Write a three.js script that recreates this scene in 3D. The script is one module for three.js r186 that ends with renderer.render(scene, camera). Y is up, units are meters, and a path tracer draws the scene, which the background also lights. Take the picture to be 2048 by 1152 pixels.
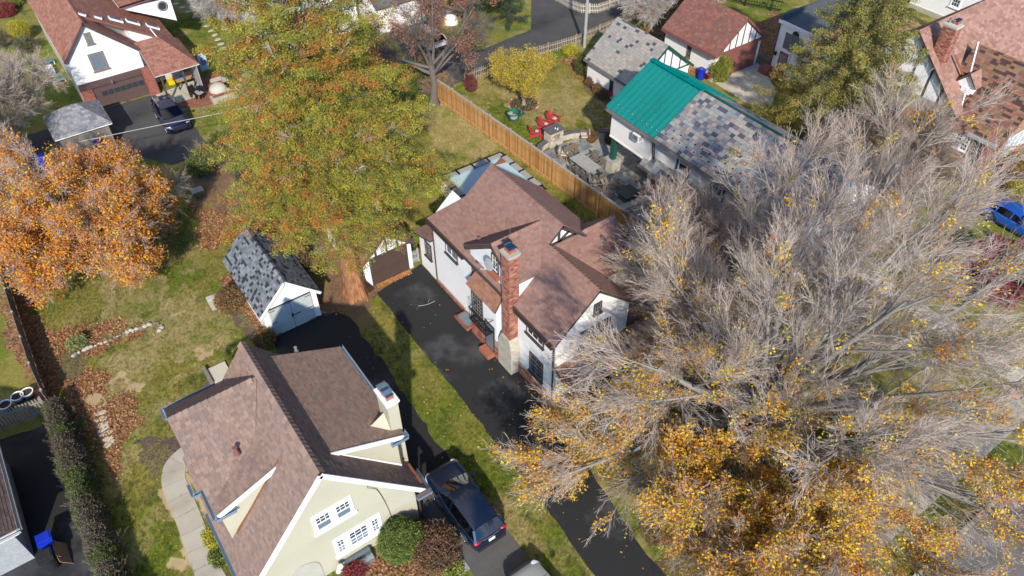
import * as THREE from 'three';
import { mergeGeometries } from 'three/addons/utils/BufferGeometryUtils.js';
import { Sky } from 'three/addons/objects/Sky.js';

// ---------- camera, sky, sun, exposure ----------
const scene = new THREE.Scene();
const CAM_H = 32.5, FPX = 1515, RAD = Math.PI / 180;
const camera = new THREE.PerspectiveCamera(2 * Math.atan(576 / FPX) / RAD, 16 / 9, 0.5, 6000);
camera.position.set(0, CAM_H, 0);
camera.rotation.set(-44.75 * RAD, -35.2 * RAD, -0.25 * RAD, 'YXZ');
camera.updateMatrixWorld(true);
scene.add(camera);
const renderer = new THREE.WebGLRenderer();
renderer.toneMapping = THREE.LinearToneMapping;
renderer.toneMappingExposure = 1.66;
renderer.shadowMap.enabled = true;
const sunDir = new THREE.Vector3(-0.41, 0.55, 0.73).normalize();
const sky = new Sky();
sky.name = 'sky';
sky.userData.kind = 'structure';
sky.scale.setScalar(4000);
{
  const u = sky.material.uniforms;
  u.sunPosition.value.copy(sunDir);
  u.turbidity.value = 6; u.rayleigh.value = 0.75; u.mieCoefficient.value = 0.005; u.mieDirectionalG.value = 0.7;
  if (u.cloudCoverage) { u.cloudCoverage.value = 0.5; u.cloudDensity.value = 0.45; u.cloudElevation.value = 0.5; }
}
scene.add(sky);
const pmrem = new THREE.PMREMGenerator(renderer);
const skyScene = new THREE.Scene();
{ const s2 = new Sky(); s2.material = sky.material; s2.scale.setScalar(4000); skyScene.add(s2); }
scene.environment = pmrem.fromScene(skyScene).texture;
scene.environmentIntensity = 0.2;
const sun = new THREE.DirectionalLight(0xfff1dc, 3.4);
sun.name = 'sun';
sun.position.copy(sunDir).multiplyScalar(120).add(new THREE.Vector3(20, 0, -30));
sun.target.position.set(20, 0, -30);
sun.castShadow = true;
sun.shadow.radius = 2.2;
sun.shadow.mapSize.set(4096, 4096);
Object.assign(sun.shadow.camera, { left: -60, right: 60, top: 60, bottom: -60, near: 1, far: 300 });
scene.add(sun, sun.target);

// ---------- small helpers ----------
const V = (x, y, z) => new THREE.Vector3(x, y, z);
let seed = 1;
const reseed = (n) => { seed = n >>> 0; };
function rnd() { seed = (seed + 0x6D2B79F5) | 0; let t = Math.imul(seed ^ (seed >>> 15), 1 | seed); t = (t + Math.imul(t ^ (t >>> 7), 61 | t)) ^ t; return ((t ^ (t >>> 14)) >>> 0) / 4294967296; }
const rr = (a, b) => a + (b - a) * rnd();
const gauss = () => { let s = 0; for (let i = 0; i < 4; i++) s += rnd(); return (s - 2) * 1.2; };
const pick = (a) => a[Math.min(a.length - 1, Math.floor(rnd() * a.length))];
const lerp = (a, b, t) => a + (b - a) * t;
const clamp = (x, a = 0, b = 1) => Math.min(b, Math.max(a, x));
const sstep = (a, b, x) => { const t = clamp((x - a) / (b - a)); return t * t * (3 - 2 * t); };
// a pixel of the 2048 x 1152 photograph to a point at height h
function G(px, py, h = 0) {
  const d = V((px - 1024) / FPX, -(py - 576) / FPX, -1).transformDirection(camera.matrixWorld);
  const t = (h - CAM_H) / d.y;
  return V(d.x * t, h, d.z * t);
}
const W2 = (pts) => pts.map(([x, y]) => { const p = G(x, y); return [p.x, p.z]; });
// value noise
const H2 = (x, y) => { let n = Math.imul(x, 374761393) + Math.imul(y, 668265263); n = Math.imul(n ^ (n >>> 13), 1274126177); return ((n ^ (n >>> 16)) >>> 0) / 4294967296; };
function vn(x, y) { const i = Math.floor(x), j = Math.floor(y), u = x - i, v = y - j, a = u * u * (3 - 2 * u), b = v * v * (3 - 2 * v); return lerp(lerp(H2(i, j), H2(i + 1, j), a), lerp(H2(i, j + 1), H2(i + 1, j + 1), a), b); }
function fbm(x, y, o = 4) { let s = 0, a = 0.5, t = 0; for (let i = 0; i < o; i++) { s += a * vn(x, y); t += a; a *= 0.5; x = x * 2.03 + 17.1; y = y * 2.03 + 5.3; } return s / t; }
// tileable value noise for repeating textures
function tvn(x, y, p) { const i = Math.floor(x), j = Math.floor(y), u = x - i, v = y - j, a = u * u * (3 - 2 * u), b = v * v * (3 - 2 * v), m = (k) => ((k % p) + p) % p; return lerp(lerp(H2(m(i), m(j)), H2(m(i + 1), m(j)), a), lerp(H2(m(i), m(j + 1)), H2(m(i + 1), m(j + 1)), a), b); }
function tfbm(x, y, p, o) { let s = 0, a = 0.5, t = 0; for (let i = 0; i < o; i++) { s += a * tvn(x * p, y * p, p); t += a; a *= 0.55; p *= 2; } return s / t; }
const toS = (c) => Math.round(255 * clamp(c <= 0.0031308 ? 12.92 * c : 1.055 * Math.pow(c, 1 / 2.4) - 0.055));
function dataTex(w, h, fn, { srgb = true, repeat = true } = {}) {
  const d = new Uint8Array(w * h * 4);
  for (let y = 0; y < h; y++) for (let x = 0; x < w; x++) { const c = fn(x / w, y / h), k = (y * w + x) * 4; if (srgb) { d[k] = toS(c[0]); d[k + 1] = toS(c[1]); d[k + 2] = toS(c[2]); } else { d[k] = d[k + 1] = d[k + 2] = Math.round(255 * clamp(c)); } d[k + 3] = 255; }
  const t = new THREE.DataTexture(d, w, h, THREE.RGBAFormat);
  t.magFilter = THREE.LinearFilter; t.minFilter = THREE.LinearMipmapLinearFilter; t.generateMipmaps = true;
  if (srgb) t.colorSpace = THREE.SRGBColorSpace;
  if (repeat) t.wrapS = t.wrapT = THREE.RepeatWrapping;
  t.needsUpdate = true;
  return t;
}
const rep = (t, m) => { const c = t.clone(); c.repeat.set(1 / m, 1 / m); c.needsUpdate = true; return c; };

// ---------- materials ----------
const noiseTex = dataTex(512, 512, (u, v) => tfbm(u, v, 4, 6), { srgb: false });
const grainTex = dataTex(512, 512, (u, v) => 0.5 * tfbm(u, v, 64, 3) + 0.5 * tfbm(u, v, 8, 4), { srgb: false });
const mottle = (c, amt, p = 3, o = 6) => dataTex(256, 256, (u, v) => { const n = 1 + amt * (tfbm(u, v, p, o) - 0.5) * 2 + amt * 0.6 * (H2(Math.floor(u * 256), Math.floor(v * 256)) - 0.5); return [c[0] * n, c[1] * n, c[2] * n]; });
const streak = (c, amt, k = 40) => dataTex(256, 256, (u, v) => { const n = 1 + amt * (tvn(u * k, v * 2, k) - 0.5) * 2 + amt * 0.5 * (tfbm(u, v, 4, 4) - 0.5); return [c[0] * n, c[1] * n, c[2] * n]; });
function std(c, roughness = 0.85, o = {}) { const m = new THREE.MeshStandardMaterial({ roughness, side: THREE.DoubleSide, ...o }); if (Array.isArray(c)) m.color.setRGB(c[0], c[1], c[2]); else if (c !== undefined && c !== null) m.color.set(c); return m; }
function tex(c, amt, m, roughness = 0.9, bump = 0.01, o = {}) { return std(null, roughness, { map: rep(mottle(c, amt, o.p ?? 3), m), bumpMap: rep(grainTex, Math.max(0.6, m / 2)), bumpScale: bump }); }
const vcol = (roughness = 0.9, o = {}) => std([1, 1, 1], roughness, { vertexColors: true, ...o });
const M = {
  stucco: tex([0.80, 0.79, 0.77], 0.07, 3, 0.95, 0.012),
  cream: tex([0.47, 0.43, 0.31], 0.06, 3, 0.95, 0.012),
  siding: tex([0.78, 0.78, 0.76], 0.04, 2, 0.8, 0.003),
  sidingGrey: tex([0.40, 0.47, 0.47], 0.05, 2, 0.8, 0.003),
  shedDoor: tex([0.44, 0.49, 0.50], 0.05, 1.5, 0.75, 0.003),
  white: std([0.80, 0.80, 0.79], 0.6),
  timber: tex([0.055, 0.045, 0.042], 0.3, 1, 0.85, 0.006),
  greenTrim: std([0.012, 0.075, 0.052], 0.55),
  brownTrim: tex([0.075, 0.048, 0.042], 0.2, 1, 0.8, 0.004),
  fasciaRed: tex([0.20, 0.075, 0.065], 0.2, 1, 0.7, 0.003),
  garageRed: tex([0.22, 0.085, 0.075], 0.12, 1, 0.6, 0.003),
  garageBrown: tex([0.072, 0.044, 0.034], 0.15, 1, 0.6, 0.003),
  garageMauve: tex([0.10, 0.062, 0.058], 0.15, 1, 0.6, 0.003),
  copper: tex([0.24, 0.085, 0.035], 0.3, 0.7, 0.5, 0.002, { p: 4 }),
  gutter: std([0.33, 0.42, 0.52], 0.35, { metalness: 0.55 }),
  gutterBrown: std([0.075, 0.05, 0.045], 0.5),
  steel: std([0.5, 0.52, 0.54], 0.35, { metalness: 0.8 }),
  flueCap: std([0.30, 0.46, 0.62], 0.12, { metalness: 0.95 }),
  iron: std([0.012, 0.012, 0.014], 0.5),
  glass: std([0.035, 0.045, 0.05], 0.06, { metalness: 0.0 }),
  glassSky: std([0.16, 0.21, 0.25], 0.08, { metalness: 0.1 }),
  roofBack: std([0.05, 0.035, 0.03], 0.9),
  concrete: tex([0.42, 0.39, 0.32], 0.16, 3, 0.95, 0.006),
  concretePale: tex([0.50, 0.47, 0.38], 0.12, 4, 0.95, 0.006),
  walk: tex([0.40, 0.36, 0.29], 0.18, 2, 0.95, 0.006),
  asphalt: std(null, 0.88, { map: rep(dataTex(512, 512, (u, v) => { const n = tfbm(u, v, 4, 5), k = sstep(0.52, 0.78, n), g = 0.85 + 0.3 * H2(Math.floor(u * 512), Math.floor(v * 512)), c = lerp(0.017, 0.062, k) * g; return [c, c * 1.0, c * 1.06]; }), 9), bumpMap: rep(grainTex, 2), bumpScale: 0.006 }),
  asphaltGrey: tex([0.062, 0.062, 0.062], 0.55, 6, 0.92, 0.007),
  asphaltOld: tex([0.095, 0.09, 0.083], 0.45, 4, 0.95, 0.008),
  street: tex([0.15, 0.145, 0.14], 0.3, 5, 0.95, 0.008),
  mortar: std([0.36, 0.30, 0.26], 0.95),
  brickRed: tex([0.27, 0.095, 0.07], 0.4, 1.2, 0.9, 0.01, { p: 8 }),
  stone: tex([0.46, 0.42, 0.34], 0.3, 0.8, 0.95, 0.015, { p: 6 }),
  stoneDark: tex([0.11, 0.11, 0.115], 0.35, 0.8, 0.8, 0.01, { p: 6 }),
  mulch: tex([0.055, 0.036, 0.026], 0.9, 1.5, 1, 0.04, { p: 16 }),
  bark: tex([0.30, 0.27, 0.23], 0.3, 0.6, 0.95, 0.02, { p: 8 }),
  barkDark: tex([0.15, 0.13, 0.11], 0.3, 0.6, 0.95, 0.02, { p: 8 }),
  barkRed: std(null, 0.95, { map: rep(streak([0.36, 0.165, 0.075], 0.55, 32), 1), bumpMap: rep(grainTex, 1), bumpScale: 0.02 }),
  woodGrey: tex([0.20, 0.18, 0.155], 0.35, 0.8, 0.95, 0.008, { p: 8 }),
  woodPale: tex([0.33, 0.33, 0.32], 0.2, 0.8, 0.85, 0.004, { p: 8 }),
  teak: tex([0.22, 0.14, 0.09], 0.3, 0.6, 0.85, 0.004, { p: 8 }),
  wicker: tex([0.16, 0.135, 0.11], 0.4, 0.3, 0.95, 0.006, { p: 16 }),
  cushion: std([0.55, 0.50, 0.44], 0.95),
  redPaint: tex([0.42, 0.045, 0.05], 0.15, 0.5, 0.55, 0.002),
  teal: std(null, 0.42, { metalness: 0.15, map: rep(mottle([0.002, 0.215, 0.195], 0.14, 3), 3), roughnessMap: rep(noiseTex, 2) }),
  tealDark: std([0.0, 0.085, 0.075], 0.5, { metalness: 0.1 }),
  rubber: std([0.015, 0.015, 0.016], 0.85),
  rim: std([0.42, 0.43, 0.45], 0.3, { metalness: 0.85 }),
  chrome: std([0.7, 0.7, 0.72], 0.15, { metalness: 1 }),
  lampRed: std([0.35, 0.01, 0.015], 0.2),
  lampClear: std([0.65, 0.67, 0.7], 0.15, { metalness: 0.3 }),
  plastic: std([0.02, 0.02, 0.022], 0.5),
  carGlass: new THREE.MeshPhysicalMaterial({ color: 0x05080a, roughness: 0.03, metalness: 0, clearcoat: 1, clearcoatRoughness: 0.02, side: THREE.DoubleSide }),
  blueBin: std([0.005, 0.03, 0.42], 0.45),
  terracotta: std([0.35, 0.12, 0.07], 0.8),
};
const paint = (c, metal = 0.3) => { const m = new THREE.MeshPhysicalMaterial({ roughness: 0.35, metalness: metal, clearcoat: 1, clearcoatRoughness: 0.03, side: THREE.DoubleSide }); m.color.setRGB(...c); return m; };

// ---------- geometry helpers: everything is written in world metres, mesh() moves it to its thing ----------
function soup(g) { const n = g.index ? g.toNonIndexed() : g.clone(); for (const k of Object.keys(n.attributes)) if (!['position', 'normal', 'color'].includes(k)) n.deleteAttribute(k); n.morphAttributes = {}; if (!n.attributes.normal) n.computeVertexNormals(); return n; }
function boxUV(g) {
  const p = g.attributes.position, n = g.attributes.normal, uv = new Float32Array(p.count * 2);
  for (let i = 0; i < p.count; i++) { const ax = Math.abs(n.getX(i)), ay = Math.abs(n.getY(i)), az = Math.abs(n.getZ(i)); const x = p.getX(i), y = p.getY(i), z = p.getZ(i);
    if (ay >= ax && ay >= az) { uv[2 * i] = x; uv[2 * i + 1] = z; } else if (ax >= az) { uv[2 * i] = z; uv[2 * i + 1] = y; } else { uv[2 * i] = x; uv[2 * i + 1] = y; } }
  g.setAttribute('uv', new THREE.BufferAttribute(uv, 2)); return g;
}
const box = (cx, cy, cz, sx, sy, sz) => new THREE.BoxGeometry(sx, sy, sz).translate(cx, cy, cz);
const boxM = (x0, x1, y0, y1, z0, z1) => box((x0 + x1) / 2, (y0 + y1) / 2, (z0 + z1) / 2, Math.abs(x1 - x0), Math.abs(y1 - y0), Math.abs(z1 - z0));
function fromTris(a) { const g = new THREE.BufferGeometry(); g.setAttribute('position', new THREE.Float32BufferAttribute(a, 3)); g.computeVertexNormals(); return g; }
// a bar from a to b with a rectangular section
function bar(a, b, w, h = w) { const d = b.clone().sub(a), L = d.length(); d.normalize(); const m = new THREE.Matrix4(), up = Math.abs(d.y) > 0.99 ? V(1, 0, 0) : V(0, 1, 0); const x = up.clone().cross(d).normalize(), y = d.clone().cross(x); m.makeBasis(x, y, d).setPosition(a.clone().add(b).multiplyScalar(0.5)); return new THREE.BoxGeometry(w, h, L).applyMatrix4(m); }
function rod(a, b, r0, r1 = r0, n = 8) { const d = b.clone().sub(a), L = d.length(); const g = new THREE.CylinderGeometry(r1, r0, L, n); g.applyQuaternion(new THREE.Quaternion().setFromUnitVectors(V(0, 1, 0), d.normalize())); return g.translate((a.x + b.x) / 2, (a.y + b.y) / 2, (a.z + b.z) / 2); }
const tubePts = (pts, r, n = 6, seg = 0) => new THREE.TubeGeometry(new THREE.CatmullRomCurve3(pts), seg || pts.length * 3, r, n, false);
// prisms: a section in (x, y) run along z, a section in (z, y) run along x
function prismZ(pts, z0, z1) { const s = new THREE.Shape(pts.map(([x, y]) => new THREE.Vector2(x, y))); return new THREE.ExtrudeGeometry(s, { depth: z1 - z0, bevelEnabled: false }).translate(0, 0, z0); }
function prismX(pts, x0, x1) { const s = new THREE.Shape(pts.map(([z, y]) => new THREE.Vector2(-z, y))); return new THREE.ExtrudeGeometry(s, { depth: x1 - x0, bevelEnabled: false }).rotateY(Math.PI / 2).translate(x0, 0, 0); }
// flat plate over a ground polygon [[x, z] ...] from y0 up to y1
function plate(pts, y0, y1) { const s = new THREE.Shape(pts.map(([x, z]) => new THREE.Vector2(x, -z))); return new THREE.ExtrudeGeometry(s, { depth: y1 - y0, bevelEnabled: false, curveSegments: 4 }).rotateX(-Math.PI / 2).translate(0, y0, 0); }
// slab of thickness t under a flat convex polygon of points
function slab(P, t) {
  const n = polyN(P), a = [], d = n.clone().multiplyScalar(-t), Q = P.map((p) => p.clone().add(d)), k = P.length, tri = (x, y, z) => a.push(x.x, x.y, x.z, y.x, y.y, y.z, z.x, z.y, z.z);
  for (let i = 1; i < k - 1; i++) { tri(P[0], P[i], P[i + 1]); tri(Q[0], Q[i + 1], Q[i]); }
  for (let i = 0; i < k; i++) { const j = (i + 1) % k; tri(P[i], Q[i], Q[j]); tri(P[i], Q[j], P[j]); }
  return fromTris(a);
}
function polyN(P) { const n = V(0, 0, 0); for (let i = 0; i < P.length; i++) { const a = P[i], b = P[(i + 1) % P.length]; n.x += (a.y - b.y) * (a.z + b.z); n.y += (a.z - b.z) * (a.x + b.x); n.z += (a.x - b.x) * (a.y + b.y); } return n.normalize(); }
function tint(g, c) { const n = g.attributes.position.count, a = new Float32Array(n * 3); for (let i = 0; i < n; i++) a.set(c, 3 * i); g.setAttribute('color', new THREE.BufferAttribute(a, 3)); return g; }

// ---------- things and parts ----------
const taken = {};
const numbered = (n) => { const k = (taken[n] = (taken[n] ?? -1) + 1); return k ? n + '_' + String(k).padStart(3, '0') : n; };
function thing(name, label, category, at = [0, 0, 0], group, kind) {
  const o = new THREE.Group(); o.name = numbered(name); o.position.set(...at); scene.add(o);
  o.userData = { label, category }; if (group) o.userData.group = group; if (kind) o.userData.kind = kind;
  return o;
}
const originOf = (p) => { let o = p; while (o && o.parent && o.parent !== scene) o = o.parent; return o && o.isGroup ? o.position : V(0, 0, 0); };
function mesh(name, geos, mat, parent = scene, extra) {
  const list = (Array.isArray(geos) ? geos : [geos]).filter(Boolean).map(soup);
  const g = list.length > 1 ? mergeGeometries(list, false) : list[0];
  boxUV(g);
  if (parent !== scene) { const o = originOf(parent); g.translate(-o.x, -o.y, -o.z); }
  const m = new THREE.Mesh(g, mat); m.name = parent === scene ? numbered(name) : name; m.castShadow = m.receiveShadow = true;
  if (extra) Object.assign(m.userData, extra);
  parent.add(m); return m;
}
const structure = (name, geos, mat, label) => mesh(name, geos, mat, scene, { kind: 'structure', ...(label ? { label, category: 'ground' } : {}) });
function copyOf(o, at, turn, label, group) { const c = o.clone(); c.userData = { ...o.userData }; c.name = numbered(o.name.replace(/_\d{3}$/, '')); c.position.set(...at); c.rotation.y = turn; if (label) c.userData.label = label; if (group) c.userData.group = group; scene.add(c); return c; }

// ---------- roofs: real courses of shingles or slates on a slab ----------
function clipTo(poly, T) { // T rectangle (a, b) polygon clipped to convex poly (counter-clockwise)
  let out = T;
  for (let i = 0; i < poly.length && out.length; i++) {
    const [ax, ay] = poly[i], [bx, by] = poly[(i + 1) % poly.length], inside = (p) => (bx - ax) * (p[1] - ay) - (by - ay) * (p[0] - ax) >= -1e-9, res = [];
    for (let k = 0; k < out.length; k++) { const p = out[k], q = out[(k + 1) % out.length], ip = inside(p), iq = inside(q); if (ip) res.push(p); if (ip !== iq) { const d1 = (bx - ax) * (p[1] - ay) - (by - ay) * (p[0] - ax), d2 = (bx - ax) * (q[1] - ay) - (by - ay) * (q[0] - ax), t = d1 / (d1 - d2); res.push([lerp(p[0], q[0], t), lerp(p[1], q[1], t)]); } }
    out = res;
  }
  return out;
}
const shingleMat = vcol(0.95, { bumpMap: rep(grainTex, 0.7), bumpScale: 0.004 });
const SLC = [[0.26, 0.26, 0.24], [0.31, 0.29, 0.26], [0.22, 0.24, 0.25], [0.29, 0.25, 0.24], [0.18, 0.20, 0.23], [0.12, 0.115, 0.15], [0.065, 0.072, 0.095], [0.35, 0.32, 0.27], [0.24, 0.19, 0.19], [0.27, 0.29, 0.28]];
const slateMats = SLC.map((c) => tex(c, 0.14, 0.6, 0.75, 0.004, { p: 6 }));
// o: w tile width, e course height, th thickness, col() colour, slates: how many tiles become meshes of their own
function roofPlane(parent, P, o) {
  let n = polyN(P); if (n.y < 0) { P = P.slice().reverse(); n = polyN(P); }
  const roof = mesh(o.name ?? 'roof', slab(P, o.t ?? 0.14), o.back ?? M.roofBack, parent);
  if (o.bare) return roof;
  const u = V(0, 1, 0).cross(n).normalize(), v = n.clone().cross(u).normalize(); if (v.y > 0) { v.negate(); u.negate(); }
  const P0 = P[0], L = P.map((p) => { const q = p.clone().sub(P0); return [q.dot(u), q.dot(v)]; });
  let area = 0; for (let i = 0; i < L.length; i++) { const [a, b] = L[i], [c, d] = L[(i + 1) % L.length]; area += a * d - b * c; }
  const poly = area < 0 ? L.slice().reverse() : L;
  const a0 = Math.min(...L.map((p) => p[0])), a1 = Math.max(...L.map((p) => p[0])), b0 = Math.min(...L.map((p) => p[1])), b1 = Math.max(...L.map((p) => p[1]));
  const pos = [], col = [], e = o.e, th = o.th ?? 0.012, gap = o.gap ?? 0.004, put = (a, b, h) => P0.clone().addScaledVector(u, a).addScaledVector(v, b).addScaledVector(n, h);
  const whole = {}, basis = new THREE.Matrix4().makeBasis(u.clone().negate(), n, v); let parts = 0; const org = originOf(parent);
  for (let k = 0, b = b1; b > b0 - e; k++, b -= e) {
    let a = a0 - rnd() * o.w;
    while (a < a1) {
      const vi = Math.floor(rnd() * 3), w = o.w * [0.8, 1, 1.2][vi], T = [[a + gap, b - e], [a + w - gap, b - e], [a + w - gap, b - gap * 0.5], [a + gap, b - gap * 0.5]];
      const c = o.slates ? null : o.col(), C = clipTo(poly, T), up = th * rr(0.75, 1.35), h = (q) => 0.003 + (up - 0.003) * clamp((q[1] - (b - e)) / e);
      a += w;
      if (C.length < 3) continue;
      const full = C.length === 4 && C.every((q, i) => T.some((t) => Math.abs(t[0] - q[0]) < 1e-6 && Math.abs(t[1] - q[1]) < 1e-6));
      const si = o.slates ? o.pickSlate((a - a0) / (a1 - a0), (b - b0) / (b1 - b0)) : 0;
      if (o.slates && full && parts < o.slates) {
        const g = (whole[vi] ??= (() => { const x = w / 2 - gap, z1 = -gap * 0.5, z0 = -e, t = th; return boxUV(soup(fromTris([].concat(...[[-x, .003, z0], [-x, t, z1], [x, t, z1], [-x, .003, z0], [x, t, z1], [x, .003, z0], [-x, t, z1], [-x, 0, z1], [x, 0, z1], [-x, t, z1], [x, 0, z1], [x, t, z1], [-x, .003, z0], [-x, 0, z1], [-x, t, z1], [x, .003, z0], [x, t, z1], [x, 0, z1]])))); })());
        const m = new THREE.Mesh(g, slateMats[si]); m.name = 'slate'; m.castShadow = m.receiveShadow = true; m.matrixAutoUpdate = true;
        m.quaternion.setFromRotationMatrix(basis); m.position.copy(put(a - w / 2, b, rr(0, 0.004))).sub(org); roof.add(m); parts++; continue;
      }
      const kc = rr(0.85, 1.15), cc = o.slates ? SLC[si].map((x) => x * kc) : c;
      const tri = (x, y, z) => { for (const q of [x, y, z]) { pos.push(q.x, q.y, q.z); col.push(cc[0], cc[1], cc[2]); } };
      const top = C.map((q) => put(q[0], q[1], h(q))), low = C.map((q) => put(q[0], q[1], 0));
      for (let i = 1; i < C.length - 1; i++) tri(top[0], top[i], top[i + 1]);
      for (let i = 0; i < C.length; i++) { const j = (i + 1) % C.length; if (Math.abs(C[i][1] - (b - e)) < 1e-6 && Math.abs(C[j][1] - (b - e)) < 1e-6) continue; tri(top[i], low[i], low[j]); tri(top[i], low[j], top[j]); }
    }
  }
  if (pos.length) { const g = fromTris(pos); g.setAttribute('color', new THREE.Float32BufferAttribute(col, 3)); mesh(o.slates ? 'slates' : 'shingles', g, shingleMat, roof, { kind: 'stuff' }); }
  return roof;
}
const shade = (list, j = 0.16) => () => { const c = pick(list), k = rr(1 - j, 1 + j); return [c[0] * k, c[1] * k, c[2] * k]; };
// ridge caps along a line
function ridgeCaps(parent, a, b, o) { const L = a.distanceTo(b), n = Math.round(L / (o.step ?? 0.22)), gs = [], d = b.clone().sub(a).normalize(), side = V(0, 1, 0).cross(d).normalize();
  for (let i = 0; i < n; i++) { const p = a.clone().lerp(b, i / n), q = a.clone().lerp(b, (i + 1.12) / n), c = o.col(), w = o.w ?? 0.17, dr = o.drop ?? 0.12, up = 0.06; const A = [p.clone().addScaledVector(side, -w).add(V(0, -dr + 0.02, 0)), p.clone().add(V(0, 0.02, 0)), p.clone().addScaledVector(side, w).add(V(0, -dr + 0.02, 0))], B = [q.clone().addScaledVector(side, -w).add(V(0, -dr + up, 0)), q.clone().add(V(0, up, 0)), q.clone().addScaledVector(side, w).add(V(0, -dr + up, 0))]; const t = []; const tri = (x, y, z) => t.push(x.x, x.y, x.z, y.x, y.y, y.z, z.x, z.y, z.z); for (let k = 0; k < 2; k++) { tri(A[k], B[k], B[k + 1]); tri(A[k], B[k + 1], A[k + 1]); } const dn = V(0, -0.05, 0); for (let k = 0; k < 2; k++) { const e = B[k].clone().add(dn), f = B[k + 1].clone().add(dn); tri(B[k], e, f); tri(B[k], f, B[k + 1]); } gs.push(tint(fromTris(t), c)); }
  return mesh('ridge_caps', gs, shingleMat, parent, { kind: 'stuff' }); }

// bricks standing proud of a mortar face; o origin (lower left), u run, n outward
const brickMat = vcol(0.92);
const brickCols = [[0.30, 0.095, 0.06], [0.36, 0.13, 0.075], [0.24, 0.075, 0.055], [0.33, 0.16, 0.10], [0.20, 0.06, 0.05], [0.38, 0.19, 0.13]];
function bricks(o, u, n, w, h, { cols = brickCols, bw = 0.215, bh = 0.075, shape } = {}) {
  const pos = [], col = [], up = V(0, 1, 0), j = 0.012;
  for (let r = 0; r * bh < h - 0.02; r++) for (let x = -(r % 2) * bw * 0.5; x < w; x += bw) {
    let x0 = Math.max(0, x), x1 = Math.min(w, x + bw - j), y0 = r * bh, y1 = Math.min(h, y0 + bh - j); if (x1 - x0 < 0.03) continue;
    if (shape) { const s = shape((y0 + y1) / 2); x0 = Math.max(x0, s[0]); x1 = Math.min(x1, s[1]); if (x1 - x0 < 0.03) continue; }
    const c = pick(cols), k = rr(0.75, 1.25), d = rr(0.010, 0.016), at = (a, b, q) => o.clone().addScaledVector(u, a).addScaledVector(up, b).addScaledVector(n, q);
    const F = [at(x0, y0, d), at(x1, y0, d), at(x1, y1, d), at(x0, y1, d)], B = [at(x0, y0, 0), at(x1, y0, 0), at(x1, y1, 0), at(x0, y1, 0)];
    const tri = (a, b, e) => { for (const q of [a, b, e]) { pos.push(q.x, q.y, q.z); col.push(c[0] * k, c[1] * k, c[2] * k); } };
    tri(F[0], F[1], F[2]); tri(F[0], F[2], F[3]); for (let i = 0; i < 4; i++) { const e = (i + 1) % 4; tri(F[i], B[i], B[e]); tri(F[i], B[e], F[e]); }
  }
  const g = fromTris(pos); g.setAttribute('color', new THREE.Float32BufferAttribute(col, 3)); return g;
}
const DIR = { '-x': [V(0, 0, 1), V(-1, 0, 0)], '+x': [V(0, 0, -1), V(1, 0, 0)], '+z': [V(1, 0, 0), V(0, 0, 1)], '-z': [V(-1, 0, 0), V(0, 0, -1)] };
// place geometry modelled facing +z at the origin onto a wall point
function onWall(gs, p, dir) { const [u, n] = DIR[dir], m = new THREE.Matrix4().makeBasis(u, V(0, 1, 0), n).setPosition(p); return gs.map((g) => g.applyMatrix4(m)); }
function frameGeo(w, h, t, d, z0 = 0) { return [box(0, h / 2 - t / 2, z0 + d / 2, w, t, d), box(0, -h / 2 + t / 2, z0 + d / 2, w, t, d), box(-w / 2 + t / 2, 0, z0 + d / 2, t, h - 2 * t, d), box(w / 2 - t / 2, 0, z0 + d / 2, t, h - 2 * t, d)]; }
// window: trim frame with pane, muntin and sill sub-parts. cols/rows of panes, per sash
function addWindow(parent, p, dir, w, h, o = {}) {
  const t = o.t ?? 0.07, sash = o.sash ?? 1, fr = frameGeo(w, h, t, o.d ?? 0.06, -0.01);
  const win = mesh(o.name ?? 'window', onWall(fr, p, dir), o.frame ?? M.white, parent);
  const iw = w - 2 * t, ih = h - 2 * t, sh = ih / sash;
  for (let s = 0; s < sash; s++) {
    const cy = -ih / 2 + sh * (s + 0.5), z = 0.006 + 0.012 * s;
    mesh('pane', onWall([box(0, cy, z, iw, sh - 0.01, 0.008)], p, dir), o.lite && s === 0 ? o.lite : (o.glass ?? M.glass), win);
    const bars = [], b = o.b ?? 0.03; bars.push(...frameGeo(iw, sh, 0.045, 0.03, z).map((g) => g.translate(0, cy, 0)));
    const C = s === sash - 1 || !o.topOnly ? (o.cols ?? 1) : 1, R = s === sash - 1 || !o.topOnly ? (o.rows ?? 1) : 1;
    for (let i = 1; i < C; i++) bars.push(box(-iw / 2 + iw * i / C, cy, z + 0.012, b, sh - 0.09, 0.02));
    for (let i = 1; i < R; i++) bars.push(box(0, cy - sh / 2 + sh * i / R, z + 0.0125, iw - 0.09, b, 0.019));
    mesh('muntin', onWall(bars, p, dir), o.bars ?? o.frame ?? M.white, win);
  }
  if (o.sill !== false) mesh('sill', onWall([box(0, -h / 2 - 0.035, 0.06, w + 0.12, 0.06, 0.16)], p, dir), o.sillMat ?? o.frame ?? M.white, win);
  return win;
}
const gutterRun = (a, b, r = 0.075) => { const d = b.clone().sub(a), L = d.length(), up = V(0, 1, 0); d.normalize(); const s = up.clone().cross(d).normalize(), m = new THREE.Matrix4().makeBasis(s, up, d).setPosition(a); return [box(-r, 0, L / 2, 0.015, 2 * r, L), box(r, 0, L / 2, 0.015, 2 * r, L), box(0, -r, L / 2, 2 * r, 0.015, L)].map((g) => g.applyMatrix4(m)); };

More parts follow.
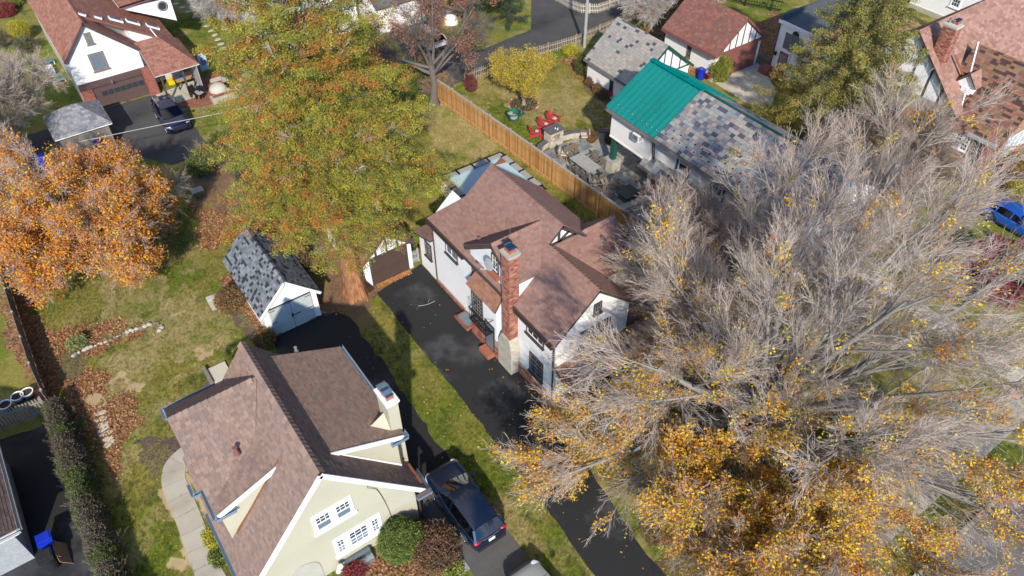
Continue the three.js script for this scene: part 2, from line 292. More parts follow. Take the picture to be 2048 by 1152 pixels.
// ---------- ground, paving ----------
const inPoly = (P, x, z) => { let c = false; for (let i = 0, j = P.length - 1; i < P.length; j = i++) if ((P[i][1] > z) !== (P[j][1] > z) && x < ((P[j][0] - P[i][0]) * (z - P[i][1])) / (P[j][1] - P[i][1]) + P[i][0]) c = !c; return c; };
const zone = (kind, px, jit = 0.5) => { const P = W2(px); return { kind, P, jit, b: [Math.min(...P.map((p) => p[0])) - 1, Math.max(...P.map((p) => p[0])) + 1, Math.min(...P.map((p) => p[1])) - 1, Math.max(...P.map((p) => p[1])) + 1] }; };
const zoneW = (kind, P, jit = 0.4) => ({ kind, P, jit, b: [Math.min(...P.map((p) => p[0])) - 1, Math.max(...P.map((p) => p[0])) + 1, Math.min(...P.map((p) => p[1])) - 1, Math.max(...P.map((p) => p[1])) + 1] });
const ring = (cx, cy, rx, ry, n = 14) => Array.from({ length: n }, (_, i) => [cx + rx * Math.cos(i / n * 6.2832), cy + ry * Math.sin(i / n * 6.2832)]);
const zones = [
  zone('litter', [[70, 660], [230, 640], [330, 640], [322, 662], [190, 705], [160, 730], [215, 745], [262, 790], [270, 830], [235, 905], [222, 975], [205, 960], [175, 880], [150, 830], [110, 780], [85, 720]], 0.7),
  zone('litter', [[380, 400], [520, 410], [560, 450], [640, 470], [620, 520], [655, 590], [690, 640], [650, 640], [560, 480], [440, 490], [400, 500]], 0.8),
  zone('needles', [[600, 440], [720, 440], [800, 520], [760, 570], [752, 600], [740, 650], [700, 650], [690, 622], [645, 634], [630, 580], [610, 520]], 0.6),
  zone('mulch', [[430, 590], [462, 565], [545, 690], [520, 700], [470, 650]], 0.3),
  zone('litter', [[440, 560], [470, 540], [545, 680], [530, 680]], 0.3),
  zone('mulch', [[275, 900], [300, 880], [365, 870], [378, 905], [350, 930], [330, 955], [295, 950]], 1.1),
  zone('mulch', [[400, 770], [440, 740], [470, 730], [470, 760], [410, 800]], 0.3),
  zone('dirt', ring(258, 764, 42, 22), 0.5), zone('dirt', ring(192, 803, 24, 14), 0.3), zone('dirt', ring(398, 702, 26, 15), 0.6), zone('dirt', ring(340, 620, 40, 20), 1), zone('dirt', ring(360, 1128, 22, 16), 0.4),
  zone('dirt', [[350, 945], [372, 930], [425, 975], [430, 1020], [450, 1080], [420, 1060], [395, 990]], 0.5),
  zone('dirt', [[318, 985], [345, 960], [372, 1060], [395, 1130], [380, 1130], [340, 1050]], 0.5),
  zone('mulch', [[110, 715], [160, 700], [170, 740], [120, 765]], 0.5),
  zone('dry', [[840, 215], [890, 205], [1110, 360], [1180, 420], [1050, 310], [1000, 300], [880, 350], [850, 330]], 1.5),
  zone('dry', [[280, 640], [420, 620], [440, 690], [300, 760], [220, 790], [230, 740]], 2),
  zone('dry', [[200, 560], [360, 560], [380, 620], [220, 650]], 2),
  zone('dry', [[960, 165], [1230, 180], [1180, 250], [1080, 270]], 2),
  zone('litter', [[1480, 60], [1560, 20], [1600, 120], [1540, 160]], 1),
  zone('litter', [[700, 1130], [760, 1120], [850, 1010], [895, 1060], [905, 1110], [880, 1152], [690, 1152]], 0.4),
  zone('litter', [[1230, 180], [1170, 170], [1120, 120], [1220, 100], [1330, 20], [1390, 60], [1240, 120]], 0.6),
  zone('mulch', [[1160, 175], [1175, 168], [1240, 215], [1225, 222]], 0.2),
  zone('understory', [[1100, 700], [1300, 640], [1500, 640], [1700, 760], [1900, 870], [1760, 1000], [1600, 1152], [1330, 1152], [1200, 960], [1140, 830]], 1.5),
  zone('understory', [[1250, 440], [1400, 440], [1560, 560], [1700, 640], [1560, 640], [1300, 520]], 1.2),
  zone('mulch', [[1940, 340], [2048, 300], [2048, 420], [1990, 390]], 0.5),
  zone('needles', [[1560, 160], [1840, 160], [1900, 330], [1700, 330]], 1.5),
  zone('needles', [[370, 290], [520, 270], [560, 420], [400, 420]], 1),
  zone('litter', [[0, 480], [40, 520], [110, 800], [60, 800], [0, 640]], 0.8),
];
const REG = [-24, 84, -88, 6];
const kindAt = (x, z) => { let k = 'lawn'; const jx = (fbm(x * 1.3, z * 1.3, 3) - 0.5) * 2, jz = (fbm(x * 1.3 + 40, z * 1.3 + 9, 3) - 0.5) * 2; for (const q of zones) if (x > q.b[0] && x < q.b[1] && z > q.b[2] && z < q.b[3] && inPoly(q.P, x + jx * q.jit, z + jz * q.jit)) k = q.kind; return k; };
const mix3 = (a, b, t) => [lerp(a[0], b[0], t), lerp(a[1], b[1], t), lerp(a[2], b[2], t)];
const GREEN = [0.115, 0.15, 0.010], DEEP = [0.05, 0.07, 0.008], STRAW = [0.33, 0.26, 0.115], OLIVE = [0.20, 0.18, 0.035];
function groundColor(x, z, k) {
  const f = fbm(x * 0.35, z * 0.35, 4), f2 = fbm(x * 1.7 + 30, z * 1.7, 3), fine = H2(Math.floor(x * 21), Math.floor(z * 21)), fine2 = vn(x * 9, z * 9), sp = H2(Math.floor(x * 17) + 7, Math.floor(z * 17) + 3);
  let c;
  if (k === 'lawn' || k === 'dry') {
    c = mix3(GREEN, OLIVE, sstep(0.35, 0.65, f)); c = mix3(c, DEEP, sstep(0.55, 0.8, f2) * 0.6); c = mix3(c, STRAW, sstep(0.52, 0.75, fbm(x * 0.6 + 9, z * 0.6 + 70, 4)) * 0.55);
    if (k === 'dry') c = mix3(c, STRAW, 0.25 + 0.55 * sstep(0.3, 0.7, f2));
    c = c.map((q) => q * (0.72 + 0.36 * fine + 0.26 * fine2)); if (sp > 0.985) c = [0.34, 0.24, 0.05];
  } else if (k === 'litter') { const t = H2(Math.floor(x * 11), Math.floor(z * 11)); c = t < 0.35 ? [0.17, 0.08, 0.036] : t < 0.6 ? [0.27, 0.135, 0.06] : t < 0.8 ? [0.10, 0.05, 0.026] : [0.34, 0.20, 0.10]; c = c.map((q) => q * (0.6 + 0.5 * fine + 0.3 * fine2)); if (f2 > 0.66) c = mix3(c, OLIVE, 0.5); }
  else if (k === 'understory') { c = mix3([0.10, 0.075, 0.03], [0.15, 0.125, 0.035], f2); if (f > 0.5) c = mix3(c, OLIVE, 0.6); const t = H2(Math.floor(x * 11), Math.floor(z * 11)); if (t > 0.72) c = t > 0.86 ? [0.25, 0.13, 0.04] : [0.12, 0.06, 0.03]; c = c.map((q) => q * (0.6 + 0.5 * fine + 0.3 * fine2)); }
  else if (k === 'needles') { c = mix3([0.15, 0.085, 0.045], [0.21, 0.135, 0.075], f2); c = c.map((q) => q * (0.55 + 0.6 * fine + 0.3 * fine2)); if (f > 0.58) c = mix3(c, OLIVE, 0.6); }
  else if (k === 'mulch') { c = mix3([0.07, 0.05, 0.036], [0.14, 0.10, 0.07], f2).map((q) => q * (0.4 + 0.9 * fine + 0.4 * fine2)); if (f > 0.55 && fine > 0.4) c = mix3(c, OLIVE, 0.6); }
  else { c = mix3([0.46, 0.345, 0.19], [0.36, 0.265, 0.14], f2).map((q) => q * (0.85 + 0.2 * fine + 0.1 * fine2)); }
  return c;
}
{
  const big = new THREE.PlaneGeometry(900, 900).rotateX(-Math.PI / 2).translate(20, -0.02, -40);
  structure('ground', big, tex([0.10, 0.10, 0.03], 0.5, 9, 1, 0.03));
  const N = 2048, [x0, x1, z0, z1] = REG;
  const t = dataTex(N, N, (u, v) => { const x = lerp(x0, x1, u), z = lerp(z0, z1, v); return groundColor(x, z, kindAt(x, z)); }, { repeat: false });
  const m = std(null, 1, { map: t, bumpMap: rep(grainTex, 1.2), bumpScale: 0.02 });
  m.bumpMap.repeat.set((x1 - x0) / 1.6, (z1 - z0) / 1.6);
  // the sheet that carries the yards: low swells of a few centimetres
  const g = new THREE.PlaneGeometry(x1 - x0, z1 - z0, 1, 1).rotateX(-Math.PI / 2).translate((x0 + x1) / 2, 0, (z0 + z1) / 2);
  const uv = g.attributes.uv; for (let i = 0; i < uv.count; i++) uv.setY(i, 1 - uv.getY(i));
  const lawn = new THREE.Mesh(g, m); lawn.name = 'lawn'; lawn.userData.kind = 'structure'; lawn.receiveShadow = true; scene.add(lawn);
}
// paving laid as sheets; edges wander a little
const rough = (pts, amp = 0.05, step = 0.5) => { const out = []; for (let i = 0; i < pts.length; i++) { const a = pts[i], b = pts[(i + 1) % pts.length], L = Math.hypot(b[0] - a[0], b[1] - a[1]), n = Math.max(1, Math.round(L / step)); for (let k = 0; k < n; k++) { const t = k / n; out.push([lerp(a[0], b[0], t) + (k ? rr(-amp, amp) : 0), lerp(a[1], b[1], t) + (k ? rr(-amp, amp) : 0)]); } } return out; };
reseed(11);
const paved = [];
function pave(name, pts, mat, y = 0.008, amp = 0.06, t = 0.03) { const P = rough(pts, amp); paved.push(P); return structure(name, plate(P, y - t, y), mat); }
const mainDrive = [[11.98, -31.2], [15.5, -31.9], [15.52, -25.6], [15.05, -25.3], [14.98, -21.4], [15.5, -21.2], [15.45, -17.6], [14.7, -14.5], [14.0, -9.7], [14.0, 0.5], [11.3, 0.5], [11.45, -10], [11.7, -14], [11.8, -18], [11.9, -24]];
pave('driveway', mainDrive, M.asphalt, 0.012, 0.05);
pave('driveway', [[5.2, -31.5], [8.6, -31.5], [9.3, -31.2], [9.72, -30.4], [9.72, -28], [9.5, -23], [9.46, -19.2], [9.46, -18.2], [6.6, -18.6], [6.6, -24.6], [5.2, -27.5]], M.asphalt, 0.016, 0.16);
pave('driveway', [[6.62, -19.6], [9.45, -19.6], [9.5, -15], [9.66, -11], [9.8, -4.6], [7.4, -4.6], [7.3, -11], [7.0, -14.5], [6.62, -16.8]], M.asphaltOld, 0.012, 0.04);
pave('driveway', [[-10.5, -33.4], [-6.3, -32.5], [-6.45, -30], [-6.5, -24], [-6.6, -14], [-12, -14]], M.asphalt, 0.012, 0.05);
pave('driveway', [[3.3, -62.5], [8.3, -62.4], [9.0, -59.5], [9.15, -56.8], [9.05, -51.9], [6.1, -51.6], [4.5, -54], [-4, -54], [-8, -58], [-8, -62], [2, -62]], M.asphaltGrey, 0.012, 0.05);
pave('alley', [...W2([[1062, 60], [1130, 88], [1160, 74], [1215, 64], [1262, 44], [1345, 8], [1440, -30], [1300, -60], [1050, -60], [1062, 0]]), ], M.asphaltGrey, 0.008, 0.05);
pave('alley', [[26, -49.4], [33.6, -49.2], [40.6, -49.4], [41.4, -50.6], [40.9, -53.6], [34, -53], [33, -54], [33, -60.5], [29, -60.6], [28.2, -56], [26, -54]], M.asphaltGrey, 0.012, 0.06);
pave('road', [[-60, -1.7], [110, -1.7], [110, 14], [-60, 14]], M.street, 0.008, 0);
structure('kerb', boxM(-60, 110, -0.12, 0.12, -1.88, -1.7), M.concrete);
// pavement of single slabs along the road, lead walks
{
  const walk = structure('pavement', boxM(-60, 110, -0.06, 0.005, -5.0, -3.45), M.concrete);
  for (let x = -2; x < 62; x += 1.5) { const m = mesh('slab', boxM(x + 0.01, x + 1.49, 0.004, 0.028 + rr(0, 0.008), -4.98, -3.47), rnd() < 0.5 ? M.walk : M.concrete, walk); m.castShadow = true; }
  const lead = structure('garden_path', boxM(36.7, 38.0, -0.06, 0.005, -24, -5.02), M.concrete);
  for (let z = -24; z < -5.5; z += 1.35) mesh('slab', boxM(36.72, 37.98, 0.004, 0.03 + rr(0, 0.008), z + 0.01, Math.min(z + 1.34, -5.05)), M.concretePale, lead);
  // curved walk beside the cream house
  const C = [[470, 1230], [420, 1152], [400, 1100], [382, 1050], [362, 1000], [347, 960], [352, 930], [378, 905], [395, 893]].map(([x, y]) => G(x, y)); C.push(V(-0.3, 0, -25.2));
  const curve = new THREE.CatmullRomCurve3(C), path = structure('garden_path', plate(Array.from({ length: 4 }, (_, i) => [[-1.2, -27], [-0.4, -27], [-0.4, -26.2], [-1.2, -26.2]][i]), -0.02, 0.005), M.walk);
  const n = 13; for (let i = 0; i < n; i++) { const L = [], R = []; for (let k = 0; k <= 4; k++) { const t = (i + 0.01 + 0.98 * k / 4) / n, p = curve.getPoint(t), d = curve.getTangent(t), w = 0.55; L.push([p.x + d.z * w, p.z - d.x * w]); R.unshift([p.x - d.z * w, p.z + d.x * w]); } paved.push([...L, ...R]); mesh('slab', plate([...L, ...R], -0.02, 0.025 + rr(0, 0.008)), i % 3 ? M.walk : M.concrete, path); }
}
// pale slab before the red garage, joints between the casts
{
  const s = structure('garage_apron', plate([[46.8, -37.05], [52.3, -37.05], [52.0, -35.6], [50.6, -34], [50, -33], [48, -31.6], [47.2, -31.6], [46.6, -33]], -0.03, 0.004), M.concrete);
  for (const P of [[[46.85, -37.0], [49.4, -37.0], [49.4, -34.6], [46.75, -34.6]], [[49.44, -37.0], [52.2, -37.0], [51.9, -35.6], [50.9, -34.6], [49.44, -34.6]], [[46.7, -34.56], [50.8, -34.56], [50.3, -33.3], [46.6, -33.3]]]) mesh('slab', plate(P, 0.003, 0.03), M.concretePale, s);
  mesh('slab', plate([[46.6, -33.26], [50.2, -33.26], [49.8, -32.8], [48, -31.7], [47.2, -31.7]], 0.003, 0.03), M.concrete, s);
}
const onPaved = (x, z) => paved.some((P) => inPoly(P, x, z));

// ---------- houses ----------
const rayOf = (px, py) => V((px - 1024) / FPX, -(py - 576) / FPX, -1).transformDirection(camera.matrixWorld);
const onX = (px, py, x) => { const d = rayOf(px, py), t = x / d.x; return V(x, CAM_H + d.y * t, d.z * t); };
const onZ = (px, py, z) => { const d = rayOf(px, py), t = z / d.z; return V(d.x * t, CAM_H + d.y * t, z); };
const RC = {
  main: shade([[0.25, 0.14, 0.11], [0.27, 0.155, 0.12], [0.235, 0.13, 0.105], [0.26, 0.16, 0.135]], 0.09),
  cream: shade([[0.255, 0.175, 0.135], [0.225, 0.155, 0.125], [0.275, 0.185, 0.14], [0.20, 0.14, 0.115], [0.245, 0.16, 0.12]], 0.08),
  shed: () => { const k = rr(0.85, 1.15); return rnd() < 0.2 ? [0.028 * k, 0.031 * k, 0.037 * k] : pick([[0.15, 0.17, 0.185], [0.19, 0.21, 0.225], [0.12, 0.135, 0.15]]).map((c) => c * k); },
  brick: shade([[0.29, 0.125, 0.085], [0.25, 0.105, 0.072], [0.32, 0.15, 0.105]], 0.1),
  garage: shade([[0.22, 0.09, 0.07], [0.19, 0.08, 0.062], [0.25, 0.11, 0.085], [0.16, 0.09, 0.075]], 0.12),
  pink: shade([[0.32, 0.17, 0.125], [0.27, 0.14, 0.105], [0.35, 0.20, 0.15]], 0.12),
  choc: () => pick([[0.22, 0.11, 0.07], [0.19, 0.095, 0.06], [0.06, 0.035, 0.027], [0.25, 0.13, 0.085]]).map((c) => c * rr(0.85, 1.15)),
  bay: shade([[0.28, 0.135, 0.08], [0.24, 0.115, 0.07], [0.31, 0.155, 0.10]], 0.1),
  grey: shade([[0.22, 0.23, 0.25], [0.27, 0.27, 0.28], [0.17, 0.18, 0.2]], 0.12),
};
const SH = { w: 0.24, e: 0.135, th: 0.02 };
const pX = (x, y, z) => V(x, y, z);
// vertical beams laid on a wall face
const beam = (p, q, dir, w = 0.13, d = 0.05) => { const n = DIR[dir][1].clone().multiplyScalar(d * 0.5); const a = p.clone().add(n), b = q.clone().add(n), L = b.clone().sub(a), len = L.length(); L.normalize(); const s = L.clone().cross(n.clone().normalize()).normalize(), m = new THREE.Matrix4().makeBasis(s, L, n.clone().normalize()).setPosition(a.add(b).multiplyScalar(0.5)); return new THREE.BoxGeometry(w, len, d).applyMatrix4(m); };
function chimney(parent, x0, x1, z0, z1, y0, y1, o = {}) {
  const c = mesh('chimney', boxM(x0, x1, y0, y1, z0, z1), o.mat ?? M.mortar, parent);
  if (!o.plain) mesh('bricks', [bricks(V(x0, y0, z0), V(0, 0, 1), V(-1, 0, 0), z1 - z0, y1 - y0, o), bricks(V(x0, y0, z1), V(1, 0, 0), V(0, 0, 1), x1 - x0, y1 - y0, o), bricks(V(x1, y0, z1), V(0, 0, -1), V(1, 0, 0), z1 - z0, y1 - y0, o), bricks(V(x1, y0, z0), V(-1, 0, 0), V(0, 0, -1), x1 - x0, y1 - y0, o)], brickMat, c, { kind: 'stuff' });
  mesh('cap', [boxM(x0 - 0.07, x1 + 0.07, y1, y1 + 0.1, z0 - 0.07, z1 + 0.07), boxM(x0 - 0.04, x1 + 0.04, y1 - 0.09, y1 - 0.002, z0 - 0.04, z1 + 0.04)], o.cap ?? M.concrete, c);
  for (const [cx, cz, w, d] of o.flues ?? []) { mesh('flue', [boxM(cx - w * 0.36, cx + w * 0.36, y1 + 0.1, y1 + 0.26, cz - d * 0.36, cz + d * 0.36), ...[[-1, -1], [1, -1], [-1, 1], [1, 1]].map(([a, b]) => boxM(cx + a * w * 0.4 - 0.012, cx + a * w * 0.4 + 0.012, y1 + 0.1, y1 + 0.4, cz + b * d * 0.4 - 0.012, cz + b * d * 0.4 + 0.012))], M.terracotta, c); mesh('flue_cap', [boxM(cx - w / 2, cx + w / 2, y1 + 0.4, y1 + 0.425, cz - d / 2, cz + d / 2), prismX([[cz - d / 2, y1 + 0.425], [cz + d / 2, y1 + 0.425], [cz + d * 0.3, y1 + 0.47], [cz - d * 0.3, y1 + 0.47]], cx - w * 0.44, cx + w * 0.44)], M.flueCap, c); }
  return c;
}
const ventPipe = (parent, p, r = 0.06, h = 0.4, mat = M.steel) => mesh('vent_pipe', [rod(p, p.clone().add(V(0, h, 0)), r, r, 10), rod(p.clone().add(V(0, -0.1, 0)), p.clone().add(V(0, 0.12, 0)), r * 2.2, r * 1.2, 10), rod(p.clone().add(V(0, h, 0)), p.clone().add(V(0, h + 0.06, 0)), r * 1.5, r * 1.5, 10)], mat, parent);
reseed(21);
const houses = {};
{ // the house in the middle: white stucco, reddish roofs
  const h = thing('stucco_house', 'white stucco house with reddish shingle roofs and tall brick side chimney beside the dark driveway', 'house', [17.8, 0, -24]); houses.main = h;
  const L = (x) => 5.05 + 0.89 * (x - 15.24), q = (x, z) => V(x, L(x), z);
  mesh('wall', [prismZ([[15.54, 0], [20.2, 0], [20.2, 5.08], [17.87, 7.16], [15.54, 5.08]], -22.41, -18.35), prismZ([[15.541, 0], [22, 0], [22, 5.08], [18.77, 7.95], [15.541, 5.08]], -28.4, -22.412), prismZ([[15.542, 0], [17, 0], [17, 6.35], [15.542, 5.08]], -29.9, -28.41), prismX([[-25.8, 4.6], [-21.6, 4.6], [-21.6, 6.38], [-23.4, 7.64], [-25.8, 5.84]], 15.51, 18.3), boxM(19.5, 22.2, 0, 5.0, -24.2, -20.6), prismX([[-24.2, 5.0], [-20.6, 5.0], [-22.4, 6.62]], 19.5, 22.2)], M.stucco, h);
  mesh('foundation', boxM(15.46, 15.56, 0, 0.32, -29.9, -26.7), M.mortar, h); mesh('foundation', [boxM(15.44, 15.56, 0, 0.75, -21.4, -18.3), boxM(15.4, 20.3, 0, 0.6, -18.36, -18.25)], M.mortar, h);
  mesh('foundation_bricks', [bricks(V(15.455, 0, -29.9), V(0, 0, 1), V(-1, 0, 0), 3.2, 0.3), bricks(V(15.435, 0, -21.4), V(0, 0, 1), V(-1, 0, 0), 3.1, 0.74)], brickMat, h, { kind: 'stuff' });
  const o = { ...SH, col: RC.main, back: M.timber };
  roofPlane(h, [q(15.24, -30.05), q(15.24, -18.16), q(17, -18.16), q(17, -28.65)], o);
  roofPlane(h, [q(17.001, -28.65), q(17.001, -22.15), q(18.77, -22.15), q(18.77, -28.55)], o);
  roofPlane(h, [q(17.001, -22.149), q(17.001, -18.16), q(17.87, -18.16), q(17.87, -22.149)], o);
  const R1 = (x, z) => V(x, L(18.77) - 0.89 * (x - 18.77), z), R2 = (x, z) => V(x, L(17.87) - 0.89 * (x - 17.87), z);
  roofPlane(h, [R1(18.77, -28.55), R1(18.77, -22.15), R1(22.3, -22.15), R1(22.3, -28.55)], o);
  roofPlane(h, [R2(17.87, -22.3), R2(17.87, -18.16), R2(20.45, -18.16), R2(20.45, -22.3)], o);
  roofPlane(h, [V(15.25, 7.85, -23.4), V(18.39, 7.85, -23.4), V(16.19, 5.9, -26), V(15.25, 5.9, -26)], o);
  roofPlane(h, [V(15.25, 7.85, -23.4), V(15.25, 6.5, -21.45), V(16.87, 6.5, -21.45), V(18.39, 7.85, -23.4)], o);
  roofPlane(h, [V(18.44, 6.88, -22.4), V(20.5, 5.05, -20.35), V(22.45, 5.05, -20.35), V(22.45, 6.88, -22.4)], o);
  roofPlane(h, [V(20.2, 6.88, -22.4), V(22.45, 6.88, -22.4), V(22.45, 5.05, -24.45), V(22.3, 5.05, -24.45)], o);
  ridgeCaps(h, V(18.77, 8.2, -28.55), V(18.77, 8.2, -22.15), { col: RC.main }); ridgeCaps(h, V(17.87, 7.4, -22.1), V(17.87, 7.4, -18.16), { col: RC.main }); ridgeCaps(h, V(15.25, 7.87, -23.4), V(18.3, 7.87, -23.4), { col: RC.main }); ridgeCaps(h, V(20.3, 6.9, -22.4), V(22.45, 6.9, -22.4), { col: RC.main });
  // half-timbered gable end over the lower front roof
  const zt = -22.41, T = (x, y) => V(x, y, zt);
  for (const [a, b] of [[T(18.77, 7.9), T(17.75, 7.0)], [T(18.77, 7.9), T(20.3, 6.55)], [T(18.72, 6.95), T(18.72, 7.8)], [T(18.75, 6.98), T(19.4, 7.4)], [T(17.8, 7.0), T(20.0, 6.98)]]) mesh('timber', beam(a, b, '+z', 0.15), M.timber, h);
  mesh('fascia', [bar(q(15.22, -30.05), q(15.22, -18.16), 0.05, 0.2), bar(V(15.24, 7.7, -23.4), V(15.24, 5.78, -25.95), 0.05, 0.2), bar(V(15.24, 7.7, -23.4), V(15.24, 6.4, -21.5), 0.05, 0.2)], M.brownTrim, h);
  mesh('gutter', gutterRun(V(15.16, 4.98, -29.9), V(15.16, 4.98, -26.05)), M.gutterBrown, h); mesh('gutter', gutterRun(V(15.16, 4.98, -21.3), V(15.16, 4.98, -18.2)), M.gutterBrown, h);
  for (const [z, y1] of [[-29.86, 4.9], [-18.42, 4.9]]) mesh('downspout', rod(V(15.47, 0.05, z), V(15.47, y1, z), 0.045), M.gutterBrown, h);
  // rear one-storey lean-to
  mesh('wall', [boxM(15.545, 19, 0, 2.62, -31.8, -29.91)], M.stucco, h);
  roofPlane(h, [V(15.25, 2.7, -32.1), V(15.25, 3.45, -29.92), V(19.2, 3.45, -29.92), V(19.2, 2.7, -32.1)], o);
  addWindow(h, onX(857.5, 500, 15.545), '-x', 0.75, 1.2, { cols: 2, rows: 4, frame: M.timber, bars: M.woodGrey });
  // left side openings
  addWindow(h, onX(903.5, 503, 15.54), '-x', 1.25, 0.9, { cols: 2, rows: 1, frame: M.timber, bars: M.white, lite: M.glassSky });
  addWindow(h, onX(951, 541, 15.51), '-x', 0.65, 1.1, { cols: 2, rows: 3, frame: M.timber, bars: M.woodGrey });
  { const p = onX(991, 527, 15.51); addWindow(h, p, '-x', 0.62, 1.15, { cols: 2, rows: 3, frame: M.timber, bars: M.white, sill: false }); mesh('window_box', [boxM(15.26, 15.5, p.y - 0.85, p.y - 0.62, p.z - 0.42, p.z + 0.42)], M.terracotta, h); }
  addWindow(h, V(15.54, 4.2, -20.0), '-x', 1.45, 0.95, { cols: 3, rows: 1, frame: M.timber, bars: M.white });
  addWindow(h, V(15.54, 1.75, -19.85), '-x', 1.15, 1.5, { sash: 2, cols: 2, rows: 2, frame: M.timber, bars: M.woodGrey });
  // shed-roofed bay with leaded window, brick base and door
  mesh('bay', [prismZ([[15.02, 1.42], [15.5, 1.42], [15.5, 4.8], [15.02, 4.0]], -24.95, -22.72)], M.stucco, h);
  mesh('bay_base', boxM(14.98, 15.5, 0, 1.42, -25.2, -21.9), M.mortar, h);
  mesh('bay_bricks', [bricks(V(14.975, 0, -25.2), V(0, 0, 1), V(-1, 0, 0), 1.35, 1.4), bricks(V(14.975, 0, -23.1), V(0, 0, 1), V(-1, 0, 0), 1.2, 1.0)], brickMat, h, { kind: 'stuff' });
  roofPlane(h, [V(15.6, 5.2, -24.95), V(14.82, 3.85, -25.35), V(14.82, 3.85, -22.6), V(15.6, 5.2, -22.6)], { ...SH, col: RC.bay, t: 0.1 });
  addWindow(h, V(15.02, 2.75, -24.55), '-x', 1.05, 1.45, { cols: 4, rows: 5, frame: M.brownTrim, bars: M.woodGrey, t: 0.05 });
  { const d = mesh('door', boxM(14.96, 15.02, 0.32, 2.25, -23.72, -22.98), M.glassSky, h); mesh('door_frame', onWall(frameGeo(0.9, 2.05, 0.09, 0.06), V(15.0, 1.3, -23.35), '-x'), M.timber, d); mesh('doorstep', boxM(14.5, 14.97, 0.02, 0.3, -23.8, -22.9), M.terracotta, h); }
  // iron balcony
  { const fl = [], rail = []; for (let x = 14.52; x < 15.0; x += 0.075) fl.push(boxM(x, x + 0.03, 1.98, 2.02, -24.6, -23.02)); for (let z = -24.6; z < -23; z += 0.4) fl.push(boxM(14.5, 15.0, 1.94, 1.978, z, z + 0.03)); fl.push(boxM(14.49, 14.52, 1.92, 2.04, -24.62, -23), boxM(14.5, 15.02, 1.92, 2.04, -24.64, -24.61), boxM(14.5, 15.02, 1.92, 2.04, -23.03, -23)); const b = mesh('balcony', fl, M.iron, h); for (let z = -24.6; z <= -23; z += 0.2) rail.push(rod(V(14.5, 2, z), V(14.5, 2.9, z), 0.014, 0.014, 5)); rail.push(bar(V(14.5, 2.9, -24.62), V(14.5, 2.9, -23.0), 0.035), bar(V(14.5, 2.9, -24.62), V(15.0, 2.9, -24.62), 0.035), bar(V(14.5, 2.9, -23.0), V(15.0, 2.9, -23.0), 0.035)); mesh('railing', rail, M.iron, b); }
  // basement light well with a glazed lid
  { const w = mesh('light_well', [boxM(14.78, 15.44, 0, 0.22, -26.68, -26.5), boxM(14.78, 15.44, 0, 0.22, -25.6, -25.42), boxM(14.72, 14.86, 0, 0.22, -26.72, -25.38)], M.brickRed, h); mesh('frame', frameGeo(1.0, 0.66, 0.05, 0.04).map((g) => g.rotateX(-Math.PI / 2).rotateY(Math.PI / 2).translate(15.15, 0.225, -26.05)).concat([box(15.15, 0.245, -26.05, 0.62, 0.035, 0.035)]), M.woodGrey, w); mesh('pane', boxM(14.88, 15.42, 0.225, 0.235, -26.48, -25.62), M.glassSky, w); }
  // front gable face
  addWindow(h, V(18.0, 6.0, -18.35), '+z', 0.5, 0.72, { cols: 2, rows: 2, frame: M.timber, bars: M.woodGrey });
  for (const x of [17.45, 18.5]) addWindow(h, V(x, 4.15, -18.35), '+z', 0.95, 1.3, { sash: 2, cols: 2, rows: 2, frame: M.timber, bars: M.woodGrey });
  roofPlane(h, [V(15.5, 3.15, -18.34), V(15.5, 2.45, -16.9), V(21.6, 2.45, -16.9), V(21.6, 3.15, -18.34)], { ...SH, col: RC.main });
  mesh('porch_post', [boxM(15.6, 15.75, 0, 2.4, -17.1, -16.95)], M.timber, h); mesh('porch_post', [boxM(19.2, 19.35, 0, 2.4, -17.1, -16.95)], M.timber, h);
  // entrance porch with white gable
  mesh('porch_gable', [prismZ([[21.2, 2.35], [23.4, 2.35], [22.6, 3.35], [22.3, 3.45], [22.0, 3.35]], -17.4, -17.2), boxM(23.0, 23.2, 0, 2.35, -17.38, -17.22), boxM(21.3, 21.45, 0, 2.35, -17.38, -17.22)], M.stucco, h);
  roofPlane(h, [V(22.3, 3.55, -21.8), V(22.3, 3.55, -17.15), V(20.95, 2.2, -17.15), V(20.95, 2.2, -21.8)], { ...SH, col: RC.main, t: 0.1 }); roofPlane(h, [V(22.3, 3.55, -21.8), V(23.65, 2.2, -21.8), V(23.65, 2.2, -17.15), V(22.3, 3.55, -17.15)], { ...SH, col: RC.main, t: 0.1 });
  const c = chimney(h, 15.03, 15.6, -22.17, -21.52, 0, 8.4, { flues: [[15.3, -21.85, 0.42, 0.5]] });
  mesh('chimney_base', [prismX([[-22.5, 0], [-21.3, 0], [-21.3, 1.9], [-21.5, 2.6], [-22.19, 2.6], [-22.5, 1.9]], 14.94, 15.5)], M.stone, c);
  ventPipe(h, V(16.05, L(16.05), -25.75), 0.07, 0.38); ventPipe(h, V(21.1, 6.25, -21.7), 0.06, 0.3);
  mesh('aerial', [rod(V(16.4, 7.8, -23.4), V(16.4, 8.5, -23.4), 0.012, 0.012, 5)], M.steel, h);
}
{ // satellite dish on the gable
  const t = thing('satellite_dish', 'grey satellite dish fixed beside the gable window of the white stucco house', 'dish', [15.5, 6.4, -23.3]); const g = new THREE.SphereGeometry(0.75, 20, 8, 0, 6.2832, 0, 0.42).scale(1, 0.5, 1.25).translate(0, -0.33, 0).rotateZ(1.25).translate(15.0, 6.75, -23.25);
  mesh('reflector', g, M.woodPale, t); mesh('arm', [rod(V(15.5, 6.35, -23.25), V(15.15, 6.6, -23.25), 0.025), rod(V(15.1, 6.35, -23.25), V(14.6, 6.45, -23.55), 0.016), box(14.58, 6.46, -23.56, 0.09, 0.09, 0.13)], M.steel, t);
}
reseed(22);
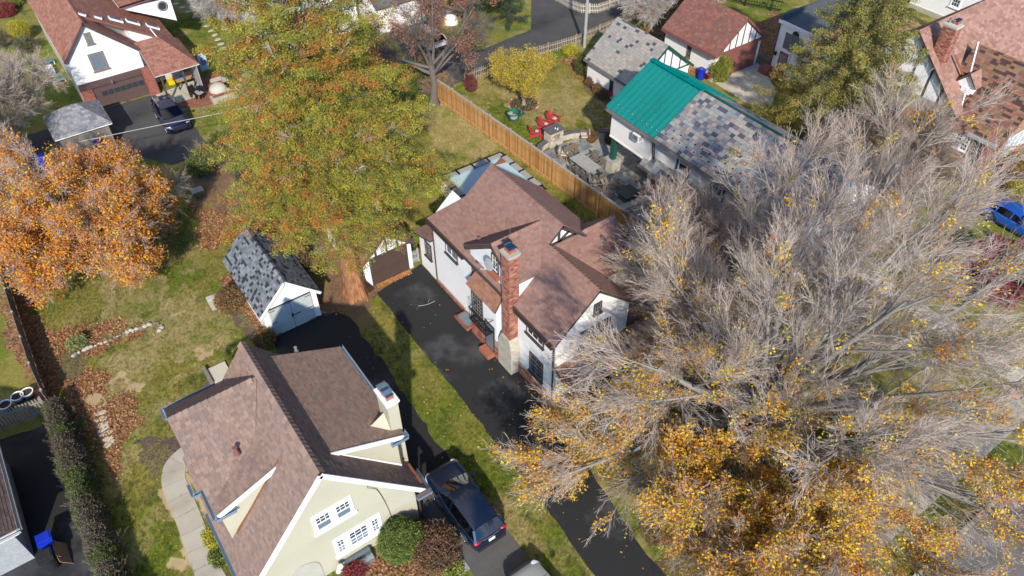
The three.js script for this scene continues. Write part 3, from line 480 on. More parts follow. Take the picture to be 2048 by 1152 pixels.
{ // cream house in the foreground
  const h = thing('cream_house', 'cream stucco house with steep brown shingle roof, blue gutters and white-trimmed front windows', 'house', [2.9, 0, -20.7]); houses.cream = h;
  const s = 1.254, yr = 7.55, xr = 2.91, L = (x, z) => V(x, yr - s * (xr - x), z), R = (x, z) => V(x, yr - s * (x - xr), z), o = { ...SH, w: 0.21, e: 0.125, col: RC.cream };
  mesh('wall', [prismZ([[-0.73, 0], [6.55, 0], [6.55, 2.72], [2.91, 7.27], [-0.73, 2.72]], -24.45, -16.86), prismZ([[-0.85, 2.7], [1.2, 2.7], [1.2, 5.5], [-0.85, 4.75]], -20.4, -19.12), boxM(3.5, 6.6, 3, 4.85, -24.0, -18.12), prismX([[-24.5, 2.5], [-19.6, 2.5], [-19.6, 4.7], [-22.6, 7.1], [-24.5, 5.55]], -0.86, 2.4)], M.cream, h);
  roofPlane(h, [L(2.91, -24.65), L(-1.3, -24.65), L(-1.3, -16.71), L(2.91, -16.71)], o); roofPlane(h, [R(2.91, -24.65), R(2.91, -16.71), R(7.1, -16.71), R(7.1, -24.65)], o);
  // rear-left cross gable
  roofPlane(h, [V(-1.0, 7.42, -22.6), V(2.75, 7.42, -22.6), V(0.75, 4.86, -19.4), V(-1.0, 4.86, -19.4)], { ...o, e: 0.16 }); roofPlane(h, [V(-1.0, 7.42, -22.6), V(-1.0, 5.6, -24.85), V(1.35, 5.6, -24.85), V(2.75, 7.42, -22.6)], o);
  // shed dormers
  roofPlane(h, [V(2.0, 6.16, -21.6), V(2.0, 6.16, -18.95), V(-0.95, 5.02, -18.95), V(-0.95, 5.02, -21.0)], { ...o, t: 0.1 });
  roofPlane(h, [V(3.7, 6.52, -24.2), V(6.98, 5.0, -24.2), V(6.98, 5.0, -18.0), V(3.7, 6.52, -18.0)], { ...o, t: 0.12 });
  ridgeCaps(h, V(2.91, 7.6, -16.71), V(2.91, 7.6, -24.65), { col: RC.cream, w: 0.2, step: 0.24, drop: 0.2 }); ridgeCaps(h, V(-1.0, 7.46, -22.6), V(2.5, 7.46, -22.6), { col: RC.cream, w: 0.17, step: 0.26 });
  mesh('cheek', [prismZ([[-0.62, 3.3], [1.9, 6.05], [-0.62, 5.1]], -19.1, -19.05)], M.cream, h);
  mesh('cheek', [prismZ([[3.95, 6.28], [6.62, 2.98], [6.62, 5.02]], -18.1, -18.05)], M.cream, h);
  mesh('flashing', [bar(V(1.98, 6.42, -19.0), V(-0.6, 3.2, -19.0), 0.07, 0.04)], M.copper, h);
  for (const b of [bar(V(6.72, 2.85, -18.2), V(6.72, 2.85, -19.4), 0.3, 0.05), bar(V(6.75, 5.05, -18.3), V(6.75, 5.15, -19.4), 0.25, 0.03), bar(V(6.95, 2.5, -18.2), V(6.95, 2.5, -17.0), 0.2, 0.04)]) mesh('flashing', b, M.copper, h);
  const rake = (a, b) => bar(a, b, 0.05, 0.24);
  mesh('bargeboard', [rake(V(2.91, 7.4, -16.68), V(7.02, 2.25, -16.68)), rake(V(2.91, 7.4, -16.68), V(-1.25, 2.2, -16.68))], M.white, h);
  mesh('bargeboard', [rake(V(2.0, 6.1, -18.93), V(-0.9, 4.98, -18.93))], M.white, h); mesh('bargeboard', [rake(V(3.75, 6.42, -17.98), V(6.9, 4.97, -17.98)), rake(V(3.95, 6.2, -18.03), V(6.6, 2.93, -18.03))], M.white, h);
  mesh('gutter', gutterRun(V(7.05, 4.95, -24.25), V(7.05, 4.95, -19.5)), M.gutter, h); mesh('gutter', gutterRun(V(7.18, 2.2, -17.9), V(7.18, 2.2, -16.6)).concat(gutterRun(V(6.5, 2.2, -16.56), V(7.24, 2.2, -16.56))), M.gutter, h);
  mesh('gutter', gutterRun(V(-1.38, 2.15, -21.4), V(-1.38, 2.15, -16.7)), M.gutter, h); mesh('gutter', gutterRun(V(-1.1, 5.5, -24.95), V(1.3, 5.5, -24.95)).concat(gutterRun(V(-1.12, 5.5, -24.98), V(-1.12, 5.5, -24.4))), M.gutter, h);
  mesh('gutter', gutterRun(V(-1.05, 4.9, -20.6), V(-1.05, 4.9, -18.95)).concat(gutterRun(V(-1.05, 4.9, -18.9), V(-0.2, 4.9, -18.9))), M.gutter, h); mesh('gutter', gutterRun(V(-1.42, 4.75, -21.3), V(-1.42, 4.75, -20.6)).concat(gutterRun(V(-1.42, 4.75, -20.58), V(-1.1, 4.75, -20.58))), M.gutter, h);
  mesh('gutter', gutterRun(V(6.3, 4.92, -17.92), V(7.1, 4.92, -17.92)).concat(gutterRun(V(7.08, 4.92, -18.3), V(7.08, 4.92, -17.92))), M.gutter, h);
  mesh('cornice_return', [slab([V(6.5, 2.45, -16.62), V(6.5, 2.3, -16.5), V(7.2, 2.3, -16.5), V(7.2, 2.45, -16.62)], 0.06)], M.brownTrim, h);
  for (const [x, y1, z] of [[6.66, 2.15, -16.8], [6.66, 4.9, -18.02]]) mesh('downspout', [rod(V(x, y1 < 3 ? 0.1 : 2.9, z), V(x, y1, z), 0.045)], M.gutterBrown, h);
  // paired and triple front windows in white surrounds
  const zf = -16.86, surround = (x0, x1, y0, y1) => mesh('window_surround', [boxM(x0, x1, y0, y1, zf + 0.001, zf + 0.04), boxM(x0 - 0.08, x1 + 0.08, y0 - 0.08, y0, zf + 0.002, zf + 0.12)], M.white, h);
  surround(2.02, 3.8, 3.6, 4.86); for (const x of [2.47, 3.35]) addWindow(h, V(x, 4.25, zf + 0.04), '+z', 0.72, 1.05, { sash: 2, cols: 3, rows: 2, topOnly: true, t: 0.04, d: 0.03, sill: false, lite: M.glassSky });
  surround(2.52, 4.78, 1.03, 2.42); addWindow(h, V(3.66, 1.76, zf + 0.04), '+z', 0.95, 1.15, { sash: 2, cols: 3, rows: 2, t: 0.04, d: 0.03, sill: false, lite: M.glassSky }); for (const x of [2.82, 4.46]) addWindow(h, V(x, 1.76, zf + 0.04), '+z', 0.42, 1.1, { sash: 2, cols: 2, rows: 2, t: 0.04, d: 0.03, sill: false, lite: M.glassSky });
  { const s2 = new THREE.Shape(); s2.moveTo(-0.75, 0); s2.lineTo(0.75, 0); s2.lineTo(0.75, 1.15); s2.absarc(0, 1.15, 0.75, 0, Math.PI); s2.lineTo(-0.75, 0); mesh('entry_arch', new THREE.ExtrudeGeometry(s2, { depth: 0.03, bevelEnabled: false, curveSegments: 12 }).translate(1.0, 0, zf + 0.002), M.concrete, h); }
  // service head with cables down the wall, meter pipe
  mesh('service_cable', [tubePts([V(4.6, 5.15, zf + 0.06), V(4.55, 4.7, zf + 0.1), V(4.8, 4.5, zf + 0.06), V(5.1, 3.2, zf + 0.03), V(5.35, 0.3, zf + 0.03)], 0.014, 5), tubePts([V(4.85, 5.1, zf + 0.05), V(5.5, 4.2, zf + 0.03), V(6.3, 3.4, zf + 0.03)], 0.01, 5), box(4.75, 5.08, zf + 0.08, 0.25, 0.12, 0.12)], M.plastic, h);
  { const w = mesh('light_well', [boxM(2.7, 3.9, 0, 0.35, -16.84, -16.2)], M.steel, h); mesh('lid', new THREE.CylinderGeometry(0.42, 0.42, 1.2, 14, 1, false, 0, Math.PI).rotateZ(Math.PI / 2).rotateX(-Math.PI / 2).scale(1, 0.45, 0.8).translate(3.3, 0.35, -16.52), M.glassSky, w); }
  mesh('gas_meter', [rod(V(2.45, 0.1, -16.6), V(2.45, 0.65, -16.6), 0.05), new THREE.SphereGeometry(0.14, 12, 8).translate(2.45, 0.65, -16.55), new THREE.SphereGeometry(0.12, 12, 8).translate(2.3, 0.45, -16.5)], M.white, h);
  chimney(h, 6.62, 7.12, -19.4, -18.42, 0, 6.9, { plain: true, mat: M.cream, cap: M.white, flues: [[6.86, -19.15, 0.42, 0.46], [6.86, -18.72, 0.36, 0.4]] });
  { const a = V(6.62, 5.65, -18.45), b = V(6.62, 5.22, -19.3); mesh('cricket', [slab([V(5.9, 5.55, -18.9), V(6.6, 5.2, -18.42), V(6.6, 5.95, -18.9)], 0.02), slab([V(5.9, 5.55, -18.9), V(6.6, 5.95, -18.9), V(6.6, 5.2, -19.38)], 0.02)], M.cream, h); }
  ventPipe(h, V(0.75, 6.0, -20.6), 0.07, 0.3, M.fasciaRed); ventPipe(h, V(5.0, 5.95, -24.35), 0.05, 0.15); ventPipe(h, V(-0.9, 0.3, -25.4), 0.14, 0.5, M.white);
}
reseed(23);
{ // white shed
  const h = thing('garden_shed', 'small white shed with grey patchwork shingle roof and pale blue double doors', 'shed', [6.85, 0, -34.2]);
  const o = { ...SH, w: 0.22, e: 0.16, th: 0.016, col: RC.shed };
  mesh('wall', prismZ([[5.3, 0], [8.45, 0], [8.45, 2.1], [6.87, 3.62], [5.3, 2.1]], -36.8, -31.51), M.siding, h);
  for (let y = 0.05, k = 0; y < 3.5; y += 0.16, k++) { const half = y < 2.05 ? 1.575 : Math.max(0, (3.6 - y) / 1.5 * 1.55); if (half > 0.12) mesh('clapboard', [prismX([[-31.509, y], [-31.487, y], [-31.503, y + 0.158], [-31.509, y + 0.158]], 6.873 - half, 6.873 + half)], M.siding, h); }
  roofPlane(h, [V(6.87, 3.83, -37.0), V(5.04, 2.0, -37.0), V(5.04, 2.0, -31.25), V(6.87, 3.83, -31.25)], { ...o, t: 0.1 }); roofPlane(h, [V(6.87, 3.83, -37.0), V(6.87, 3.83, -31.25), V(8.7, 2.0, -31.25), V(8.7, 2.0, -37.0)], { ...o, t: 0.1 });
  ridgeCaps(h, V(6.87, 3.85, -31.25), V(6.87, 3.85, -37.0), { col: RC.shed, w: 0.14 });
  mesh('bargeboard', [bar(V(6.87, 3.72, -31.24), V(5.05, 1.9, -31.24), 0.04, 0.16), bar(V(6.87, 3.72, -31.24), V(8.69, 1.9, -31.24), 0.04, 0.16)], M.white, h);
  mesh('corner_board', [boxM(5.28, 5.42, 0, 2.0, -31.49, -31.46)], M.white, h); mesh('corner_board', [boxM(8.33, 8.47, 0, 2.0, -31.49, -31.46)], M.white, h);
  for (const s of [0, 1]) { const x0 = 5.62 + s * 1.27, x1 = x0 + 1.23, d = mesh('door', boxM(x0, x1, 0.08, 2.05, -31.46, -31.42), M.shedDoor, h);
    for (let x = x0 + 0.12; x < x1 - 0.1; x += 0.105) mesh('board', boxM(x, x + 0.098, 0.2, 1.93, -31.42, -31.408), M.shedDoor, d);
    const z = -31.395, B = [boxM(x0, x0 + 0.11, 0.08, 2.05, -31.42, -31.385), boxM(x1 - 0.11, x1, 0.08, 2.05, -31.42, -31.385), boxM(x0 + 0.11, x1 - 0.11, 0.08, 0.2, -31.42, -31.386), boxM(x0 + 0.11, x1 - 0.11, 1.93, 2.05, -31.42, -31.386), boxM(x0 + 0.11, x1 - 0.11, 1.02, 1.13, -31.42, -31.387)];
    const cross = s ? [[V(x0 + 0.12, 0.22, z), V(x1 - 0.12, 1.0, z)], [V(x0 + 0.12, 1.0, z + 0.004), V(x1 - 0.12, 0.22, z + 0.004)]] : [[V(x0 + 0.12, 0.22, z), V(x1 - 0.12, 1.0, z)], [V(x0 + 0.12, 1.0, z + 0.004), V(x1 - 0.12, 0.22, z + 0.004)]];
    for (const [a, b] of cross) B.push(beam(a, b, '+z', 0.1, 0.02)); mesh('door_frame', B, M.shedDoor, d);
    for (const y of [0.14, 1.08, 1.98]) { const xa = s ? x1 - 0.36 : x0; mesh('hinge', boxM(xa, xa + 0.36, y - 0.02, y + 0.02, -31.385, -31.372), M.iron, d); } }
  mesh('latch', [boxM(6.78, 7.35, 1.06, 1.11, -31.375, -31.35), boxM(6.8, 6.88, 0.95, 1.22, -31.375, -31.35)], M.iron, h); mesh('door_track', boxM(5.6, 8.15, 2.1, 2.15, -31.47, -31.42), M.iron, h);
}
reseed(24);
{ // stucco garage behind the redwood
  const h = thing('stucco_garage', 'white half-timbered garage with brown panelled door behind the reddish tree trunk', 'garage', [13.3, 0, -34.5]);
  mesh('wall', prismZ([[11.72, 0], [14.95, 0], [14.95, 2.05], [13.33, 3.5], [11.72, 2.05]], -37.3, -31.9), M.stucco, h);
  roofPlane(h, [V(13.33, 3.72, -37.5), V(11.45, 2.05, -37.5), V(11.45, 2.05, -31.7), V(13.33, 3.72, -31.7)], { ...SH, col: RC.main, t: 0.1 }); roofPlane(h, [V(13.33, 3.72, -37.5), V(13.33, 3.72, -31.7), V(15.2, 2.05, -31.7), V(15.2, 2.05, -37.5)], { ...SH, col: RC.main, t: 0.1 });
  const z = -31.9; for (const [a, b] of [[V(11.8, 2.12, z), V(14.9, 2.12, z)], [V(13.33, 2.15, z), V(13.33, 3.4, z)], [V(12.6, 2.15, z), V(12.6, 2.75, z)], [V(14.06, 2.15, z), V(14.06, 2.75, z)], [V(12.17, 0, z), V(12.17, 2.1, z)], [V(14.6, 0, z), V(14.6, 2.1, z)]]) mesh('timber', beam(a, b, '+z', 0.12), M.timber, h);
  mesh('bargeboard', [bar(V(13.33, 3.6, -31.69), V(11.47, 1.95, -31.69), 0.04, 0.17), bar(V(13.33, 3.6, -31.69), V(15.18, 1.95, -31.69), 0.04, 0.17)], M.timber, h);
  const d = mesh('garage_door', boxM(12.24, 14.53, 0.02, 2.06, -31.9, -31.86), M.garageBrown, h); for (let r = 0; r < 5; r++) for (let c = 0; c < 4; c++) mesh('panel', boxM(12.3 + c * 0.56, 12.3 + c * 0.56 + 0.5, 0.07 + r * 0.4, 0.07 + r * 0.4 + 0.34, -31.86, -31.845), M.garageBrown, d);
}
reseed(31);
{ // house at the upper left: red roof, white gable over a mauve garage door
  const h = thing('gabled_house', 'white gabled house with red-brown roof, skylights and mauve garage door beneath the gable', 'house', [6, 0, -67]); houses.tl = h;
  const o = { ...SH, e: 0.2, w: 0.34, col: RC.brick };
  mesh('wall', [prismZ([[2.98, 2.38], [8.1, 2.38], [8.1, 4.0], [5.06, 6.72], [2.98, 4.45]], -78, -62.6)], M.stucco, h);
  mesh('wall', [boxM(3.0, 8.08, 0, 2.37, -78, -62.75)], M.stone, h);
  mesh('wall', [prismZ([[8.1, 0], [10.9, 0], [10.9, 3.1], [8.1, 4.9]], -78, -64.2)], M.stucco, h);
  roofPlane(h, [V(5.06, 6.97, -78), V(2.8, 4.48, -78), V(2.8, 4.48, -62.4), V(5.06, 6.97, -62.4)], { ...o, back: M.fasciaRed });
  roofPlane(h, [V(5.06, 6.97, -64.2), V(5.06, 6.97, -62.4), V(8.65, 3.56, -62.4), V(8.65, 3.56, -64.2)], { ...o, back: M.fasciaRed });
  roofPlane(h, [V(5.06, 6.97, -78), V(5.06, 6.97, -64.0), V(11.4, 2.95, -64.0), V(11.4, 2.95, -78)], { ...o, back: M.fasciaRed });
  ridgeCaps(h, V(5.06, 7.0, -62.4), V(5.06, 7.0, -78), { col: RC.brick });
  mesh('bargeboard', [bar(V(5.06, 6.84, -62.38), V(2.82, 4.36, -62.38), 0.05, 0.2), bar(V(5.06, 6.84, -62.38), V(8.6, 3.45, -62.38), 0.05, 0.2)], M.brownTrim, h);
  const z = -62.6; addWindow(h, V(5.08, 3.8, z), '+z', 1.15, 1.42, { sash: 2, cols: 2, rows: 1, frame: M.woodGrey, bars: M.woodGrey, t: 0.11, glass: M.glassSky }); addWindow(h, V(5.07, 5.68, z), '+z', 0.5, 0.9, { frame: M.woodGrey, t: 0.09, glass: M.woodGrey, cols: 1, rows: 9 });
  mesh('lintel', boxM(2.98, 8.1, 1.85, 2.38, -62.62, -62.52), M.garageMauve, h); mesh('garage_jamb', boxM(3.0, 3.85, 0, 1.85, -62.72, -62.58), M.brickRed, h);
  { const d = mesh('garage_door', boxM(3.9, 7.72, 0.02, 1.85, -62.72, -62.68), M.garageMauve, h); for (let r = 0; r < 4; r++) for (let c = 0; c < 8; c++) mesh('panel', boxM(3.95 + c * 0.47, 3.95 + c * 0.47 + 0.41, 0.06 + r * 0.44, 0.06 + r * 0.44 + 0.38, -62.68, -62.66), r === 2 && c > 0 ? M.glass : M.garageMauve, d); }
  mesh('brick_pier', boxM(7.75, 8.5, 0, 2.35, -62.75, -62.2), M.brickRed, h); mesh('downspout', rod(V(8.52, 0.1, -62.15), V(8.52, 3.4, -62.3), 0.04), M.gutterBrown, h);
  mesh('wall_lamp', [box(5.4, 2.0, -62.42, 0.16, 0.14, 0.2)], M.steel, h);
  // skylights
  for (const [px, py] of [[232, 41], [266, 46], [306, 55], [165, 31], [197, 37]]) { const d = rayOf(px, py), k = -0.634, t = (6.97 - k * 5.06 * 1 + 0 - CAM_H) / (d.y - k * d.x), p = V(d.x * t, CAM_H + d.y * t, d.z * t), sm = px < 200 ? 0.5 : 1; const g = (w, l, th, yy) => new THREE.BoxGeometry(l, th, w).rotateZ(Math.atan(k)).translate(p.x, p.y + yy, p.z); const s = mesh('skylight', g(0.6 * sm, 1.0 * sm, 0.16, 0.08), M.white, h); mesh('pane', g(0.48 * sm, 0.86 * sm, 0.03, 0.18), M.glassSky, s); }
  // cross gable with round window
  { const zc = -67, a = onZ(238, 17, zc), b = onZ(340, -2, zc), c = onZ(354, 41, zc); mesh('wall', slab([V(a.x, a.y, zc), V(c.x, c.y, zc), V(b.x, b.y, zc)], 2.5), M.stucco, h); const w = onZ(325, 12, zc + 0.02); const r = mesh('round_window', new THREE.TorusGeometry(0.36, 0.07, 8, 20).translate(w.x, w.y, zc + 0.03), M.woodGrey, h); mesh('pane', new THREE.CircleGeometry(0.34, 20).translate(w.x, w.y, zc + 0.02), M.glass, r); mesh('bargeboard', [bar(V(a.x, a.y + 0.1, zc + 0.15), V(b.x, b.y + 0.6, zc + 0.15), 0.3, 0.2)], M.fasciaRed, h); roofPlane(h, [V(a.x, a.y + 0.25, zc + 0.3), V(b.x, b.y + 0.75, zc + 0.3), V(b.x, b.y + 0.75, zc - 6), V(a.x, a.y + 0.25, zc - 6)], { ...o }); }
  // porch
  roofPlane(h, [V(8.2, 2.75, -59.7), V(11.7, 2.75, -59.7), V(9.9, 4.2, -63.2), V(8.1, 4.2, -63.2)], { ...o, t: 0.1, back: M.white }); roofPlane(h, [V(11.7, 2.75, -59.7), V(11.7, 2.75, -65), V(9.9, 4.2, -65), V(9.9, 4.2, -63.2)], { ...o, t: 0.1, back: M.white });
  mesh('porch_post', boxM(8.6, 8.75, 0, 2.65, -60.3, -60.15), M.brownTrim, h); mesh('porch_post', boxM(10.3, 10.45, 0, 2.65, -60.3, -60.15), M.brownTrim, h); mesh('porch_screen', [boxM(11.45, 11.52, 0.3, 2.6, -62.6, -60.0)], M.woodPale, h);
}
structure('porch_floor', plate([[8.1, -62.2], [11.9, -62.8], [11.4, -60.6], [11.1, -59.9], [8.3, -59.9]], -0.02, 0.03), M.concretePale);
structure('brick_patio', plate(rough(W2([[343, 205], [375, 188], [400, 172], [398, 162], [412, 150], [445, 145], [452, 155], [452, 168], [470, 180], [455, 195], [430, 208], [395, 215], [365, 214]]), 0.03), -0.02, 0.024), M.brickRed);
reseed(32);
const slatePick = (list) => (u, v) => pick(list);
{ // slate-roofed garage
  const h = thing('slate_garage', 'white garage with mottled grey slate roof and green-trimmed half-timbered gable', 'garage', [41, 0, -40.2]);
  mesh('wall', prismZ([[38.05, 0], [43.95, 0], [43.95, 2.3], [41, 4.7], [38.05, 2.3]], -43, -37.45), M.stucco, h);
  const o = { w: 0.34, e: 0.24, th: 0.022, gap: 0.008, slates: 300, pickSlate: (u, v) => (v < 0.25 && rnd() < 0.12 ? 6 : rnd() < 0.05 ? 6 : pick([0, 1, 1, 7, 3, 7, 7, 9, 1, 0])) };
  roofPlane(h, [V(41, 4.93, -43.15), V(37.74, 2.3, -43.15), V(37.74, 2.3, -37.2), V(41, 4.93, -37.2)], o); roofPlane(h, [V(41, 4.93, -43.15), V(41, 4.93, -37.2), V(44.26, 2.3, -37.2), V(44.26, 2.3, -43.15)], { ...SH, e: 0.24, w: 0.34, col: () => pick(SLC) });
  const z = -37.45; for (const x of [39.2, 40.2, 41, 41.8, 42.8]) mesh('timber', beam(V(x, 2.4, z), V(x, 4.62 - Math.abs(x - 41) * 0.81, z), '+z', 0.08), M.timber, h); mesh('timber', beam(V(38.1, 2.35, z), V(43.9, 2.35, z), '+z', 0.12), M.greenTrim, h);
  mesh('bargeboard', [bar(V(41, 4.8, -37.19), V(37.78, 2.2, -37.19), 0.05, 0.2), bar(V(41, 4.8, -37.19), V(44.22, 2.2, -37.19), 0.05, 0.2)], M.greenTrim, h);
  mesh('gutter', gutterRun(V(37.68, 2.25, -43.1), V(37.68, 2.25, -37.3)), M.woodGrey, h); mesh('downspout', rod(V(37.98, 0.05, -42.9), V(37.8, 2.2, -42.9), 0.04), M.gutterBrown, h);
  { const p = onX(1223, 172, 38.05); addWindow(h, V(38.05, p.y, p.z), '-x', 0.42, 0.95, { frame: M.timber, t: 0.04, rows: 2 }); mesh('window_box', boxM(37.82, 38.04, p.y - 0.75, p.y - 0.52, p.z - 0.28, p.z + 0.28), M.redPaint, h); }
  for (const [px, py, s] of [[1197, 165, 1], [1243, 184, 0.8]]) { const p = onX(px, py, 38.03), b = []; for (let i = -2; i <= 2; i++) b.push(tubePts([V(38.02, p.y - 0.35 * s, p.z + i * 0.03), V(38.0, p.y, p.z + i * 0.07 * s), V(38.0, p.y + 0.3 * s, p.z + i * 0.1 * s)], 0.008, 4)); b.push(bar(V(38.01, p.y - 0.1, p.z - 0.16), V(38.01, p.y - 0.1, p.z + 0.16), 0.012)); mesh('wall_trellis', b, M.steel, h); }
}
reseed(33);
{ // house with the green metal roof
  const h = thing('green_roof_house', 'white house with standing-seam green metal roof and multicoloured slates above the stone patio', 'house', [34.9, 0, -26]); houses.green = h;
  const s = 0.595, Lx = (x, z) => V(x, 7.38 - s * (34.9 - x), z), Rx = (x, z) => V(x, 7.38 - s * (x - 34.9), z);
  mesh('wall', [prismZ([[31.5, 2.84], [38.3, 2.84], [38.3, 5.2], [34.9, 7.2], [31.5, 5.2]], -32.75, -28.75), prismZ([[31.75, 2.84], [38.3, 2.84], [38.3, 5.2], [34.9, 7.2], [31.75, 5.34]], -28.749, -17), boxM(32.0, 38.3, 0, 2.85, -29.2, -17), boxM(35.5, 38.29, 0, 2.84, -32.7, -29.2)], M.stucco, h);
  const sl = { w: 0.36, e: 0.27, th: 0.024, gap: 0.009, slates: 300, pickSlate: () => pick([0, 1, 2, 2, 3, 4, 4, 5, 5, 6, 8, 9, 9, 1]) };
  roofPlane(h, [Lx(34.9, -28.3), Lx(31.15, -28.3), Lx(31.15, -16.8), Lx(34.9, -16.8)], sl); roofPlane(h, [Rx(34.9, -28.3), Rx(34.9, -16.8), Rx(38.6, -16.8), Rx(38.6, -28.3)], { ...SH, e: 0.27, w: 0.36, th: 0.024, col: () => pick(SLC) });
  // metal roof: sheets and standing seams
  for (const [f, mat, sg] of [[Lx, M.teal, -1], [Rx, M.teal, 1]]) { const xe = 34.9 + sg * 3.78, P = [f(34.9, -33.0), f(34.9, -28.3), f(xe, -28.3), f(xe, -33.0)].map((p) => p.add(V(0, 0.05, 0))); const r = roofPlane(h, P, { bare: true, name: 'metal_roof', back: mat, t: 0.1 }); for (let i = 0; i <= 10; i++) { const z = -32.98 + i * 0.466; mesh('seam', [bar(f(34.9, z).add(V(0, 0.09, 0)), f(xe, z).add(V(0, 0.09, 0)), 0.035, 0.07)], mat, r); if (sg < 0 && i < 11) mesh('snow_guard', [new THREE.SphereGeometry(0.055, 8, 6).translate(xe + 0.42, f(xe + 0.42, z).y + 0.12, Math.min(z + 0.2, -28.4))], M.chrome, r); } }
  mesh('ridge_cap', [bar(V(34.9, 7.5, -33.02), V(34.9, 7.5, -28.1), 0.42, 0.05)], M.teal, h); mesh('ridge_cap', [bar(V(34.9, 7.42, -28.1), V(34.9, 7.42, -16.8), 0.16, 0.06)], M.greenTrim, h);
  for (let z = -27.9; z < -20; z += 0.62) for (const dx of [0.55, 0.95]) { const x = 31.15 + dx; mesh('snow_guard', [box(x, Lx(x, z).y + 0.04, z + (dx > 0.6 ? 0.3 : 0), 0.09, 0.06, 0.07)], M.iron, h); }
  mesh('gutter', gutterRun(V(31.08, 5.05, -32.9), V(31.08, 5.05, -17)), M.woodGrey, h); mesh('bargeboard', [bar(V(34.9, 7.28, -33.02), V(31.2, 5.08, -33.02), 0.05, 0.2), bar(V(34.9, 7.28, -33.02), V(38.6, 5.08, -33.02), 0.05, 0.2)], M.greenTrim, h);
  for (const z of [-28.6, -28.45]) mesh('downspout', rod(V(31.62, 3.3, z), V(31.3, 5.0, z), 0.04), M.gutterBrown, h);
  mesh('fascia', [boxM(31.46, 31.5, 2.84, 2.96, -32.75, -28.75)], M.stucco, h);
  // post of the overhanging room
  mesh('post', [boxM(31.62, 31.98, 0.9, 2.85, -32.7, -32.34)], M.greenTrim, h);
  { const p = mesh('pier', boxM(31.4, 32.2, 0, 0.9, -32.95, -32.1), M.mortar, h); const pl = mesh('pier_cap', boxM(31.34, 32.26, 0.9, 0.97, -33.02, -32.04), M.woodPale, h); for (let r = 0; r < 5; r++) for (const [ax, sg] of [['x', -1], ['z', 1]]) { let a = 0; while (a < 0.78) { const w = Math.min(rr(0.16, 0.34), 0.84 - a), y0 = r * 0.178 + 0.01, g = ax === 'x' ? boxM(31.36 + rr(-0.01, 0.02), 31.41, y0, y0 + 0.16, -32.94 + a, -32.94 + a + w - 0.015) : boxM(31.4 + a, Math.min(32.19, 31.4 + a + w - 0.015), y0, y0 + 0.16, -32.11, -32.06 + rr(-0.02, 0.01)); mesh('stone', g, rnd() < 0.5 ? M.stone : M.concrete, p); a += w; } } }
  // pent roof of slates, windows
  roofPlane(h, [V(31.85, 3.42, -29.3), V(31.15, 2.62, -29.3), V(31.15, 2.62, -17), V(31.85, 3.42, -17)], { ...sl, slates: 120, t: 0.08 }); mesh('gutter', gutterRun(V(31.08, 2.58, -29.3), V(31.08, 2.58, -17)), M.woodGrey, h);
  const win = (z, y, x, w = 0.85, hh = 1.3) => addWindow(h, V(x, y, z), '-x', w, hh, { sash: 2, frame: M.white, t: 0.06 });
  for (const z of [-26.05, -23.1]) { win(z, 4.25, 31.75); mesh('shutter_trim', [boxM(31.68, 31.749, 3.42, 5.0, z - 0.58, z - 0.45), boxM(31.68, 31.749, 3.42, 5.0, z + 0.45, z + 0.58), boxM(31.69, 31.749, 3.44, 3.56, z - 0.45, z + 0.45)], M.greenTrim, h); }
  for (const z of [-26.9, -25.85]) win(z, 1.75, 32.0, 0.85, 1.25); mesh('shutter_trim', [boxM(31.93, 31.999, 1.0, 2.5, -27.5, -27.36), boxM(31.93, 31.999, 1.0, 2.5, -26.44, -26.31), boxM(31.93, 31.999, 0.95, 1.08, -27.36, -25.3)], M.greenTrim, h);
  mesh('door', boxM(31.9, 31.99, 0.1, 2.15, -28.7, -27.85), M.copper, h);
  { const p = V(31.42, 4.35, -29.9), a = mesh('window_air_conditioner', boxM(31.12, 31.5, 4.1, 4.6, -30.25, -29.65), M.white, h); mesh('grille', boxM(31.1, 31.125, 4.16, 4.54, -30.2, -29.7), M.steel, a); mesh('grille', [boxM(31.16, 31.46, 4.16, 4.54, -29.652, -29.63)], M.woodPale, a); }
}
reseed(34);
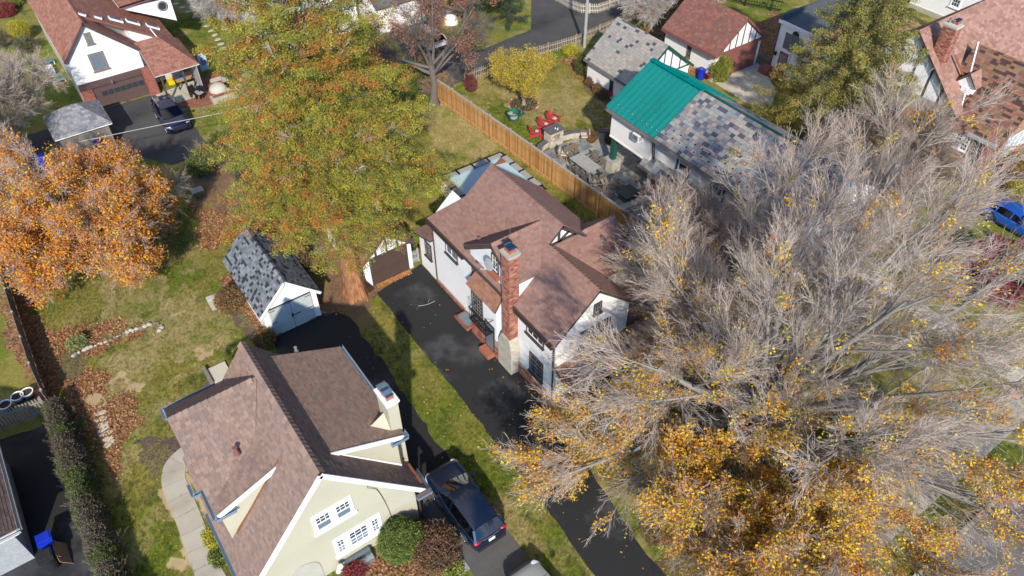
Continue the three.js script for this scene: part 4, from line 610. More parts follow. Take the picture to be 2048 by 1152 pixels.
{ // red garage
  const h = thing('red_door_garage', 'white garage with brown-red shingle roof, half-timbered gable and wide dusty red door', 'garage', [49.4, 0, -40]);
  mesh('wall', prismZ([[46.75, 0], [52.1, 0], [52.1, 2.5], [49.45, 4.7], [46.75, 2.5]], -43, -37.08), M.stucco, h);
  const o = { ...SH, e: 0.17, col: RC.garage, back: M.fasciaRed };
  roofPlane(h, [V(49.45, 4.95, -43.2), V(46.36, 2.43, -43.2), V(46.36, 2.43, -36.85), V(49.45, 4.95, -36.85)], o); roofPlane(h, [V(49.45, 4.95, -43.2), V(49.45, 4.95, -36.85), V(52.5, 2.43, -36.85), V(52.5, 2.43, -43.2)], o);
  const z = -37.08; for (const x of [47.4, 48.1, 48.85, 49.6, 50.4, 51.2]) mesh('timber', beam(V(x, 2.45, z), V(x, 4.68 - Math.abs(x - 49.45) * 0.81, z), '+z', 0.08), M.timber, h);
  mesh('lintel', boxM(46.8, 52.1, 2.2, 2.45, -37.09, -37.02), M.fasciaRed, h); mesh('bargeboard', [bar(V(49.45, 4.82, -36.84), V(46.4, 2.33, -36.84), 0.05, 0.2), bar(V(49.45, 4.82, -36.84), V(52.46, 2.33, -36.84), 0.05, 0.2)], M.fasciaRed, h); mesh('gutter', gutterRun(V(46.3, 2.4, -43.1), V(46.3, 2.4, -36.9), 0.09), M.fasciaRed, h);
  { const d = mesh('garage_door', boxM(47.2, 51.75, 0.02, 2.15, -37.08, -37.04), M.garageRed, h); for (let r = 0; r < 7; r++) mesh('panel', boxM(47.22, 51.73, 0.03 + r * 0.3, 0.03 + r * 0.3 + 0.28, -37.04, -37.025), M.garageRed, d); }
  { const p = onX(1378, 103, 46.75); addWindow(h, V(46.75, p.y, p.z), '-x', 0.45, 1.05, { frame: M.timber, t: 0.04, rows: 3, cols: 2, bars: M.woodGrey, sillMat: M.brickRed }); }
}
reseed(35);
{ // two-storey white house with red door
  const h = thing('flat_roof_house', 'two-storey white house with dark flat roof and red front door behind spruce', 'house', [56, 0, -31]);
  mesh('wall', [boxM(52.1, 60, 0, 4.35, -35.6, -31.4), boxM(52.3, 60, 0, 4.1, -31.39, -25.5)], M.stucco, h);
  mesh('roof', boxM(52.0, 60.1, 4.35, 4.5, -35.7, -31.38), tex([0.09, 0.105, 0.12], 0.25, 2, 0.8, 0.004), h); mesh('parapet', [boxM(52.0, 60.1, 4.5, 4.95, -35.7, -35.45), boxM(59.8, 60.1, 4.5, 4.95, -35.44, -31.4)], tex([0.07, 0.085, 0.10], 0.25, 2, 0.8, 0.004), h); mesh('cornice', boxM(51.95, 52.1, 4.3, 4.56, -35.72, -31.4), M.white, h);
  roofPlane(h, [V(51.9, 4.1, -31.3), V(51.9, 4.1, -25.3), V(56, 6.6, -25.3), V(56, 6.6, -31.3)], { ...SH, e: 0.2, col: RC.pink }); roofPlane(h, [V(60.1, 4.1, -31.3), V(56, 6.6, -31.3), V(56, 6.6, -25.3), V(60.1, 4.1, -25.3)], { ...SH, e: 0.2, col: RC.pink });
  { const p = onX(1587, 88, 52.1); for (const dz of [-0.62, 0, 0.62]) addWindow(h, V(52.1, p.y, p.z + dz), '-x', 0.6, 1.35 + (dz ? 0 : 0.1), { sash: 2, cols: 2, rows: 3, frame: M.woodGrey, t: 0.04, sill: false, glass: M.glassSky }); const a = new THREE.Shape(); a.absarc(0, 0, 0.32, 0, Math.PI); mesh('fanlight', new THREE.ExtrudeGeometry(a, { depth: 0.04, bevelEnabled: false }).rotateY(-Math.PI / 2).translate(52.1, p.y + 0.74, p.z), M.glass, h); }
  { const p = onX(1592, 152, 52.1); addWindow(h, V(52.1, p.y, p.z), '-x', 0.6, 1.25, { sash: 2, cols: 2, rows: 3, frame: M.white, t: 0.04 }); }
  { const p = onX(1561, 141, 52.1), d = mesh('door', boxM(52.0, 52.1, 0.25, 2.1, p.z - 0.45, p.z + 0.45), M.redPaint, h); mesh('door_frame', onWall(frameGeo(1.1, 2.1, 0.1, 0.08), V(52.08, 1.2, p.z), '-x'), M.white, d); mesh('pane', boxM(51.97, 52.0, 1.0, 1.95, p.z - 0.3, p.z + 0.3), M.glassSky, d); mesh('stoop', [boxM(51.1, 52.0, 0, 0.55, p.z - 1.5, p.z - 0.6), boxM(51.2, 52.0, 0, 0.24, p.z - 0.6, p.z + 0.7)], M.brickRed, h); mesh('wall_lamp', box(51.98, 1.75, p.z - 0.85, 0.16, 0.3, 0.16), M.iron, h); }
  mesh('brick_plinth', boxM(52.0, 52.12, 0, 0.45, -32.9, -31.4), M.brickRed, h); mesh('downspout', rod(V(52.04, 0.1, -35.55), V(52.04, 4.3, -35.55), 0.04), M.gutterBrown, h);
}
reseed(36);
{ // brick house on the right
  const h = thing('brick_house', 'tan brick house with steep red-brown roof, tall brick chimney and recessed white door', 'house', [58, 0, -21]);
  const tan = [[0.40, 0.21, 0.12], [0.35, 0.17, 0.095], [0.44, 0.25, 0.15], [0.30, 0.13, 0.08]];
  mesh('wall', [prismZ([[53.3, 0], [60.4, 0], [60.4, 2.2], [56.85, 6.3], [53.3, 2.2]], -22, -16.8), boxM(53.35, 65.7, 0, 3.1, -29.6, -20.2), prismX([[-29.6, 3.1], [-20.2, 3.1], [-24.9, 7.35]], 53.4, 65.7)], M.mortar, h);
  mesh('wall_bricks', [bricks(V(53.295, 0, -20.15), V(0, 0, 1), V(-1, 0, 0), 3.32, 2.1, { cols: tan }), bricks(V(53.3, 0, -16.795), V(1, 0, 0), V(0, 0, 1), 7.1, 6.2, { cols: tan, bw: 0.23, bh: 0.085, shape: (y) => (y < 2.1 ? [0, 7.1] : [(y - 2.1) / 1.16, 7.1 - (y - 2.1) / 1.16]) })], brickMat, h, { kind: 'stuff' });
  mesh('gable_panel', prismX([[-29.5, 3.1], [-20.3, 3.1], [-24.9, 7.25]], 53.32, 53.39), M.stucco, h); for (const z of [-27, -25.7, -24.3, -23, -21.8]) mesh('timber', beam(V(53.32, 3.15, z), V(53.32, 7.1 - Math.abs(z + 24.9) * 0.9, z), '-x', 0.12), M.timber, h);
  const o = { ...SH, e: 0.2, w: 0.36, col: RC.pink };
  roofPlane(h, [V(52.95, 7.6, -24.9), V(52.95, 3.0, -20.0), V(66, 3.0, -20.0), V(66, 7.6, -24.9)], o); roofPlane(h, [V(52.95, 7.6, -24.9), V(66, 7.6, -24.9), V(66, 3.0, -29.8), V(52.95, 3.0, -29.8)], o);
  const oc = { ...SH, e: 0.2, w: 0.36, col: RC.choc }; roofPlane(h, [V(56.85, 6.55, -22.3), V(53.0, 2.05, -22.3), V(53.0, 2.05, -16.5), V(56.85, 6.55, -16.5)], oc); roofPlane(h, [V(56.85, 6.55, -22.3), V(56.85, 6.55, -16.5), V(60.7, 2.05, -16.5), V(60.7, 2.05, -22.3)], oc);
  mesh('flashing', [bar(V(56.9, 6.62, -22.32), V(53.8, 3.0, -20.2), 0.09, 0.05)], M.white, h); mesh('flashing', [bar(V(54.95, 6.05, -22.7), V(54.95, 4.3, -20.9), 0.16, 0.05)], M.copper, h);
  chimney(h, 53.6, 54.35, -23.7, -22.75, 4.2, 8.35, { cap: M.concretePale, flues: [[54.1, -23.1, 0.45, 0.4]] }); mesh('vent_pipe', rod(V(53.85, 8.5, -23.5), V(53.85, 8.8, -23.5), 0.08), M.steel, h);
  // dormer
  mesh('dormer', [prismX([[-21.6, 3.6], [-20.3, 3.6], [-20.3, 4.6], [-20.95, 5.3], [-21.6, 4.6]].map(([z, y]) => [z, y]), 54.7, 56.2), boxM(54.6, 56.0, 3.2, 4.4, -21.2, -20.5)], M.stucco, h); roofPlane(h, [V(54.5, 5.45, -20.95), V(56.9, 5.45, -20.95), V(56.9, 4.6, -21.75), V(54.5, 4.6, -21.75)], { ...o, t: 0.08 }); roofPlane(h, [V(54.5, 5.45, -20.95), V(54.5, 4.6, -20.15), V(56.9, 4.6, -20.15), V(56.9, 5.45, -20.95)], { ...o, t: 0.08 }); addWindow(h, V(55.3, 3.95, -20.49), '+z', 0.7, 0.7, { cols: 2, rows: 2, t: 0.05, glass: M.glassSky });
  { const p = onX(1902, 276, 53.27); for (const dz of [-0.55, 0, 0.55]) addWindow(h, V(53.27, 1.35, -19.3 + dz), '-x', 0.52, 1.2, { sash: 2, cols: 2, rows: 2, t: 0.04 }); }
  { const d = mesh('door', boxM(53.22, 53.29, 0.15, 2.05, -18.35, -17.6), M.woodPale, h); mesh('pane', boxM(53.2, 53.22, 1.2, 1.85, -18.2, -17.75), M.garageMauve, d); mesh('pane', boxM(53.2, 53.22, 0.5, 1.0, -18.2, -17.75), M.garageMauve, d); mesh('stoop', boxM(52.4, 53.28, 0, 0.15, -18.6, -17.3), M.brickRed, h); mesh('porch_beam', boxM(52.95, 53.3, 2.1, 2.3, -18.8, -16.7), M.woodPale, h); mesh('brick_pier', boxM(52.9, 53.3, 0, 2.1, -17.35, -16.78), M.brickRed, h); }
  { for (const x of [55.2, 55.95, 56.7, 57.45]) addWindow(h, V(x, 1.55, -16.78), '+z', 0.7, 1.25, { sash: 2, cols: 2, rows: 2, t: 0.05, glass: M.glassSky }); mesh('window_surround', boxM(54.8, 57.85, 0.82, 0.9, -16.78, -16.62), M.white, h); }
}
{ // white sided house beyond
  const h = thing('sided_house', 'white clapboard house with grey-green side wall beyond the red-brown brick house roof', 'house', [78, 0, -30]);
  mesh('wall', boxM(72.6, 84, 0, 9, -36, -24.95), M.siding, h); mesh('wall', boxM(72.7, 84, 0.4, 9, -24.94, -24.8), M.sidingGrey, h); mesh('foundation', boxM(72.5, 84.1, 0, 0.45, -36.1, -24.78), M.concrete, h);
  for (let y = 0.45; y < 9; y += 0.2) mesh('clapboard', prismZ([[72.6, y], [72.575, y], [72.595, y + 0.198], [72.6, y + 0.198]], -36, -24.9), M.siding, h);
  { const p = onX(1991, 40, 72.58); addWindow(h, V(72.58, p.y, p.z), '-x', 0.95, 1.6, { sash: 2, cols: 3, rows: 2, topOnly: true, t: 0.1 }); } { const p = onX(1915, -2, 72.58); addWindow(h, V(72.58, p.y, p.z), '-x', 0.95, 1.6, { sash: 2, cols: 3, rows: 2, t: 0.1 }); }
}
reseed(37);
{ // white garage at the top
  const h = thing('white_garage', 'white garage with dark grey roof at the end of the drive behind the white car', 'garage', [30.6, 0, -64]);
  const t = onZ(752, 22, -60.9).y; mesh('wall', boxM(28.35, 33.2, 0, t, -67, -60.9), M.stucco, h); mesh('corner_board', boxM(28.1, 28.36, 0, t, -60.95, -60.75), M.white, h); mesh('fascia', boxM(28.2, 33.4, t, t + 0.18, -60.95, -60.78), M.concretePale, h);
  roofPlane(h, [V(28.1, t + 0.15, -60.7), V(33.5, t + 0.15, -60.7), V(33.5, t + 1.9, -64), V(28.1, t + 1.9, -64)], { ...SH, e: 0.2, col: shade([[0.10, 0.095, 0.10], [0.13, 0.12, 0.12]], 0.2) }); roofPlane(h, [V(28.1, t + 0.15, -67.3), V(28.1, t + 1.9, -64), V(33.5, t + 1.9, -64), V(33.5, t + 0.15, -67.3)], { ...SH, e: 0.2, col: RC.grey }); mesh('wall', prismX([[-60.92, t], [-67, t], [-64, t + 1.65]].reverse(), 28.36, 33.19), M.stucco, h);
  mesh('garage_door', boxM(30.4, 32.8, 0.02, 2.1, -60.9, -60.86), M.white, h);
}
{ // white house corner behind the redwood
  const h = thing('rear_house', 'white wall and porch of a house half hidden behind the yellow-green conifer top', 'house', [22, 0, -66]);
  mesh('wall', [boxM(18.5, 27.2, 0, 4.2, -72, -63)], M.stucco, h); roofPlane(h, [V(18.2, 4.2, -62.6), V(27.5, 4.2, -62.6), V(27.5, 6.6, -67.5), V(18.2, 6.6, -67.5)], { ...SH, e: 0.24, w: 0.4, col: RC.grey }); roofPlane(h, [V(18.2, 4.2, -72.4), V(18.2, 6.6, -67.5), V(27.5, 6.6, -67.5), V(27.5, 4.2, -72.4)], { ...SH, e: 0.24, w: 0.4, col: RC.grey });
  for (const x of [20, 22.5, 25]) addWindow(h, V(x, 1.6, -63), '+z', 0.9, 1.4, { sash: 2, t: 0.06 });
}
{ // slate-grey small outbuilding behind the orange tree
  const c = G(165, 262, 1.2), h = thing('grey_outbuilding', 'small outbuilding with pale grey shingle roof seen through bare branches beside the orange tree', 'shed', [c.x, 0, c.z]); const x = c.x, z = c.z;
  mesh('wall', boxM(x - 1.7, x + 1.7, 0, 2.1, z - 1.8, z + 1.5), M.woodGrey, h);
  for (const P of [[[-2, -2.1], [2, -2.1], [0.4, -0.2], [-0.4, -0.2]], [[2, 1.8], [-2, 1.8], [-0.4, -0.1], [0.4, -0.1]], [[-2, 1.8], [-2, -2.1], [-0.4, -0.2], [-0.4, -0.1]], [[2, -2.1], [2, 1.8], [0.4, -0.1], [0.4, -0.2]]]) roofPlane(h, P.map(([a, b], i) => V(x + a, i < 2 ? 2.1 : 3.3, z + b)), { ...SH, e: 0.2, t: 0.08, col: RC.grey });
  mesh('fascia', [boxM(x - 1.98, x + 1.98, 2.0, 2.1, z + 1.74, z + 1.79)], M.white, h);
}
{ // house edge at the lower left
  const h = thing('edge_house', 'house corner with dark roof and white metal gutter beside the shaded driveway', 'house', [-10, 0, -24]);
  mesh('wall', boxM(-14, -8.5, 0, 2.6, -31, -25.2), M.woodPale, h); roofPlane(h, [V(-8.15, 2.75, -31.2), V(-11.5, 4.4, -31.2), V(-11.5, 4.4, -24.9), V(-8.15, 2.75, -24.9)], { ...SH, col: shade([[0.10, 0.07, 0.065], [0.13, 0.09, 0.08]], 0.15) }); mesh('gutter', gutterRun(V(-8.05, 2.68, -31.3), V(-8.05, 2.68, -24.85)).concat(gutterRun(V(-11, 2.68, -24.8), V(-8.05, 2.68, -24.8))), M.woodPale, h); mesh('fascia', boxM(-11.4, -8.2, 2.4, 2.7, -24.9, -24.86), M.white, h);
}

// ---------- trees ----------
class Tubes {
  constructor() { this.p = []; this.n = []; this.i = []; }
  add(pts, rad, k) {
    const base = this.p.length / 3; let ref = Math.abs(pts[1].clone().sub(pts[0]).normalize().y) > 0.9 ? V(1, 0, 0) : V(0, 1, 0);
    for (let s = 0; s < pts.length; s++) {
      const d = (s < pts.length - 1 ? pts[s + 1].clone().sub(pts[s]) : pts[s].clone().sub(pts[s - 1])).normalize(), x = ref.clone().cross(d).normalize(), y = d.clone().cross(x); ref = y.lengthSq() > 0.1 ? ref : V(0, 0, 1);
      for (let j = 0; j < k; j++) { const a = j / k * 6.28318, nx = x.clone().multiplyScalar(Math.cos(a)).addScaledVector(y, Math.sin(a)); const r = typeof rad === 'function' ? rad(s / (pts.length - 1), a) : rad[s]; this.p.push(pts[s].x + nx.x * r, pts[s].y + nx.y * r, pts[s].z + nx.z * r); this.n.push(nx.x, nx.y, nx.z); }
    }
    for (let s = 0; s < pts.length - 1; s++) for (let j = 0; j < k; j++) { const a = base + s * k + j, b = base + s * k + (j + 1) % k, c = a + k, e = b + k; this.i.push(a, b, e, a, e, c); }
  }
  geo() { const g = new THREE.BufferGeometry(); g.setAttribute('position', new THREE.Float32BufferAttribute(this.p, 3)); g.setAttribute('normal', new THREE.Float32BufferAttribute(this.n, 3)); g.setIndex(this.i); return g; }
}
const rdir = () => { for (;;) { const v = V(rr(-1, 1), rr(-1, 1), rr(-1, 1)); if (v.lengthSq() < 1 && v.lengthSq() > 0.01) return v.normalize(); } };
const tilt = (d, ang) => { const ax = d.clone().cross(rdir()).normalize(); return d.clone().applyAxisAngle(ax, ang); };
// a spray of twigs, 1 m long along y
function twigGeo(n, spread, r = 0.011) {
  const pos = [], prism = (a, b, r0, r1) => { const d = b.clone().sub(a).normalize(), x = d.clone().cross(Math.abs(d.y) > 0.9 ? V(1, 0, 0) : V(0, 1, 0)).normalize(), y = d.clone().cross(x), P = [], Q = []; for (let j = 0; j < 3; j++) { const c = Math.cos(j * 2.094), s = Math.sin(j * 2.094), o = x.clone().multiplyScalar(c).addScaledVector(y, s); P.push(a.clone().addScaledVector(o, r0)); Q.push(b.clone().addScaledVector(o, r1)); } for (let j = 0; j < 3; j++) { const e = (j + 1) % 3; for (const q of [P[j], P[e], Q[e], P[j], Q[e], Q[j]]) pos.push(q.x, q.y, q.z); } };
  const stem = [V(0, 0, 0)]; for (let i = 1; i <= 3; i++) stem.push(V(rr(-0.05, 0.05) * i, i / 3, rr(-0.05, 0.05) * i)); for (let i = 0; i < 3; i++) prism(stem[i], stem[i + 1], r * (1 - i * 0.25), r * (0.8 - i * 0.25));
  for (let i = 0; i < n; i++) { const t = 0.1 + 0.85 * (i + rnd() * 0.5) / n, k = Math.min(2, Math.floor(t * 3)), a = stem[k].clone().lerp(stem[k + 1], t * 3 - k), d = tilt(V(0, 1, 0), rr(0.5, 1.0) * spread), l = rr(0.3, 0.55) * (1.15 - t * 0.6), b = a.clone().addScaledVector(d, l); prism(a, b, r * 0.6, r * 0.35); for (let j = 0; j < 2; j++) { const c = a.clone().lerp(b, 0.4 + 0.35 * j); prism(c, c.clone().addScaledVector(tilt(d, rr(0.4, 0.9)), l * rr(0.3, 0.55)), r * 0.4, r * 0.28); } }
  return fromTris(pos);
}
// a cluster of single leaves inside a ball of radius R
function leafGeo(n, R, s, fold = 0.25, aspect = 0.75) {
  const pos = [];
  for (let i = 0; i < n; i++) { const c = rdir().multiplyScalar(R * Math.cbrt(rnd())), d = rdir(), x = d.clone().cross(rdir()).normalize(), y = d.clone().cross(x), k = s * rr(0.7, 1.3); const a = c.clone().addScaledVector(x, -k * aspect / 2).addScaledVector(d, fold * k * 0.4), b = c.clone().addScaledVector(x, k * aspect / 2).addScaledVector(d, fold * k * 0.4), t = c.clone().addScaledVector(y, k * 0.6), u = c.clone().addScaledVector(y, -k * 0.5); for (const q of [u, b, t, u, t, a]) pos.push(q.x, q.y, q.z); }
  return fromTris(pos);
}
reseed(5);
const TWF = [twigGeo(6, 0.55, 0.0085), twigGeo(7, 0.6, 0.0085), twigGeo(5, 0.5, 0.0085)];
const TW = [twigGeo(8, 0.7), twigGeo(9, 0.75), twigGeo(7, 0.6)];
const LEAF = { maple: [leafGeo(10, 0.25, 0.105), leafGeo(9, 0.22, 0.10)], small: [leafGeo(9, 0.2, 0.075), leafGeo(9, 0.22, 0.08)], spray: [leafGeo(26, 0.21, 0.078, 0.2, 0.55), leafGeo(24, 0.2, 0.078, 0.2, 0.55)], needle: [leafGeo(16, 0.26, 0.13, 0.1, 0.28), leafGeo(16, 0.24, 0.13, 0.1, 0.28)], shrub: [leafGeo(12, 0.14, 0.07), leafGeo(12, 0.15, 0.065)], box: [leafGeo(16, 0.12, 0.055), leafGeo(16, 0.12, 0.05)] };
const leafMat = new THREE.MeshPhysicalMaterial({ color: 0xffffff, roughness: 0.75, side: THREE.DoubleSide, transmission: 0.3, thickness: 0 });
const firLeafMat = new THREE.MeshPhysicalMaterial({ color: 0xffffff, roughness: 0.85, side: THREE.DoubleSide, transmission: 0.2, thickness: 0 });
const twigMats = { grey: std([0.40, 0.325, 0.27], 0.95), brown: std([0.25, 0.19, 0.145], 0.95), dark: std([0.12, 0.10, 0.085], 0.9), pale: std([0.44, 0.41, 0.37], 0.9) };
const _q = new THREE.Quaternion(), _q2 = new THREE.Quaternion(), _m = new THREE.Matrix4(), _Y = V(0, 1, 0), _c = new THREE.Color();
// list items: { p, d, s, c? }
function scatter(name, parent, geos, mat, list) {
  const o = originOf(parent);
  geos.forEach((g, k) => {
    const L = list.filter((_, i) => i % geos.length === k); if (!L.length) return;
    const im = new THREE.InstancedMesh(g, mat, L.length); im.name = name; im.castShadow = im.receiveShadow = true; im.userData.kind = 'stuff';
    L.forEach((e, i) => { _q.setFromUnitVectors(_Y, e.d); _q2.setFromAxisAngle(_Y, rnd() * 6.283); _q.multiply(_q2); _m.compose(e.p.clone().sub(o), _q, V(e.s, e.s, e.s)); im.setMatrixAt(i, _m); if (e.c) { _c.setRGB(e.c[0], e.c[1], e.c[2]); im.setColorAt(i, _c); } });
    im.instanceMatrix.needsUpdate = true; parent.add(im);
  });
}
function grow(T, tips, p, d, len, r, lvl, o) {
  const n = Math.max(3, Math.round(len / (o.step ?? 0.7))), pts = [p.clone()], rad = [r], dirs = [d.clone()]; let q = p.clone(), e = d.clone();
  for (let i = 1; i <= n; i++) { e.addScaledVector(rdir(), o.wander[lvl]).addScaledVector(_Y, o.up[lvl] * (o.upFn ? o.upFn(i / n, lvl) : 1)).normalize(); q = q.clone().addScaledVector(e, len / n); pts.push(q); dirs.push(e.clone()); rad.push(Math.max(o.rmin ?? 0.008, r * lerp(1, o.taper[lvl], i / n))); }
  T.add(pts, rad, lvl < 2 ? 8 : lvl === 2 ? 5 : 4);
  const at = (t) => { const f = t * n, i = Math.min(n - 1, Math.floor(f)); return [pts[i].clone().lerp(pts[i + 1], f - i), dirs[i].clone().lerp(dirs[i + 1], f - i).normalize(), lerp(rad[i], rad[i + 1], f - i)]; };
  if (lvl < o.max) {
    const k = Math.round(o.kids[lvl] * rr(0.8, 1.2));
    for (let i = 0; i < k; i++) { const t = lerp(o.from[lvl], 1, (i + rnd()) / k), [a, b, rl] = at(t); const dd = tilt(b, rr(...o.ang[lvl])); if (o.flat) dd.y = dd.y * (1 - o.flat[lvl]); dd.normalize(); const l = len * o.len[lvl] * rr(0.7, 1.15) * (1 - 0.45 * t); grow(T, tips, a, dd, l, Math.min(rl * 0.75, o.rad[lvl] * l), lvl + 1, o); }
  }
  if (lvl >= o.max - 1) { const k = Math.max(2, Math.round(len * o.tipsPerM)); for (let i = 0; i < k; i++) { const [a, b] = at(lerp(0.25, 1, (i + rnd()) / k)); tips.push({ p: a, d: tilt(b, o.fine ? rr(0.1, 0.6) : rr(0.15, 0.95)), s: rr(...o.twig) }); } }
  tips.push({ p: pts[n], d: e.clone(), s: rr(...o.twig) * 1.1 });
}
function bareTree(name, label, base, o, group) {
  const t = thing(name, label, 'tree', [base.x, 0, base.z], group), T = new Tubes(), tips = [], top = V(base.x + (o.lean?.[0] ?? 0), o.fork, base.z + (o.lean?.[1] ?? 0));
  const tp = [V(base.x, -0.1, base.z), V(base.x, 0.35, base.z).lerp(top, 0.1), V(base.x, 0, base.z).lerp(top, 0.55).add(V(rr(-0.1, 0.1), 0, rr(-0.1, 0.1))), top];
  T.add(tp, (s, a) => o.r * (s < 0.2 ? 1.7 + 0.25 * Math.sin(a * 5) : s < 0.5 ? 1.15 : 1) * (1 - 0.2 * s), 14);
  for (let i = 0; i < o.limbs; i++) { const a = i / o.limbs * 6.283 * (o.turns ?? 1) + rr(-0.3, 0.3) + (o.a0 ?? 0), el = o.elev(i), d = V(Math.cos(a) * Math.cos(el), Math.sin(el), Math.sin(a) * Math.cos(el)), s = tp[2].clone().lerp(top, rr(0.3, 1)); grow(T, tips, s, d, o.limbLen * (o.lenFn ? o.lenFn(a, el) : 1) * rr(0.8, 1.1), o.r * rr(0.42, 0.6), 0, o); }
  for (const [a, el, l] of o.extra ?? []) grow(T, tips, tp[2].clone().lerp(top, rr(0.2, 0.8)), V(Math.cos(a) * Math.cos(el), Math.sin(el), Math.sin(a) * Math.cos(el)), l, o.r * 0.4, 0, o);
  const trunk = mesh('trunk', T.geo(), o.bark ?? M.bark, t);
  if (o.twigMat) scatter('twigs', t, o.fine ? TWF : TW, o.twigMat, o.thin ? tips.filter(() => rnd() < o.thin) : tips);
  if (o.leaf) { const L = []; for (const e of tips) { const k = o.leaf.n(e.p); for (let i = 0; i < k; i++) L.push({ p: e.p.clone().addScaledVector(e.d, rr(0.05, 0.95) * e.s).addScaledVector(rdir(), 0.15), d: rdir(), s: rr(0.75, 1.25) * (o.leaf.s ?? 1), c: o.leaf.c(e.p) }); } if (L.length) scatter('crown', t, o.leaf.g ?? LEAF.maple, leafMat, L); }
  return { t, tips };
}
const cmix = (list, j = 0.2) => () => { const c = pick(list), k = rr(1 - j, 1 + j); return [c[0] * k, c[1] * k * rr(0.92, 1.08), c[2] * k]; };
const GOLD = [[0.72, 0.41, 0.015], [0.78, 0.52, 0.02], [0.74, 0.46, 0.015], [0.68, 0.30, 0.012], [0.56, 0.17, 0.012], [0.58, 0.46, 0.03]];

reseed(101);
{ // the big bare tree
  const b = V(21.9, 0, -10.8);
  bareTree('bare_maple', 'very large grey bare maple with golden leaves clinging to its lower branches', b, {
    extra: [[1.75, 0.2, 9.5], [2.1, 0.28, 10], [2.4, 0.16, 10], [2.75, 0.3, 9]], r: 0.52, fork: 3.4, limbs: 26, turns: 3, limbLen: 12.6, lenFn: (a) => 0.98 - 0.3 * Math.pow(Math.max(0, Math.cos(a + 1.85)), 2) - 0.14 * Math.max(0, Math.cos(a - 2.9)),
    elev: (i) => [0.15, 0.55, 0.95, 0.32, 1.2, 0.08, 0.75][i % 7], max: 3, step: 0.8,
    wander: [0.035, 0.05, 0.06, 0.08], up: [0.02, 0.012, 0.006, 0], upFn: (t, l) => (l === 0 ? 1 - 1.3 * t : 1), taper: [0.16, 0.2, 0.3, 0.4],
    kids: [8, 4, 2.4, 0], from: [0.16, 0.15, 0.2], ang: [[0.25, 0.6], [0.25, 0.6], [0.25, 0.6]], len: [0.5, 0.55, 0.55], rad: [0.016, 0.013, 0.012], rmin: 0.009, tipsPerM: 0.3, twig: [0.9, 1.7], twigMat: twigMats.grey, bark: M.bark, fine: true,
    leaf: { n: (p) => { const lo = sstep(10.5, 5, p.y), side = sstep(-0.5, 4.5, (b.x - p.x) * 0.7 + (p.z - b.z) * 0.6), cl = vn(p.x * 0.55 + 3, p.z * 0.55 + p.y * 0.4), far = sstep(12.5, 8, Math.hypot(p.x - b.x, p.z - b.z)), pr = (0.05 + lo * (0.05 + 1.1 * side) * (0.15 + 0.85 * far)) * sstep(0.28, 0.52, cl); return rnd() < pr ? 4 + Math.floor(rnd() * 5) : rnd() < 0.04 ? 2 : 0; }, c: cmix(GOLD, 0.22), g: LEAF.maple, s: 0.95 },
  });
}
reseed(102);
{
  const o = { r: 0.3, fork: 2.2, limbs: 10, turns: 2, limbLen: 6.2, elev: (i) => [0.8, 1.1, 1.3][i % 3], max: 3, step: 0.7, wander: [0.08, 0.1, 0.12, 0.12], up: [0.05, 0.06, 0.06, 0.03], taper: [0.3, 0.25, 0.3, 0.4], kids: [7, 5, 3, 0], from: [0.2, 0.2, 0.2], ang: [[0.4, 0.8], [0.4, 0.8], [0.4, 0.8]], len: [0.55, 0.55, 0.5], rad: [0.018, 0.014, 0.011], tipsPerM: 0.8, twig: [0.7, 1.3], twigMat: twigMats.brown, bark: M.bark };
  bareTree('bare_tree', 'bare brown-twigged tree with upright branches between the slate roof and the brick house', V(41.2, 0, -18.4), { ...o, limbLen: 4.6, leaf: { n: (p) => (rnd() < 0.02 ? 1 : 0), c: cmix(GOLD) } });
  bareTree('bare_tree', 'small bare tree beside the front porch of the white stucco house', V(27.2, 0, -20.6), { ...o, r: 0.16, limbLen: 4.2, limbs: 8, fork: 1.4, twigMat: twigMats.grey });
  bareTree('bare_tree', 'bare tree rising over the grey outbuilding at the edge of the orange tree', V(-7.6, 0, -52.5), { ...o, r: 0.2, limbLen: 6, limbs: 9, fork: 1.5, thin: 0.6, twigMat: twigMats.grey, elev: (i) => [0.7, 1.0, 1.25][i % 3] });
  bareTree('bare_tree', 'bare multi-stemmed tree behind the grey outbuilding by the gabled house', G(45, 300), { ...o, r: 0.16, limbLen: 5, limbs: 8, fork: 0.8, thin: 0.6, twigMat: twigMats.grey });
  bareTree('bare_tree', 'small pale bare tree with a forked trunk on the rear lawn near stepping stones', G(450, 58), { ...o, r: 0.2, limbLen: 3.2, limbs: 7, fork: 1.2, twigMat: twigMats.pale, kids: [6, 5, 4, 0], elev: (i) => [0.5, 0.8, 1.1][i % 3] });
  bareTree('bare_tree', 'bare tree with reddish leaf tips overhanging the red-doored garage roof', V(50.5, 0, -46.5), { ...o, r: 0.18, limbLen: 4, limbs: 8, fork: 2.0, twigMat: twigMats.pale, kids: [6, 5, 4, 0], elev: (i) => [0.3, 0.6, 1.0][i % 3], leaf: { n: () => (rnd() < 0.1 ? 1 : 0), c: cmix([[0.30, 0.05, 0.03], [0.45, 0.16, 0.04]]) } });
}
reseed(103);
